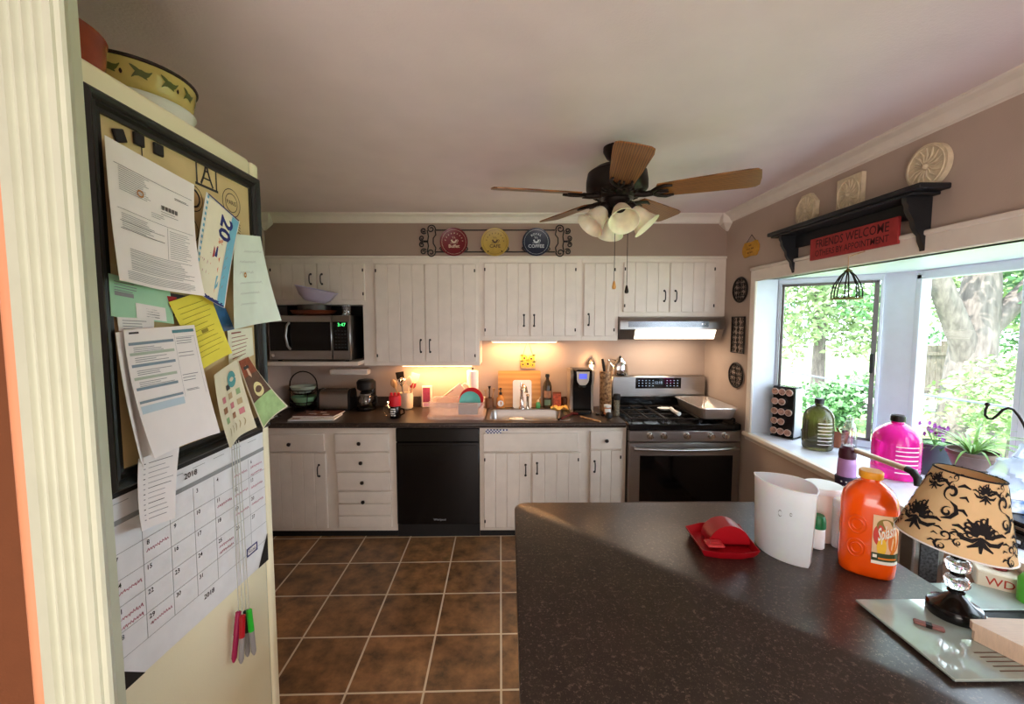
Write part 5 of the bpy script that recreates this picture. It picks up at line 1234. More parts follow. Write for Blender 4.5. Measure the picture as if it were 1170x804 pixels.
def reci_marks(b, q, S):
    q(.04, .02, .96, .26, 1); q(.04, .26, .96, .62, 2); q(.04, .62, .96, .98, 3)
    b.stroke(lambda s, t: S(s, t, .0016), [(.52+.2*math.cos(2*PI*i/18), .50+.08*math.sin(2*PI*i/18)) for i in range(19)], .06, 4, False)
    b.stroke(lambda s, t: S(s, t, .0016), [(.38, .12), (.42, .20), (.5, .28)], .16, 5, True); b.stroke(lambda s, t: S(s, t, .0016), [(.2, .14), (.6, .14)], .07, 6, True)
paper('recipe_card', 'brown and green magazine page with oval emblem bent out past the board edge', 'page', [(271, 411), (283, 406), (318, 464), (297, 490)], .040, [mat('page_cream', srgb(228, 224, 196), .6), mat('page_rust', srgb(150, 76, 44), .6, noise=.3, nscale=40), mat('page_brown', srgb(104, 76, 58), .6, noise=.2, nscale=40), mat('page_green', srgb(170, 206, 140), .6, noise=.2, nscale=30), mat('page_oval', srgb(230, 220, 160), .6), mat('page_light', srgb(220, 190, 160), .6), M_ink], reci_marks, (0, 0, .03, .01))
# calendar
def cal_marks(b, q, S):
    q(.0, .0, 1, .058, 1)
    q(.0, .165, 1, .19, 3)
    b.text('2018', lambda s, t: S(.42+s*.9, .115-t, .0018), .045, 1, bold=.01)
    for k in range(7): q(.02+.138*k, .085, .10+.138*k, .088, 3)
    c0, cw_, r0, rh = .012, .1393, .20, .128
    for k in range(1, 7): q(c0+cw_*k-.0012, r0, c0+cw_*k+.0012, r0+rh*5, 3)
    for k in range(1, 6): q(c0, r0+rh*k-.0012, 1, r0+rh*k+.0012, 3)
    for dnum in range(1, 32):
        cell = dnum; col = cell % 7; row = cell//7
        if row > 4: continue
        s0, t0 = c0+cw_*col+.024, r0+rh*row+.026
        b.text(str(dnum), lambda s, t, s0=s0, t0=t0: S(s0+s*.82, t0-t, .0018), .034, 1, bold=.012)
    for k, (c_, r_) in enumerate(((1, 1), (0, 2), (0, 3), (0, 3.35), (1, 4), (5, 0), (6, 0), (6, .4), (4, 1), (5, 1), (6, 1.1), (5, 2), (6, 2), (4, 3), (4, 3.3))):
        scrib(b, S, c0+cw_*c_+.015, r0+rh*r_+.065, .11, .012, 4, k)
    scrib(b, S, .43, .87, .0, .0, 1)
    b.text('2018', lambda s, t: S(.50+s*.9, .88-t, .0018), .04, 1, bold=.01)
    q(.80, .80, .90, .86, 5); q(.81, .81, .89, .85, 2); q(.82, .822, .88, .84, 5)
    # triangular corner holders
    for (a_, c_, d_) in (((0, 1), (.13, 1), (0, .86)), ((1, 1), (1, .80), (.90, 1))):
        b.face([S(*a_, .0018), S(*c_, .0018), S(*d_, .0018)], 1)
paper('wall_calendar', 'large white month calendar with black corners on the refrigerator side below the board', 'calendar', [(116.5, 561), (299.5, 484), (306, 639), (131, 799)], .0015, [mat('calendar_white', srgb(234, 238, 238), .75), M_blackm, M_paper, mat('cal_grey', srgb(150, 156, 156), .8), M_pink, M_blue], cal_marks)
# markers hanging on strings
hang = at(270, 505, X=BX+.012)
for k, (u0, u1, v0, v1, cm, body, lab) in enumerate(((272.5, 267, 699, 757, mat('magenta_marker', srgb(160, 24, 80), .4), mat('magenta_marker', (0, 0, 0)), 'magenta marker hanging leftmost on its string below the calendar'),
        (277, 275.5, 703, 758, M_red, mat('grey_marker_barrel', srgb(150, 150, 150), .4), 'red capped grey marker hanging between the magenta and green ones'),
        (281, 283, 698, 750, mat('black_marker_cap', srgb(20, 30, 22), .4), mat('grey_marker_barrel', (0, 0, 0)), 'black capped marker hanging behind the green one'),
        (284.5, 290.5, 697, 748, mat('green_marker_cap', srgb(40, 190, 50), .4), mat('grey_marker_barrel', (0, 0, 0)), 'green capped marker hanging rightmost on its string below the calendar'))):
    o1, o2 = at(u0, v0, X=FX+.016+.016*(k % 2)), at(u1, v1, X=FX+.014+.016*(k % 2)); L = o2-o1
    r = thing('marker', lab, 'marker', o2, group='markers hanging on strings')
    wpart('barrel', MB().tube([o1+L*.42, o1+L*.9, o1+L*.97, o2], [.0068, .0068, .004, .0015], 12), body, r)
    wpart('cap', MB().tube([o1-L*.02, o1, o1+L*.45], [.004, .0075, .0075], 12), cm, r)
    top = Vector((FX+.008, hang.y-.012+.010*k, hang.z))
    wpart('string', MB().tube([o1-L*.01, o1.lerp(top, .4), top], .0011, 5), mat('grey_string', srgb(190, 190, 180), .9), r)
# ================================================================== CEILING FAN
fx_, fy_ = .514, 2.10
hubz = 2.23
r = thing('ceiling_fan', 'five-blade oak and dark bronze ceiling fan with glass light kit', 'ceiling fan', (fx_, fy_, ZC))
wpart('canopy', MB().lathe([(.066, ZC-.0005), (.066, ZC-.02), (.05, ZC-.05), (.022, ZC-.07), (.014, ZC-.075), (.014, hubz+.12)], (fx_, fy_, 0), 32), M_iron, r)
wpart('motor_housing', MB().lathe([(.03, hubz+.13), (.10, hubz+.115), (.138, hubz+.09), (.145, hubz+.05), (.145, hubz+.015), (.13, hubz-.005), (.09, hubz-.02), (.08, hubz-.03)], (fx_, fy_, 0), 48), M_iron, r)
b = MB()
for k in range(16):
    a = 2*PI*k/16; d = Vector((math.cos(a), math.sin(a), 0)); e = Vector((-d.y, d.x, 0)); c_ = Vector((fx_, fy_, hubz+.0))
    b.tube([c_+d*.095+Vector((0, 0, -.019)), c_+d*.11+e*.014+Vector((0, 0, -.016)), c_+d*.128+Vector((0, 0, -.004)), c_+d*.11-e*.014+Vector((0, 0, -.016))], .004, 6, loop=True)
wpart('filigree', b, M_iron, r)
for k in range(5):
    a = math.radians(-26+72*k); d = Vector((math.cos(a), math.sin(a), 0)); e = Vector((-d.y, d.x, 0))
    tilt = math.radians(-13); ew = e*math.cos(tilt)+Vector((0, 0, 1))*math.sin(tilt); up = d.cross(ew)
    o_ = Vector((fx_, fy_, hubz-.012))
    # blade outline in (radius, half width)
    FS = .95
    out = [(.20, -.052), (.30, -.060), (.45, -.068), (.58, -.074), (.617, -.070), (.632, -.054), (.636, 0), (.632, .054), (.617, .070), (.58, .074), (.45, .068), (.30, .060), (.20, .052), (.193, .03), (.19, 0), (.193, -.03)]
    out = [(a_*FS, b_) for a_, b_ in out]
    arm = MB()
    arm.tube([o_+d*.085+Vector((0, 0, -.004)), o_+d*.13+Vector((0, 0, -.012)), o_+d*.17+ew*.0-up*.010], [.016, .013, .014], 10)
    for s_ in (-1, 1):
        arm.tube([o_+d*.155-up*.009, o_+d*.185+ew*s_*.03-up*.009, o_+d*.22+ew*s_*.046-up*.009, o_+d*.255+ew*s_*.040-up*.009], [.010, .009, .008, .005], 8)
        arm.tube([o_+d*.175-up*.009, o_+d*.20+ew*s_*.012-up*.009, o_+d*.235+ew*s_*.008-up*.009], [.006, .006, .004], 8)
    wpart('blade_arm', arm, M_iron, r)
    # blade drawn along its own x axis so the grain runs lengthwise
    mxb = Matrix(((d.x, ew.x, up.x, 0), (d.y, ew.y, up.y, 0), (d.z, ew.z, up.z, 0), (0, 0, 0, 1)))
    bl = MB().prism(out, lambda s, t, q: Vector((s, t, q)), -.003, .003).build('blade', M_fan, r)
    bl.matrix_local = Matrix.Translation(o_-r.location) @ mxb
wpart('switch_housing', MB().lathe([(.078, hubz-.028), (.062, hubz-.034), (.060, hubz-.055), (.064, hubz-.062), (.050, hubz-.078), (.034, hubz-.092)], (fx_, fy_, 0), 32), M_iron, r)
wpart('finial', MB().lathe([(.034, hubz-.0925), (.04, hubz-.10), (.034, hubz-.122), (.018, hubz-.132), (.006, hubz-.136)], (fx_, fy_, 0), 24), M_black, r)
M_shadeg2 = mat('cream_alabaster_glass', srgb(250, 238, 208), .35, noise=.14, nscale=16, sub=.3)  # the shades' own cream glass colour, no glow
for a in (-160, -90, -20, 90):
    d = Vector((math.cos(math.radians(a)), math.sin(math.radians(a)), 0)); c0 = Vector((fx_, fy_, hubz-.072))+d*.058
    ax = (d*.66+Vector((0, 0, -.75))).normalized()
    mx = ax.to_track_quat('Z', 'Y').to_matrix().to_4x4()
    sh = wpart('lamp_shade', MB().lathe([(.026, 0), (.036, .016), (.046, .045), (.050, .070), (.060, .096), (.071, .108), (.068, .108), (.056, .094), (.046, .070), (.042, .045), (.032, .016), (.022, .002)], c0+ax*.02, 28, 0, mx), M_shadeg2, r)
    wpart('socket', MB().lathe([(.016, -.012), (.030, 0), (.030, .022), (.024, .03)], c0, 20, 0, mx), M_iron, r, sh)
for u, v1, y_, mm, nm in ((701.6, 325, fy_-.045, M_woodl, 'honey wood pull'), (716, 330, fy_-.02, M_iron, 'dark pull')):
    p1 = at(u, v1, Y=y_); 
    ch = wpart('pull_chain', MB().tube([(p1.x, y_, hubz-.06), (p1.x, y_, p1.z)], .0014, 6), M_iron, r)
    wpart('chain_knob', MB().lathe([(.003, .018), (.006, .008), (.010, -.012), (.008, -.02), (.003, -.022)], p1, 14), mm, r, ch, nm)
# ================================================================== PLATES IN THE SCROLL HOLDER ON THE SOFFIT
yp = YU-.002
up_ = lambda u, v, off=0: at(u, v, Y=yp-off)
r = thing('plate_hanger', 'black wrought iron scroll rack on the soffit above the wall cabinets', 'plate rack', up_(566, 277))
px1_ = 1/490*3.4
def S2(u, v, off=.012): return at(u, v, Y=yp-off)
b = MB()
for v in (262.8, 287.7): b.tube([S2(498, v), S2(634, v)], .0045, 8)
wpart('rails', b, M_blackm, r)
for sgn, uc in ((1, 0), (-1, 1)):
    b = MB(); f = (lambda u: u) if sgn == 1 else (lambda u: 1132.6-u)
    def pl(pts, rad=.0045): b.tube([S2(f(u), v) for u, v in pts], rad, 7)
    pl([(497.5, 262.8)]+spiral(492.5, 261.5, 5, 1.2, 0, -1.4)); pl([(497.5, 287.7)]+spiral(492.5, 288.5, 5, 1.2, 0, 1.4))
    pl([(497, 263), (498, 268), (495, 272), (495, 278), (498, 283), (497, 288)]); pl([(488, 263), (489.5, 270), (488.5, 276), (489.5, 281), (488, 288)])
    pl(spiral(484, 263.5, 3.6, .9, 40, 1.4)); pl(spiral(484, 287.5, 3.6, .9, -40, -1.4)); pl(spiral(482, 272, 3.2, .9, 60, 1.3)); pl(spiral(482, 279.5, 3.2, .9, -60, -1.3))
    pl([(484, 275.7), (489, 275.7)], .007)
    wpart('scroll', b, M_blackm, r)
b = MB()
for uc in (518.7, 565.5, 612.5):
    for s_ in (-1, 1):
        b.tube([S2(uc+s_*(13.5+q[0]), q[1]) for q in spiral(0, 284.5, 2.9, .8, 180 if s_ > 0 else 0, 1.3*s_)], .004, 6)
        b.tube([S2(uc+s_*15, 287.5), S2(uc+s_*9, 288.2, .02), S2(uc+s_*7.5, 286.5, .045)], .0035, 6)
wpart('plate_hooks', b, M_blackm, r)
for u, m, top, bot, lab, ink in ((518.8, mat('burgundy_plate', srgb(112, 26, 34), .3), '', 'Buffet', 'burgundy round plate with cup emblem, left in the scroll rack', mat('plate_cream', srgb(220, 196, 170), .5)),
                            (565.6, mat('mustard_plate', srgb(178, 146, 62), .35, noise=.08), '', 'CAFE', 'mustard yellow round plate reading CAFE, middle of the scroll rack', mat('plate_brown', srgb(76, 52, 24), .5)),
                            (612.6, mat('navy_plate', srgb(28, 36, 56), .3), 'ROYAL', 'COFFEE', 'navy round plate reading COFFEE, right in the scroll rack', mat('plate_pale', srgb(200, 204, 210), .5))):
    c_ = S2(u, 276.6, .022); rad = 15.5*px1_
    r = thing('decorative_plate', lab, 'plate', c_, group='round plates on the soffit')
    mx = Matrix.Rotation(PI/2, 4, 'X')
    wpart('dish', MB().lathe([(rad*.6, 0), (rad*.65, .003), (rad, .012), (rad*1.0, .015), (rad*.66, .0065), (.002, .006)], c_, 44, 0, mx), m, r)
    fn = lambda s, t: Vector((c_.x+s, c_.y-.0074, c_.z+t))
    b = MB()
    b.text(bot, lambda s, t: fn(s, t-.032), .036, 0, bold=.015)
    fr_ = lambda s, t: Vector((c_.x+s, c_.y-.0135, c_.z+t))
    b.stroke(fr_, [(rad*.86*math.cos(2*PI*i/40), rad*.86*math.sin(2*PI*i/40)) for i in range(41)], .0018, 0, False)
    # cup emblem
    b.stroke(fn, [(-.018, .018), (-.014, .004), (0, -.002), (.014, .004), (.018, .018)], .012, 0, False); b.stroke(fn, arc(.024, .010, .008, -90, 90, 8), .004, 0, False); b.stroke(fn, [(-.03, -.008), (.03, -.008)], .004, 0, True)
    for dx in (-.008, .006): b.stroke(fn, [(dx+.004*math.sin(i*1.5), .024+.005*i) for i in range(5)], .004, 0)
    if top:
        for k, chx in enumerate(top):
            a = math.radians(90-(k-(len(top)-1)/2)*17); q = .060
            b.text(chx, lambda s, t, a=a: fn(q*math.cos(a)+s*math.sin(a)+t*math.cos(a), q*math.sin(a)-s*math.cos(a)+t*math.sin(a)), .024, 0, bold=.01)
    else:
        for k in range(9):
            a = math.radians(170-20*k); b.stroke(fn, [(.062*math.cos(a), .062*math.sin(a)), (.069*math.cos(a-.08), .069*math.sin(a-.08)), (.072*math.cos(a), .072*math.sin(a))], .006, 0)
    wpart('print', b, ink, r)
# ================================================================== RIGHT WALL DECORATION
xw_ = XR-.001
def W(u, v, off=0): return at(u, v, X=xw_-off)
def iron_oval(name, lab, u, v, ry, rz, rect=False, seed=0):
    c_ = W(u, v)
    r = thing(name, lab, 'wall decoration', c_, group='iron filigree panels on the window wall')
    b = MB(); Q = lambda s, t, off=.010: Vector((c_.x-off, c_.y+s, c_.z+t))
    if rect: loop = [Q(s, t) for s, t in ((-ry, -rz), (ry, -rz), (ry, rz), (-ry, rz))]; b.tube(loop, .007, 8, loop=True)
    else: b.tube([Q(ry*math.cos(2*PI*i/36), rz*math.sin(2*PI*i/36)) for i in range(36)], .007, 8, loop=True)
    wpart('rim', b, M_iron, r)
    b = MB()
    nx, nz = (3, 7) if rect else (4, 5)
    for i in range(nx):
        for j in range(nz):
            s, t = lerp(-ry, ry, (i+.5)/nx), lerp(-rz, rz, (j+.5)/nz)
            if not rect and (s/ry)**2+(t/rz)**2 > .78: continue
            k = min(ry/nx, rz/nz)
            b.tube([Q(*q) for q in spiral(s, t, k*1.05, k*.25, 90*(i+j), 1.4*(1 if (i+j) % 2 else -1), 14)], .0026, 6)
    b.tube([Q(0, -rz), Q(0, rz)], .003, 6)
    for j in range(1, 4): 
        t = lerp(-rz, rz, j/4); wdt = ry if rect else ry*math.sqrt(max(0, 1-(t/rz)**2)); b.tube([Q(-wdt, t), Q(wdt, t)], .003, 6)
    wpart('filigree', b, M_iron, r)
iron_oval('oval_grille', 'upper oval iron filigree panel on the wall beside the window', 847, 331, .095, .088)
iron_oval('rectangular_grille', 'rectangular iron filigree panel between the two oval ones', 844.5, 382.5, .085, .132, True)
iron_oval('oval_grille', 'lower oval iron filigree panel just above the range corner', 842, 428.5, .095, .09)
c_ = W(858.5, 284.5)
r = thing('hanging_sign', 'small mustard scalloped sign hanging by a string left of the black shelf', 'sign', c_)
out = []
for k in range(28):
    a = 2*PI*k/28; rad = 1+.09*math.cos(a*6); out.append((.098*math.copysign(abs(math.cos(a))**.55, math.cos(a))*rad**.5, .052*math.copysign(abs(math.sin(a))**.55, math.sin(a))*rad))
rot = Matrix.Rotation(math.radians(2), 2)
wpart('board', MB().prism(out, lambda s, t, d: Vector((c_.x-d, c_.y-s, c_.z+t)), 0, .010), mat('mustard_sign_paint', srgb(206, 150, 46), .6, noise=.15, nscale=30), r)
fs_ = lambda s, t: Vector((c_.x-.0106, c_.y-s, c_.z+t))
b = MB()
for t_, wds in ((.026, (.03,)), (.002, (.05, .03)), (-.024, (.02, .035))):
    x_ = -sum(wds)/2-.006*(len(wds)-1)
    for wd in wds: b.stroke(fs_, [(x_+wd*i/12, t_+.006*math.sin(i*2.4)) for i in range(13)], .005, 0, False); x_ += wd+.012
wpart('lettering', b, mat('sign_brown', srgb(120, 76, 26), .7), r)
tp_ = W(859, 268, .004); wpart('string', MB().tube([Vector((c_.x-.004, c_.y+.06, c_.z+.05)), tp_, Vector((c_.x-.004, c_.y-.06, c_.z+.05))], .0018, 6), M_iron, r)
# black shelf with two scrolled brackets
A0, A1 = W(890, 268), W(1078, 214)
zt0 = (vz(268, A0.y, 890)+0); 
sy0, sy1 = at(1062, 240, X=xw_).y, at(911, 285, X=xw_).y      # bracket planes
zsh = at(1062, 215, X=xw_).z-.004
r = thing('wall_shelf', 'black wooden shelf with scrolled brackets above the bay window', 'shelf', (XR, (sy0+sy1)/2, zsh-.2))
D_ = .115
wpart('top_board', MB().box(XR-D_-.012, XR-.001, sy0-.085, sy1+.10, zsh-.022, zsh, 0, .004).box(XR-D_, XR-.001, sy0-.045, sy1+.08, zsh-.034, zsh-.022, 0, .003), mat('black_shelf_paint', srgb(30, 32, 36), .45, noise=.2), r)
wpart('back_rail', MB().box(XR-.02, XR-.001, sy0, sy1, zsh-.105, zsh-.034, 0, .003), MATS['black_shelf_paint'], r)
bp_ = [(0, 0), (-D_+.008, 0), (-D_+.008, -.02), (-D_+.018, -.034), (-D_+.020, -.055), (-D_+.034, -.078), (-D_+.044, -.092), (-D_+.048, -.115), (-D_+.062, -.138), (-D_+.076, -.152), (-D_+.080, -.175), (-D_+.092, -.20), (-.016, -.225), (0, -.23)]
for y in (sy0, sy1): wpart('bracket', MB().prism(bp_, lambda x, z, d: Vector((XR-.001+x, y+d, zsh-.034+z)), -.011, .011), MATS['black_shelf_paint'], r)
# plaques on the shelf
def plaque(name, lab, u, poly_kind, w2, h2, m):
    c_ = at(u, 240, X=XR-.03); y = c_.y; zb_ = zsh+.0005
    r = thing(name, lab, 'plaque', (XR-.02, y, zb_), group='cream relief plaques along the shelf')
    if poly_kind == 'sq': poly = [(-w2, 0), (w2, 0), (w2, 2*h2), (-w2, 2*h2)]; c2 = h2
    else:
        n = 8 if poly_kind == 'oct' else 36; o = PI/8 if n == 8 else 0; k = math.cos(PI/8) if n == 8 else 1
        poly = [(w2/k*math.cos(o+2*PI*i/n), h2+h2/k*math.sin(o+2*PI*i/n)) for i in range(n)]; c2 = h2
    wpart('slab', MB().prism(poly, lambda s, t, d: Vector((XR-.003-d, y+s, zb_+t)), 0, .022), m, r)
    b = MB(); fn = lambda s, t: Vector((XR-.027, y+s, zb_+c2+t))
    for k in range(16):
        a = 2*PI*k/16
        b.tube([fn(w2*.18*math.cos(a), h2*.18*math.sin(a)), fn(w2*.48*math.cos(a+.18), h2*.48*math.sin(a+.18)), fn(w2*.82*math.cos(a), h2*.82*math.sin(a))], [.002, .0045, .002], 6)
    b.tube([fn(w2*.87*math.cos(2*PI*i/36), h2*.87*math.sin(2*PI*i/36)) for i in range(36)], .003, 6, loop=True); b.ball(fn(0, 0), .012)
    wpart('relief', b, m, r)
M_plq = mat('cream_resin', srgb(226, 208, 176), .7, noise=.12, nscale=40, bump=.4, bscale=60)
pxh = lambda px, y: px*y/490
y_ = at(918, 236, X=XR-.02).y; plaque('octagonal_plaque', 'octagonal cream relief plaque at the far end of the black shelf', 919, 'oct', .082, pxh(17.5, y_), M_plq)
y_ = at(967, 216, X=XR-.02).y; plaque('square_plaque', 'square cream relief plaque standing in the middle of the black shelf', 967, 'sq', .078, pxh(20, y_), M_plq)
y_ = at(1053, 186, X=XR-.02).y; plaque('round_plaque', 'large round cream relief plaque at the near end of the black shelf', 1053, 'round', .088, pxh(24, y_), M_plq)
# red sign
s0, s1 = at(926, 290, X=XR-.03).y, at(1027, 265, X=XR-.03).y
zt1, zb1_ = at(926, 275, X=XR-.03).z, at(926, 301, X=XR-.03).z
zt2 = at(1027, 247, X=XR-.03).z; zb2 = at(1027, 278, X=XR-.03).z
zc1, zc2 = min(zt1, zt2), max(zb1_, zb2)
r = thing('welcome_sign', 'red wooden sign reading FRIENDS WELCOME below the black shelf', 'sign', (XR-.03, (s0+s1)/2, zb2))
m_ = ((s0+s1)/2)
wpart('board', MB().box(XR-.034, XR-.021, s1, s0, zb2, zt2, 0, .002), mat('barn_red_paint', srgb(172, 52, 52), .65, noise=.15, nscale=20), r)
fn = lambda s, t: Vector((XR-.0346, m_-s, (zb2+zt2)/2+t)); L_ = (s0-s1)
b = MB(); hh = zt2-zb2
b.text('FRIENDS WELCOME', lambda s, t: fn(s*.84, t+hh*.19), L_*.112, 0, bold=.006); b.text('OTHERS BY APPOINTMENT', lambda s, t: fn(s*.82, t-hh*.24), L_*.084, 0, bold=.006)
wpart('lettering', b, mat('dark_red_lettering', srgb(70, 24, 26), .7), r)
# hanging wire lantern
ctr = at(968, 325, X=1.60); zt_l = at(968, 309, X=1.60).z; zb_l = at(968, 341, X=1.60).z; y = ctr.y
r = thing('wire_lantern', 'small open wire birdcage lantern hanging in front of the left window pane', 'lantern', (1.60, y, zb_l))
H = zt_l-zb_l; R0 = .060
b = MB()
for k in range(8):
    a = 2*PI*k/8; d = Vector((math.cos(a), math.sin(a), 0)); c0 = Vector((1.60, y, zb_l))
    b.tube([c0+d*R0, c0+d*R0*.98+Vector((0, 0, H*.25)), c0+d*R0*.85+Vector((0, 0, H*.5)), c0+d*R0*.5+Vector((0, 0, H*.8)), c0+d*.012+Vector((0, 0, H*.95))], .0032, 6)
wpart('cage', b, M_iron, r)
b = MB().tube([(1.60+R0*math.cos(2*PI*i/28), y+R0*math.sin(2*PI*i/28), zb_l) for i in range(28)], .004, 6, loop=True)
b.lathe([(R0, -.001), (R0, .002), (.002, .002)], (1.60, y, zb_l), 24)
rnd = random.Random(4)
for k in range(14):
    a = rnd.uniform(0, 2*PI); q = Vector((1.60+R0*.9*math.cos(a), y+R0*.9*math.sin(a), zb_l+.006)); b.face([q+Vector((-.012, 0, .004)), q+Vector((0, .008, .0)), q+Vector((.012, 0, .008)), q+Vector((0, -.008, .004))])
wpart('base', b, mat('old_brass_leaves', srgb(110, 96, 50), .5, metal=.4), r)
b = MB()
for k in range(8):
    a = 2*PI*k/8; q = Vector((1.60, y, zt_l-.004)); d = Vector((math.cos(a), math.sin(a), 0)); e = Vector((-d.y, d.x, 0)); b.face([q, q+d*.012+e*.006+Vector((0, 0, .006)), q+d*.024, q+d*.012-e*.006+Vector((0, 0, .006))])
b.ball((1.60, y, zt_l), .010); wpart('crown', b, MATS['old_brass_leaves'], r)
hk = HZ+cw-.01
wpart('cord', MB().tube([(1.60, y, zt_l), (1.60, y, HZ+.02), (XR-.03, y, HZ+.045)], .0022, 6), M_woodt, r)
# ================================================================== ON THE BAY SEAT
def SB(u, v): return at(u, v, Z=SZ+.0006)
# coffee pod carousel
p = SB(898, 501)+Vector((.02, .045, 0)); zt_c = at(898, 441, Y=p.y).z
r = thing('pod_rack', 'black countertop rack filled with brown-lidded coffee pods at the left of the bay seat', 'pod rack', p, math.radians(-60))
H = zt_c-p.z
lpart('frame', MB().box(-.075, .075, -.045, .06, 0, .012, 0, .004).box(-.070, .070, -.040, .055, .012, H, 0, .006), M_black, r)
lpart('side_panel', MB().box(.0705, .076, -.036, .05, .014, H-.01, 0, .002), mat('grey_side_panel', srgb(190, 194, 200), .4), r)
for i in range(3):
    for j in range(5):
        mx = Matrix.Translation((-.046+.045*i, -.0405, .045+(H-.08)*j/4)) @ Matrix.Rotation(PI/2, 4, 'X')
        if i == 2 and j in (1, 3): continue
        pod = lpart('coffee_pod', MB().lathe([(.017, 0), (.0195, .010), (.0225, .014), (.0225, .017), (.019, .0175)], (0, 0, 0), 20, 0, mx), mat('pod_cup', srgb(222, 196, 184), .5), r)
        lpart('foil_lid', MB().lathe([(.0188, .0178), (.018, .0185), (.002, .0187)], (0, 0, 0), 20, 0, mx), mat('pod_lid_foil', srgb(196, 150, 132), .5, noise=.4, nscale=60), pod)
# jugs
def jug(name, lab, u, vb, vt, u0, u1, m, capm, back=.09):
    p = SB(u, vb); p = Vector((at(u, vb, Z=SZ).x, p.y, p.z))
    d = Vector((p.x, p.y, 0)).normalized(); p = p+d*back
    s_ = (p.x**2+p.y**2)**.5
    H = at(u, vt, Y=p.y).z-p.z
    rad = abs(at(u1, 480, Y=p.y).x-at(u0, 480, Y=p.y).x)/2*(p.y/s_)*.97
    r = thing(name, lab, 'jug', p)
    wpart('body', MB().lathe([(rad*.55, 0), (rad*.93, .004), (rad, .02), (rad, H*.17), (rad*.97, H*.18), (rad, H*.2), (rad, H*.56), (rad*.96, H*.66), (rad*.8, H*.76), (rad*.45, H*.85), (rad*.27, H*.875), (rad*.26, H*.90)], p, 40), m, r)
    wpart('cap', MB().lathe([(rad*.28, H*.90), (rad*.31, H*.905), (rad*.31, H*.985), (rad*.27, H), (.003, H*1.0)], p, 24), capm, r)
    # level marks on the camera side
    a0 = math.atan2(-p.y, -p.x)
    fn = lambda s, t: Vector((p.x+(rad+.0012)*math.cos(a0+s/rad), p.y+(rad+.0012)*math.sin(a0+s/rad), p.z+t))
    b = MB()
    for k in range(7): b.stroke(fn, [(lerp(.0, 1.0, i/6)*rad, H*(.14+.068*k)) for i in range(7)], .005, 0, False)
    wpart('level_marks', b, M_paper, r)
    hs = [fn(-rad*.75, H*.60)+Vector((0, 0, 0)), fn(-rad*.8, H*.52)*1, fn(-rad*.8, H*.26), fn(-rad*.75, H*.20)]
    wpart('handle', MB().tube(hs, .012, 10), m, r)
    return p, rad, H
jug('water_jug', 'smoky dark plastic water jug with level marks on the bay seat', 933, 516, 455, 914, 953, mat('smoke_plastic', srgb(92, 86, 52), .12, trans=.55, noise=.1), M_blackm)
jug('water_jug', 'bright pink plastic water jug on the bay seat behind the juice bottle', 1021, 549, 474, 991, 1053, mat('pink_plastic', srgb(255, 40, 170), .12, trans=.45, noise=.06), M_iron)
p = SB(969, 521)+Vector((.0, .0, 0)); H = at(970, 474, Y=p.y).z-p.z; rad = .036
r = thing('shaker_bottle', 'clear plastic bottle with dark red liquid between the two jugs', 'bottle', p)
wpart('body', dish([(rad*.9, 0), (rad, .004), (rad*1.05, H*.6), (rad*.8, H*.78), (rad*.5, H*.86)], .002, p), M_clear, r)
wpart('liquid', MB().lathe([(rad*.8, .004), (rad*.92, .008), (rad*.94, H*.28)], p, 24), mat('dark_red_liquid', srgb(88, 24, 34), .15), r)
wpart('cap', MB().lathe([(rad*.5, H*.861), (rad*.55, H*.87), (rad*.5, H*.97), (rad*.2, H)], p, 20), M_clear, r)
def pot_plant(name, lab, cat, p, rad, h, pm, stems):
    r = thing(name, lab, cat, p)
    wpart('pot', dish([(rad*.72, 0), (rad*.76, .004), (rad*.98, h-.018), (rad*1.04, h-.016), (rad*1.04, h)], .005, p), pm, r)
    wpart('soil', MB().lathe([(rad*.85, h-.022), (rad*.5, h-.014), (.003, h-.012)], p, 20), M_soil, r)
    stems(r, p+Vector((0, 0, h-.014)))
    return r
def blade_leaf(b, o, d, L, wd, droop, m=0):
    d = Vector(d).normalized(); side = d.cross(Vector((0, 0, 1))).normalized() if abs(d.z) < .98 else Vector((1, 0, 0)); K = 8; pts = []; q = Vector(o); v = d.copy()
    for k in range(K+1):
        pts.append(q.copy()); q += v*L/K; v = (v+Vector((0, 0, -droop/K))).normalized()
    lv, rv = [], []
    for k in range(K+1):
        w_ = wd*(math.sin(PI*min(1, (.25+.75*k/K)))**.8)/2+.0004; lv.append(b.bm.verts.new(pts[k]+side*w_)); rv.append(b.bm.verts.new(pts[k]-side*w_))
    cv = [b.bm.verts.new(p_+Vector((0, 0, -wd*.15))) for p_ in pts]
    for k in range(K): b.bm.faces.new((lv[k], lv[k+1], cv[k+1], cv[k])).material_index = m; b.bm.faces.new((cv[k], cv[k+1], rv[k+1], rv[k])).material_index = m
def spider(n, L, wd, seed, droop=1.6, up=1.1):
    def f(r, o):
        rnd = random.Random(seed)
        for k in range(n):
            a = 2*PI*k/n+rnd.uniform(-.3, .3); b = MB(); blade_leaf(b, o+Vector((math.cos(a)*.012, math.sin(a)*.012, 0)), (math.cos(a), math.sin(a), rnd.uniform(.5, 1.6)*up), L*rnd.uniform(.6, 1.1), wd, droop*rnd.uniform(.7, 1.2))
            wpart('leaf', b, M_leaf2, r)
    return f
M_leaf2 = mat('pale_green_leaf', srgb(140, 186, 96), .4, noise=.25, nscale=12)
p = SB(966, 503)+Vector((.20, .04, 0)); p = Vector((2.06, 2.635, SZ+.0006))
pot_plant('potted_plant', 'trailing plant in a brown pot behind the clear bottle on the bay seat', 'plant', p, .058, .105, M_pot, spider(16, .11, .008, 3, 1.9, 1.1))
p = Vector((2.185, 2.15, SZ+.0006))
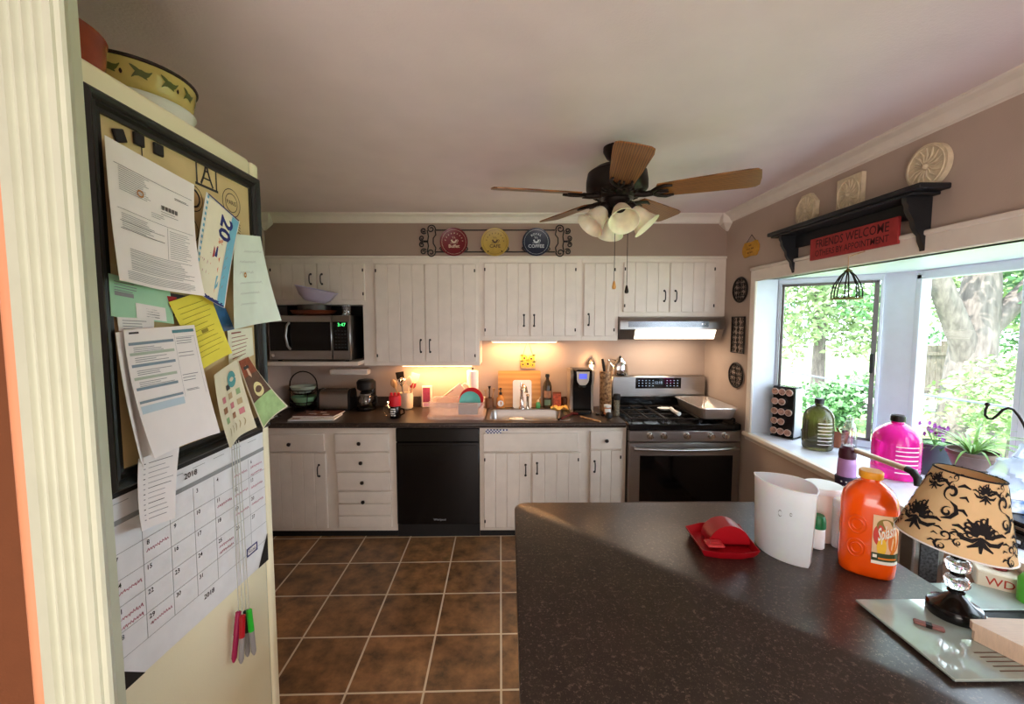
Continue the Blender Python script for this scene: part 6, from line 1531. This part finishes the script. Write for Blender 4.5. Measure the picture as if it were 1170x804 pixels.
def violet(r, o):
    rnd = random.Random(8)
    for k in range(9):
        a = 2*PI*k/9; b = MB(); blade_leaf(b, o, (math.cos(a), math.sin(a), .5), .10, .045, 1.2); wpart('leaf', b, M_leaf, r)
    b = MB()
    for k in range(5): b.tube([o, o+Vector((rnd.uniform(-.03, .03), rnd.uniform(-.03, .03), .07))], .002, 5)
    wpart('stem', b, M_leaf, r)
    for k in range(26):
        c_ = o+Vector((rnd.gauss(-.005, .026), rnd.gauss(0, .026), .075+rnd.gauss(0, .016))); b = MB()
        for i in range(5):
            a = 2*PI*i/5; e = Vector((math.cos(a)*.8, -.3, math.sin(a))); f = Vector((-math.sin(a), 0, math.cos(a))); b.face([c_, c_+e*.008+f*.006, c_+e*.015, c_+e*.008-f*.006])
        wpart('flower', b, mat('purple_petals', srgb(156, 62, 160), .6, noise=.2), r)
pot_plant('potted_violet', 'purple flowering plant in a dark slate pot right of the pink jug', 'plant', p, .078, .165, mat('slate_pot', srgb(70, 78, 86), .4, noise=.1), violet)
p = Vector((1.925, 1.80, SZ+.0006))
p = Vector((2.09, 1.885, SZ+.13))
sp_ = pot_plant('spider_plant', 'arching spider plant in a bronze bowl behind the lampshade', 'plant', p, .085, .075, mat('bronze_bowl', srgb(120, 92, 84), .35, metal=.3, noise=.15), spider(44, .235, .009, 12, 1.7, 1.2))
b = MB()
for a in (0, 2.1, 4.2): b.tube([p+Vector((.07*math.cos(a), .07*math.sin(a), -.1294)), p+Vector((.05*math.cos(a), .05*math.sin(a), -.004))], .005, 8)
b.tube([p+Vector((.058*math.cos(2*PI*i/24), .058*math.sin(2*PI*i/24), -.004)) for i in range(24)], .004, 6, loop=True)
wpart('stand', b, M_iron, sp_)
# iron plant hook
pts = [at(u, v, X=2.06) for u, v in ((1128, 464), (1126, 468), (1125.5, 474), (1129, 478), (1134, 478.5), (1140, 474), (1146, 468), (1152, 466), (1158, 468), (1164, 475), (1170, 485), (1178, 505), (1183, 530))]
pts[-1].z = SZ+.0006
b = MB().tube([pts[0]+Vector((0, 0, .006))]+pts, .005, 8); b.ball(pts[0]+Vector((0, 0, .008)), .009)
solo('iron_hook', b, M_iron, 'curled dark iron plant hook rising from the bay seat at the right edge', 'hook', org=pts[-1])
p = Vector((1.90, 1.56, SZ+.1525))
rnd = random.Random(9)
b = MB().ball(p+Vector((0, 0, .066)), (.07, .065, .06), 0, 26, 16)
for v in b.bm.verts:
    n_ = v.co-(p+Vector((0, 0, .066))); f = 1+.16*math.sin(n_.x*70+n_.z*40)*math.sin(n_.y*60-n_.z*50)+rnd.uniform(-.05, .05); v.co = p+Vector((0, 0, .066))+n_*f; v.co.z = max(v.co.z, p.z)
r = thing('plastic_bag', 'crumpled pale blue plastic bag on top of the patterned tin at the right edge', 'bag', p)
wpart('bag', b, mat('pale_blue_film', srgb(206, 222, 242), .25, noise=.05, alpha=.6), r); wpart('knot', MB().tube([p+Vector((0, 0, .125)), p+Vector((.01, 0, .15)), p+Vector((.03, 0, .165))], [.016, .008, .02], 8), MATS['pale_blue_film'], r)
p = SB(1052, 545)
b = MB(); rnd = random.Random(2)
p = SB(1060, 535)+Vector((.02, .02, 0))
r = thing('tissue_pack', 'pale blue and white tissue packet lying between the pink jug and the slate pot', 'packet', p, .4)
lpart('packet', MB().box(-.05, .05, -.03, .03, 0, .025, 0, .008, seg=2), mat('pale_blue_wrap', srgb(180, 205, 235), .4, noise=.2, nscale=30), r); lpart('flap', MB().box(-.02, .02, -.012, .012, .0252, .028, 0, .001), M_paper, r)
# ================================================================== ON THE PENINSULA
TP = ZP+.0006
def PT(u, v): return at(u, v, Z=TP)
# red scoop
a, c_, e = PT(797, 612), PT(872, 640), PT(805, 634)
x0, x1 = PT(803, 636).x, PT(872, 640).x; y0, y1 = PT(838, 641).y, PT(838, 608).y
r = thing('red_scoop', 'red plastic dustpan-shaped scoop lying left of the white pitcher', 'scoop', ((x0+x1)/2, (y0+y1)/2, TP), math.radians(-4))
W2, D2 = (x1-x0)/2, (y1-y0)/2
b = MB()
def sc_ring(z, k, front): return [Vector((x_*W2*k, y_*D2*k, z_)) for x_, y_, z_ in ((-1, -.85, z), (-.4, -1, z), (.4, -1, z), (1, -.8, z), (1, .8, z+front), (.4, 1, z+front), (-.4, 1, z+front*.6), (-1, .9, z))]
b.ring([sc_ring(0, .86, 0), sc_ring(.012, .95, .012), sc_ring(.024, 1.0, .016), sc_ring(.024, .97, .016), sc_ring(.008, .88, .0)], 0, True, True, True)
lpart('pan', b, M_red, r)
b = MB(); ph = [(W2*.05+W2*.72*math.cos(math.radians(a)), .018+.058*math.sin(math.radians(a))) for a in range(0, 181, 15)]
b.prism(ph, lambda s, t, d: Vector((s+W2*.15, D2*.15+d, t)), -.035, .035)
lpart('hood', b, M_red, r)
lpart('handle', MB().box(-W2*.75, -W2*.15, -D2*.75, -D2*.25, .0255, .034, 0, .004).box(-W2*.6, -W2*.25, -D2*.6, -D2*.4, .034, .0365, 0, .002), mat('pale_red_plastic', srgb(206, 60, 66), .35), r)
# white pitcher : straight-sided, lens-shaped section
def pitcher():
    # photo: back-left corner (862,537), right corner (934,563), base corners (880,633) (930,652)
    fl = PT(877, 628); fr_ = PT(929, 652); 
    H = at(929, 566, Y=fr_.y).z-TP
    bl = at(862, 540, Z=TP+H); br = at(905, 545, Z=TP+H)
    return fl, fr_, bl, br, H
fl, fr_, bl, br, H = pitcher()
r = thing('white_pitcher', 'tall frosted white plastic pitcher standing beside the red scoop', 'pitcher', ((fl.x+fr_.x)/2, fl.y+.03, TP))
A_ = Vector((bl.x, bl.y, 0)); B_ = Vector((fr_.x, fr_.y, 0)); M_ = (A_+B_)/2; d = (B_-A_); L_ = d.length; d.normalize(); n_ = Vector((d.y, -d.x, 0))   # n_ to the camera side
def pr_ring(z, k=1.0, bulge=.050):
    out = []
    N_ = 16
    for i in range(N_+1):
        t = -1+2*i/N_; out.append(M_+d*(t*L_/2*k)+n_*(bulge*k*(1-t*t)**.8*.9)+Vector((0, 0, z)))
    for i in range(N_-1, 0, -1):
        t = -1+2*i/N_; out.append(M_+d*(t*L_/2*k)-n_*(bulge*1.7*k*(1-t*t)**.8)+Vector((0, 0, z)))
    return out
b = MB().ring([pr_ring(TP, .86), pr_ring(TP+.01, .90), pr_ring(TP+H, 1.0), pr_ring(TP+H, .975), pr_ring(TP+.02, .875), pr_ring(TP+.012, .83)], 0, True, True, True)
wpart('body', b, M_frost, r)
wpart('rim', MB().tube(pr_ring(TP+H+.001, 1.0), .0025, 6, loop=True), M_frost, r)
b = MB()
fnp = lambda s, t: M_+d*(s*L_/2)+n_*(.050*(1-s*s)**.8*.9*.965+.0016)+Vector((0, 0, TP+t))
b.stroke(fnp, [(.24+.05*math.cos(2*PI*i/14), .145+.009*math.sin(2*PI*i/14)) for i in range(15)], .004, 0, True); b.stroke(fnp, [(.52+.03*math.cos(2*PI*i/10), .15+.004*math.sin(2*PI*i/10)) for i in range(11)], .004, 0, True)
wpart('marks', b, M_gink, r)
# white tub with lid, green-capped jar, small white canister
p = PT(952, 622)+Vector((-.005, .05, 0)); Ht = at(952, 553, Y=p.y).z-TP; rt = .052
r = thing('white_tub', 'white round tub with flat lid behind the pitcher', 'tub', p)
wpart('body', MB().lathe([(rt*.86, 0), (rt*.9, .004), (rt, Ht-.02)], p, 36), mat('cream_white_plastic', srgb(232, 222, 210), .4, noise=.03), r)
wpart('lid', MB().lathe([(rt*1.02, Ht-.0195), (rt*1.06, Ht-.016), (rt*1.06, Ht-.004), (rt*1.02, Ht), (.003, Ht)], p, 36), M_white, r)
p = PT(939, 628)+Vector((-.004, .018, 0)); Hj = at(939, 588, Y=p.y).z-TP
r = thing('supplement_jar', 'small white jar with green screw cap between pitcher and juice bottle', 'jar', p)
wpart('body', MB().lathe([(.018, 0), (.0205, .003), (.0205, Hj*.58), (.018, Hj*.62)], p, 28), M_white, r)
wpart('cap', MB().lathe([(.0215, Hj*.62), (.0225, Hj*.65), (.0215, Hj*.9), (.017, Hj), (.003, Hj)], p, 28), mat('dark_green_cap', srgb(24, 110, 62), .4), r)
p = PT(958, 628)+Vector((.016, .020, 0)); Hj = at(956, 570, Y=p.y).z-TP
r = thing('white_canister', 'slim white canister with grey print half hidden behind the juice bottle', 'canister', p)
wpart('body', MB().lathe([(.018, 0), (.02, .003), (.02, Hj*.84)], p, 28), M_white, r)
wpart('lid', MB().lathe([(.0208, Hj*.845), (.0208, Hj*.98), (.018, Hj), (.003, Hj)], p, 28), M_frost, r)
fn = lambda s, t: Vector((p.x+.0206*math.sin(-.6+s/.02), p.y-.0206*math.cos(-.6+s/.02), p.z+t))
wpart('print', MB().stroke(fn, [(0, .03), (.003, .05), (0, .06)], .006, 0), M_gink, r)
# juice bottle
fl_ = PT(957, 650); frr = PT(1026, 668)
ctr = (fl_+frr)/2; wv = (frr-fl_); wv.z = 0; Wb = wv.length; ax_ = wv.normalized(); ny = Vector((-ax_.y, ax_.x, 0))
ctr = ctr+ny*.042+Vector((.0, .0, 0)); 
Hb = at(995, 537, Y=ctr.y-.0).z-TP
r = thing('juice_bottle', 'large orange juice bottle with yellow cap and fruit label', 'bottle', ctr)
def jr(z, kx, ky): return [ctr+ax_*(Wb/2*kx*math.copysign(abs(math.cos(a))**.7, math.cos(a)))+ny*(.048*ky*math.copysign(abs(math.sin(a))**.75, math.sin(a)))+Vector((0, 0, z)) for a in [2*PI*i/40 for i in range(40)]]
prof_ = [(0, .90, .86), (.006, .97, .97), (.03, 1, 1), (.10*Hb/.3, .985, .97), (.13*Hb/.3, 1.0, 1.0), (Hb*.55, .985, .97), (Hb*.68, 1.0, 1.0), (Hb*.76, .93, .97), (Hb*.83, .74, .88), (Hb*.88, .48, .66), (Hb*.90, .36, .50), (Hb*.905, .34, .48), (Hb*.93, .33, .47)]
b = MB().ring([jr(*q) for q in prof_], 0, True, True, True)
wpart('body', b, mat('orange_juice_plastic', srgb(255, 92, 10), .16, noise=.05, coat=.4, sub=.25), r)
wpart('cap', MB().ring([jr(Hb*.932, .40, .55), jr(Hb*.94, .42, .575), jr(Hb*.99, .42, .575), jr(Hb, .38, .52)], 0, True, True, True), mat('amber_cap', srgb(236, 160, 30), .4), r)
b = MB()
def jfn(s, t, off=.0014):
    c_ = max(-.999, min(.999, s)); a = math.acos(c_**1 if c_ >= 0 else c_)
    x_ = s; y_ = -(1-abs(x_)**(2/.7))**(.75/2) if abs(x_) < 1 else 0
    return ctr+ax_*(Wb/2*x_*1.0)+ny*(.048*y_*1.0-off)+Vector((0, 0, t*Hb))
def jq(s0, t0, s1, t1, m, off=.0014, k=8):
    for i in range(k):
        a_, c_ = lerp(s0, s1, i/k), lerp(s0, s1, (i+1)/k); b.face([jfn(a_, t0, off), jfn(c_, t0, off), jfn(c_, t1, off), jfn(a_, t1, off)], m)
jq(.08, .16, .97, .63, 0)
def blob(s, t, rs, rt_, m, off=.0022):
    b.face([jfn(s+rs*math.cos(2*PI*i/20), t+rt_*math.sin(2*PI*i/20), off) for i in range(20)], m)
blob(.30, .44, .20, .10, 1); blob(.56, .36, .30, .15, 2, .0026); blob(.40, .33, .16, .085, 3, .003); blob(.78, .40, .18, .12, 4, .0024); blob(.5, .53, .30, .07, 7, .0023)
jq(.08, .17, .97, .27, 5, .0032); jq(.08, .165, .97, .195, 6, .0036)
jq(.12, .225, .26, .255, 6, .004, 2); jq(.3, .215, .9, .23, 2, .004)
b.text('Splash', lambda s, t: jfn(.55+s*.84, .475+t*.62+s*.10, .0042), .28, 6, bold=.02)
b.text('V8', lambda s, t: jfn(.80+s*.9, .595+t*.6, .0042), .16, 5, bold=.02)
wpart('label', b, [mat('label_cream', srgb(244, 206, 160), .5), mat('label_mango', srgb(216, 60, 46), .5), mat('label_orange', srgb(240, 140, 40), .5), mat('label_yellow', srgb(250, 200, 50), .5), mat('label_peach', srgb(226, 120, 50), .5), mat('label_green', srgb(52, 66, 30), .5), mat('label_white', srgb(250, 246, 230), .5), mat('label_olive', srgb(140, 120, 50), .5)], r)
b = MB()
for t_ in (.50, .27):
    b.tube([jfn(-.42+.30*math.cos(2*PI*i/24), t_+.085*math.sin(2*PI*i/24), .0) for i in range(24)], .0022, 6, loop=True); b.tube([jfn(-.42+.18*math.cos(2*PI*i/24), t_+.05*math.sin(2*PI*i/24), .0) for i in range(24)], .0018, 6, loop=True)
wpart('embossing', b, MATS['orange_juice_plastic'], r)
# glass board on the corner
gx0, gy1 = PT(977, 688).x, PT(977, 688).y; gy0 = PT(1092, 781).y; gx1 = px1-.012
r = thing('glass_board', 'rectangular pale glass cutting board on the corner of the peninsula', 'cutting board', ((gx0+gx1)/2, (gy0+gy1)/2, TP))
wpart('glass', MB().box(gx0, gx1, gy0, gy1, TP+.003, TP+.009, 0, .0015), mat('pale_green_glass', srgb(176, 196, 190), .06, spec=.8, noise=.05, coat=.6), r)
for x in (gx0+.02, gx1-.02):
    for y in (gy0+.02, gy1-.02): wpart('foot', MB().cyl((x, y, TP), (x, y, TP+.0028), .008), M_white, r)
b = MB(); GT = TP+.0094
for k in range(5): b.box(lerp(gx0, gx1, .42), lerp(gx0, gx1, .80), gy0+.018+.012*k, gy0+.0205+.012*k, GT, GT+.0003)
wpart('print', b, mat('brown_blind_reflection', srgb(110, 84, 70), .5), r)  # dark stripes painted on the glass as a reflection of the window blind
GT = TP+.0096
p = at(1061, 716, Z=GT)
r = thing('pink_eraser', 'small pinkish bar lying on the pale glass board', 'bar', p, math.radians(-38))
lpart('bar', MB().box(-.026, .026, -.007, .007, 0, .008, 0, .002), mat('dusty_pink', srgb(150, 104, 98), .6, noise=.2), r); lpart('band', MB().box(-.006, .006, -.0074, .0074, -.0, .0084, 0, .001), M_iron, r)
# table lamp with damask shade
Yl = at(1093, 712, Z=GT).y+.03; Xl = at(1091, 690, Y=Yl).x
lc = Vector((Xl, Yl, GT))
r = thing('table_lamp', 'small table lamp with black damask shade, crystal ball stem and black base', 'lamp', lc)
zv = lambda v: at(1095, v, Y=Yl).z
wpart('base', MB().lathe([(.049, 0), (.051, .004), (.051, .020), (.048, .026), (.034, .032), (.022, .044), (.012, .052), (.010, zv(675)-GT)], lc, 40), M_black, r)
M_cryst = mat('crystal', (1, 1, 1), .02, trans=.9, ior=1.5, noise=.02)
for v in (664, 645): 
    c_ = Vector((Xl, Yl, zv(v))); b = MB()
    b.ball(c_, (.025, .025, .019), 0, 12, 7); wpart('crystal_ball', b, M_cryst, r)
for v, rad in ((654.5, .014), (674, .016), (636, .014)): wpart('collar', MB().lathe([(rad*.6, -.006), (rad, -.003), (rad, .003), (rad*.6, .006)], (Xl, Yl, zv(v)), 20), M_black, r)
wpart('stem', MB().cyl((Xl, Yl, zv(637)), (Xl, Yl, zv(590)), .006), M_black, r)
# shade: tilted cone frustum
tb, tt = Vector((Xl-.002, Yl, zv(618))), Vector((Xl+.002, Yl, zv(536)))
axis = (Vector((.14, -.02, 1))).normalized()
hgt = .168; mid = Vector((Xl-.004, Yl, zv(580)))
mx = axis.to_track_quat('Z', 'Y').to_matrix().to_4x4(); r0_, r1_ = .103, .060
cone = lambda a, h, off=0: mid+(mx @ Vector(((lerp(r0_, r1_, h)+off)*math.cos(a), (lerp(r0_, r1_, h)+off)*math.sin(a), (h-.5)*hgt)))
N_ = 48; b = MB()
ringc = lambda h, off: [cone(2*PI*i/N_, h, off) for i in range(N_)]
b.ring([ringc(0, 0), ringc(.5, 0), ringc(1, 0), ringc(1, -.0025), ringc(.5, -.0025), ringc(0, -.0025)], 0, True, False, False, True)
b.tube(ringc(0, .0005), .002, 6, 2, loop=True); b.tube(ringc(1, .0005), .002, 6, 1, loop=True)
M_black2 = mat('black_flocking', srgb(22, 20, 22), .9)
a_cam = math.atan2(-Yl, -Xl)
inv = mx.to_3x3().inverted() @ Vector((-Xl, -Yl, 0)); a_cam = math.atan2(inv.y, inv.x)
def motif(a0, h0, sc, kind):
    fn = lambda s, t: cone(a0+s*sc/.095, h0+t*sc/hgt, .0012)
    def L(pts, wd): b.stroke(fn, pts, wd*1.12, 1)
    if kind == 0:        # bouquet
        for k in range(9):
            a = PI/2+(k-4)*.38; rad = .62+.12*math.cos(k*2)
            L([(.12*math.cos(a), .12*math.sin(a)-.2), (.5*rad*math.cos(a), .6*rad*math.sin(a)-.15), (rad*math.cos(a+.12), rad*math.sin(a+.12)-.05)], .16)
            cx, cy = .78*rad*math.cos(a+.3), .78*rad*math.sin(a+.3)-.1; L([(cx+.10*math.cos(2*PI*i/10), cy+.10*math.sin(2*PI*i/10)) for i in range(11)], .075)
        for s_ in (-1, 1):
            L([(0, -.2), (s_*.3, -.42), (s_*.62, -.40), (s_*.85, -.2)], .17); L([(0, -.25), (s_*.16, -.55), (s_*.42, -.72)], .15); L([(s_*.5, -.1), (s_*.8, .05), (s_*1.0, -.02)], .13)
        L([(0, -.2), (0, -.5), (0, -.85)], .17); L([(0, -.1), (.02, .15), (0, .4)], .2)
    else:                # scroll
        q = kind
        L([(x*q, y) for x, y in spiral(.1, .35, .42, .08, -100, 1.2)], .15); L([(x*q, y) for x, y in [(.05, -.08), (-.25, -.25), (-.35, -.55), (-.15, -.85), (.2, -1.0)]], .19)
        L([(x*q, y) for x, y in spiral(.05, -.62, .26, .06, 120, -1.1)], .12); L([(x*q, y) for x, y in [(-.3, -.4), (-.6, -.35), (-.8, -.55)]], .15); L([(x*q, y) for x, y in [(-.1, .7), (-.4, .85), (-.75, .75)]], .15); L([(x*q, y) for x, y in [(.3, .6), (.6, .85), (.95, .88)]], .15)
        L([(x*q, y) for x, y in [(-.32, .2), (-.6, .3), (-.75, .12)]], .13)
for k in range(5):
    a0 = a_cam+.42+2*PI*k/5
    motif(a0, .36, .050, 0); motif(a0+.03, .86, .030, 0); motif(a0+PI/5-.04, .66, .044, 1 if k % 2 else -1); motif(a0+PI/5, .15, .026, -1 if k % 2 else 1)
    motif(a0+.5, .91, .020, 1); motif(a0-.38, .22, .018, 1)
sh = wpart('lamp_shade', b, [mat('tan_shade_linen', srgb(222, 190, 142), .85, noise=.05, sub=.1), M_black2, M_white], r)
b = MB()
for k in range(3):
    a = 2*PI*k/3; b.tube([cone(a, .9, -.003), mid+(mx @ Vector((0, 0, .28*hgt)))], .0018, 6)
b.cyl(mid+(mx @ Vector((0, 0, .28*hgt))), Vector((Xl, Yl, zv(592))), .004); wpart('spider_fitting', b, M_iron, r, sh)
wpart('bulb', MB().lathe([(.010, -.012), (.013, .004), (.024, .03), (.026, .045), (.016, .062), (.002, .066)], (Xl, Yl, zv(600)), 20), M_frost, r)
# pale wooden tray at the bottom right corner
q0 = at(1116, 735, Z=GT)
r = thing('wooden_box', 'pale wooden box lid lying on the near right corner of the glass board', 'box', (q0.x, q0.y, GT), math.radians(-4))
b = MB(); poly = [(0, 0), (.0, .035), (.008, .045), (.03, .048), (.034, .052), (.13, .056), (.145, .05), (.15, -.10), (.012, -.10)]
poly = [(.0, .012), (.004, .022), (.04, .024), (.046, .030), (.13, .030), (.13, -.085), (.045, -.085)]
lpart('lid', MB().prism(poly, lambda x, y, z: Vector((x, y, z)), .022, .040), mat('pale_maple', srgb(232, 206, 180), .5, noise=.06, stretch=(2, 20, 2)), r)
lpart('tray', MB().prism([(x*.96+.003, y*.94-.002) for x, y in poly], lambda x, y, z: Vector((x, y, z)), 0, .0215), MATS['pale_maple'], r)
# ================================================================== BESIDE THE PENINSULA
# low side table with a green-grey glass top
tx0_, tx1_, ty0_, ty1_, tz2 = 1.19, 1.66, .72, 1.38, .74
r = thing('side_table', 'dark side table with a pale glass top between peninsula and window wall', 'table', ((tx0_+tx1_)/2, (ty0_+ty1_)/2, 0))
wpart('table_top', MB().box(tx0_, tx1_, ty0_, ty1_, tz2-.025, tz2-.006, 0, .003), M_blackm, r)
wpart('glass_top', MB().box(tx0_+.005, tx1_-.005, ty1_-.14, ty1_-.005, tz2-.0055, tz2, 0, .002), MATS['pale_green_glass'], r)
for x in (tx0_+.03, tx1_-.03):
    for y in (ty0_+.03, ty1_-.03): wpart('leg', MB().box(x-.02, x+.02, y-.02, y+.02, 0, tz2-.0255, 0, .003), M_blackm, r)
TT = tz2+.0006
p = at(1140, 672, Z=TT+.0); 
r = thing('white_carton', 'white carton with red handwritten letters on the low side table', 'carton', (p.x+.02, p.y+.02, tz2-.0055), math.radians(-38))
lpart('carton', MB().box(-.055, .055, -.035, .045, 0, .055, 0, .004), mat('cream_carton', srgb(238, 228, 206), .6, noise=.04), r)
b = MB().text('WD', lambda s, t: Vector((s, -.0356, .026+t)), .038, 0, bold=.006); lpart('lettering', b, mat('red_marker_ink', srgb(196, 70, 50), .7), r)
q = Vector((p.x+.034, p.y+.03, tz2-.0055+.0555))
r = thing('red_jar', 'small clear red jar standing on the white carton', 'jar', q)
wpart('jar', MB().lathe([(.016, 0), (.021, .004), (.022, .026), (.018, .032)], q, 20), mat('red_jar_glass', srgb(150, 36, 44), .2, noise=.3, nscale=40, trans=.3), r); wpart('lid', MB().lathe([(.020, .0325), (.021, .035), (.021, .042), (.003, .043)], q, 20), M_redsoft, r)
q = at(1172, 690, Z=tz2-.0055); q = Vector((q.x+.02, q.y+.0, tz2-.0055))
r = thing('green_bottle', 'bright green plastic bottle at the right edge beside the white carton', 'bottle', q)
wpart('body', MB().lathe([(.03, 0), (.034, .004), (.034, .075), (.022, .095), (.014, .10)], q, 24), mat('lime_plastic', srgb(90, 190, 60), .3), r); wpart('cap', MB().lathe([(.0145, .1005), (.016, .103), (.016, .118), (.003, .119)], q, 16), M_white, r)
# silver tower heater standing on the floor between bottle and lamp
p = Vector((at(1052, 640, Y=1.5).x, 1.5, 0)); zt_h = at(1052, 600, Y=1.5).z
r = thing('tower_fan', 'silver and black tower heater standing behind the juice bottle', 'heater', p, math.radians(-20))
lpart('base', MB().box(-.07, .07, -.07, .07, 0, .02, 0, .006), M_blackm, r)
lpart('column', MB().box(-.045, .045, -.045, .045, .0205, zt_h, 0, .006), M_steel, r)
lpart('grille', MB().box(-.026, .026, -.050, -.0455, .10, zt_h-.03, 0, .002), mat('charcoal_mesh', srgb(80, 82, 84), .6, noise=.6, nscale=120), r)
# upright vacuum in front of the bay seat
vx, vy = 1.585, 2.02
r = thing('upright_vacuum', 'upright stick vacuum with violet canister and tan tube handle in front of the pink jug', 'vacuum cleaner', (vx, vy, 0))
wpart('floor_head', MB().box(vx-.10, vx+.08, vy-.10, vy+.10, 0, .06, 0, .02, seg=2), M_blackm, r)
wpart('wand', MB().tube([(vx, vy, .06), (vx, vy, .62)], .02, 12), M_iron, r)
zk = lambda v: at(968, v, Y=vy).z; xk = at(967, 540, Y=vy).x
wpart('motor_base', MB().lathe([(.02, .62), (.04, .63), (.043, zk(556)), (.045, zk(544)), (.04, zk(543))], (xk, vy, 0), 28), mat('navy_dotted', srgb(40, 30, 58), .4, noise=.1), r)
b = MB()
for k in range(7):
    for t in (.25, .7):
        a = -PI/2+(k-3)*.42+.2*(t > .5); q = Vector((xk+.0455*math.cos(a), vy+.0455*math.sin(a), lerp(zk(556), zk(544), t))); e = Vector((-math.sin(a), math.cos(a), 0)); b.face([q+e*.004*math.cos(2*PI*i/10)+Vector((0, 0, .004*math.sin(2*PI*i/10))) for i in range(10)])
wpart('dots', b, M_paper, r)
wpart('canister', MB().lathe([(.038, zk(543)+.0005), (.037, zk(530)), (.035, zk(524)), (.025, zk(521))], (xk, vy, 0), 28), mat('violet_plastic', srgb(190, 140, 196), .25, noise=.08), r)
wpart('collar', MB().lathe([(.034, zk(523)), (.036, zk(519)), (.032, zk(512)), (.018, zk(509))], (xk, vy, 0), 24), mat('maroon_collar', srgb(70, 24, 40), .4), r)
h0, h1 = Vector((xk+.02, vy-.02, zk(513))), at(1037, 536, Y=vy-.36)
wpart('handle_tube', MB().tube([h0, h1], .012, 12), mat('tan_tube', srgb(214, 184, 150), .4, noise=.05), r)
d = (h1-h0).normalized()
wpart('grip', MB().tube([h1, h1+d*.03+Vector((0, 0, -.003)), h1+d*.055+Vector((0, 0, -.02)), h1+d*.06+Vector((0, 0, -.05))], [.0135, .014, .014, .012], 12), M_blackm, r)
# things at the near end of the bay seat
p = Vector((1.88, 1.54, SZ+.0006+.0815+.0075))
r = thing('patterned_tin', 'low blue and white patterned tin on the black media players at the right edge', 'tin', p, -.5)
lpart('tin', MB().box(-.075, .075, -.05, .05, 0, .05, 0, .004), mat('blue_white_print', srgb(226, 234, 242), .4, noise=.6, nscale=38, col2=srgb(60, 110, 170)), r)
lpart('lid', MB().box(-.077, .077, -.052, .052, .0502, .062, 0, .003), M_white, r)
p = Vector((1.87, 1.53, SZ+.0006))
for k, (nm, lab, z_, hh) in enumerate((('media_player', 'flat black media player lying lowest on the near end of the bay seat', 0, .048), ('media_player', 'slimmer black media player stacked on the lower one on the bay seat', .0485, .040))):
    q = p+Vector((0, 0, z_)); r = thing(nm, lab, 'media player', q, .06*k)
    lpart('case', MB().box(-.10, .12, -.12, .12, 0, hh, 0, .004), M_black, r); lpart('front_strip', MB().box(-.1025, -.0995, -.11, .11, hh*.35, hh*.6, 0, .0005), M_chrome, r)
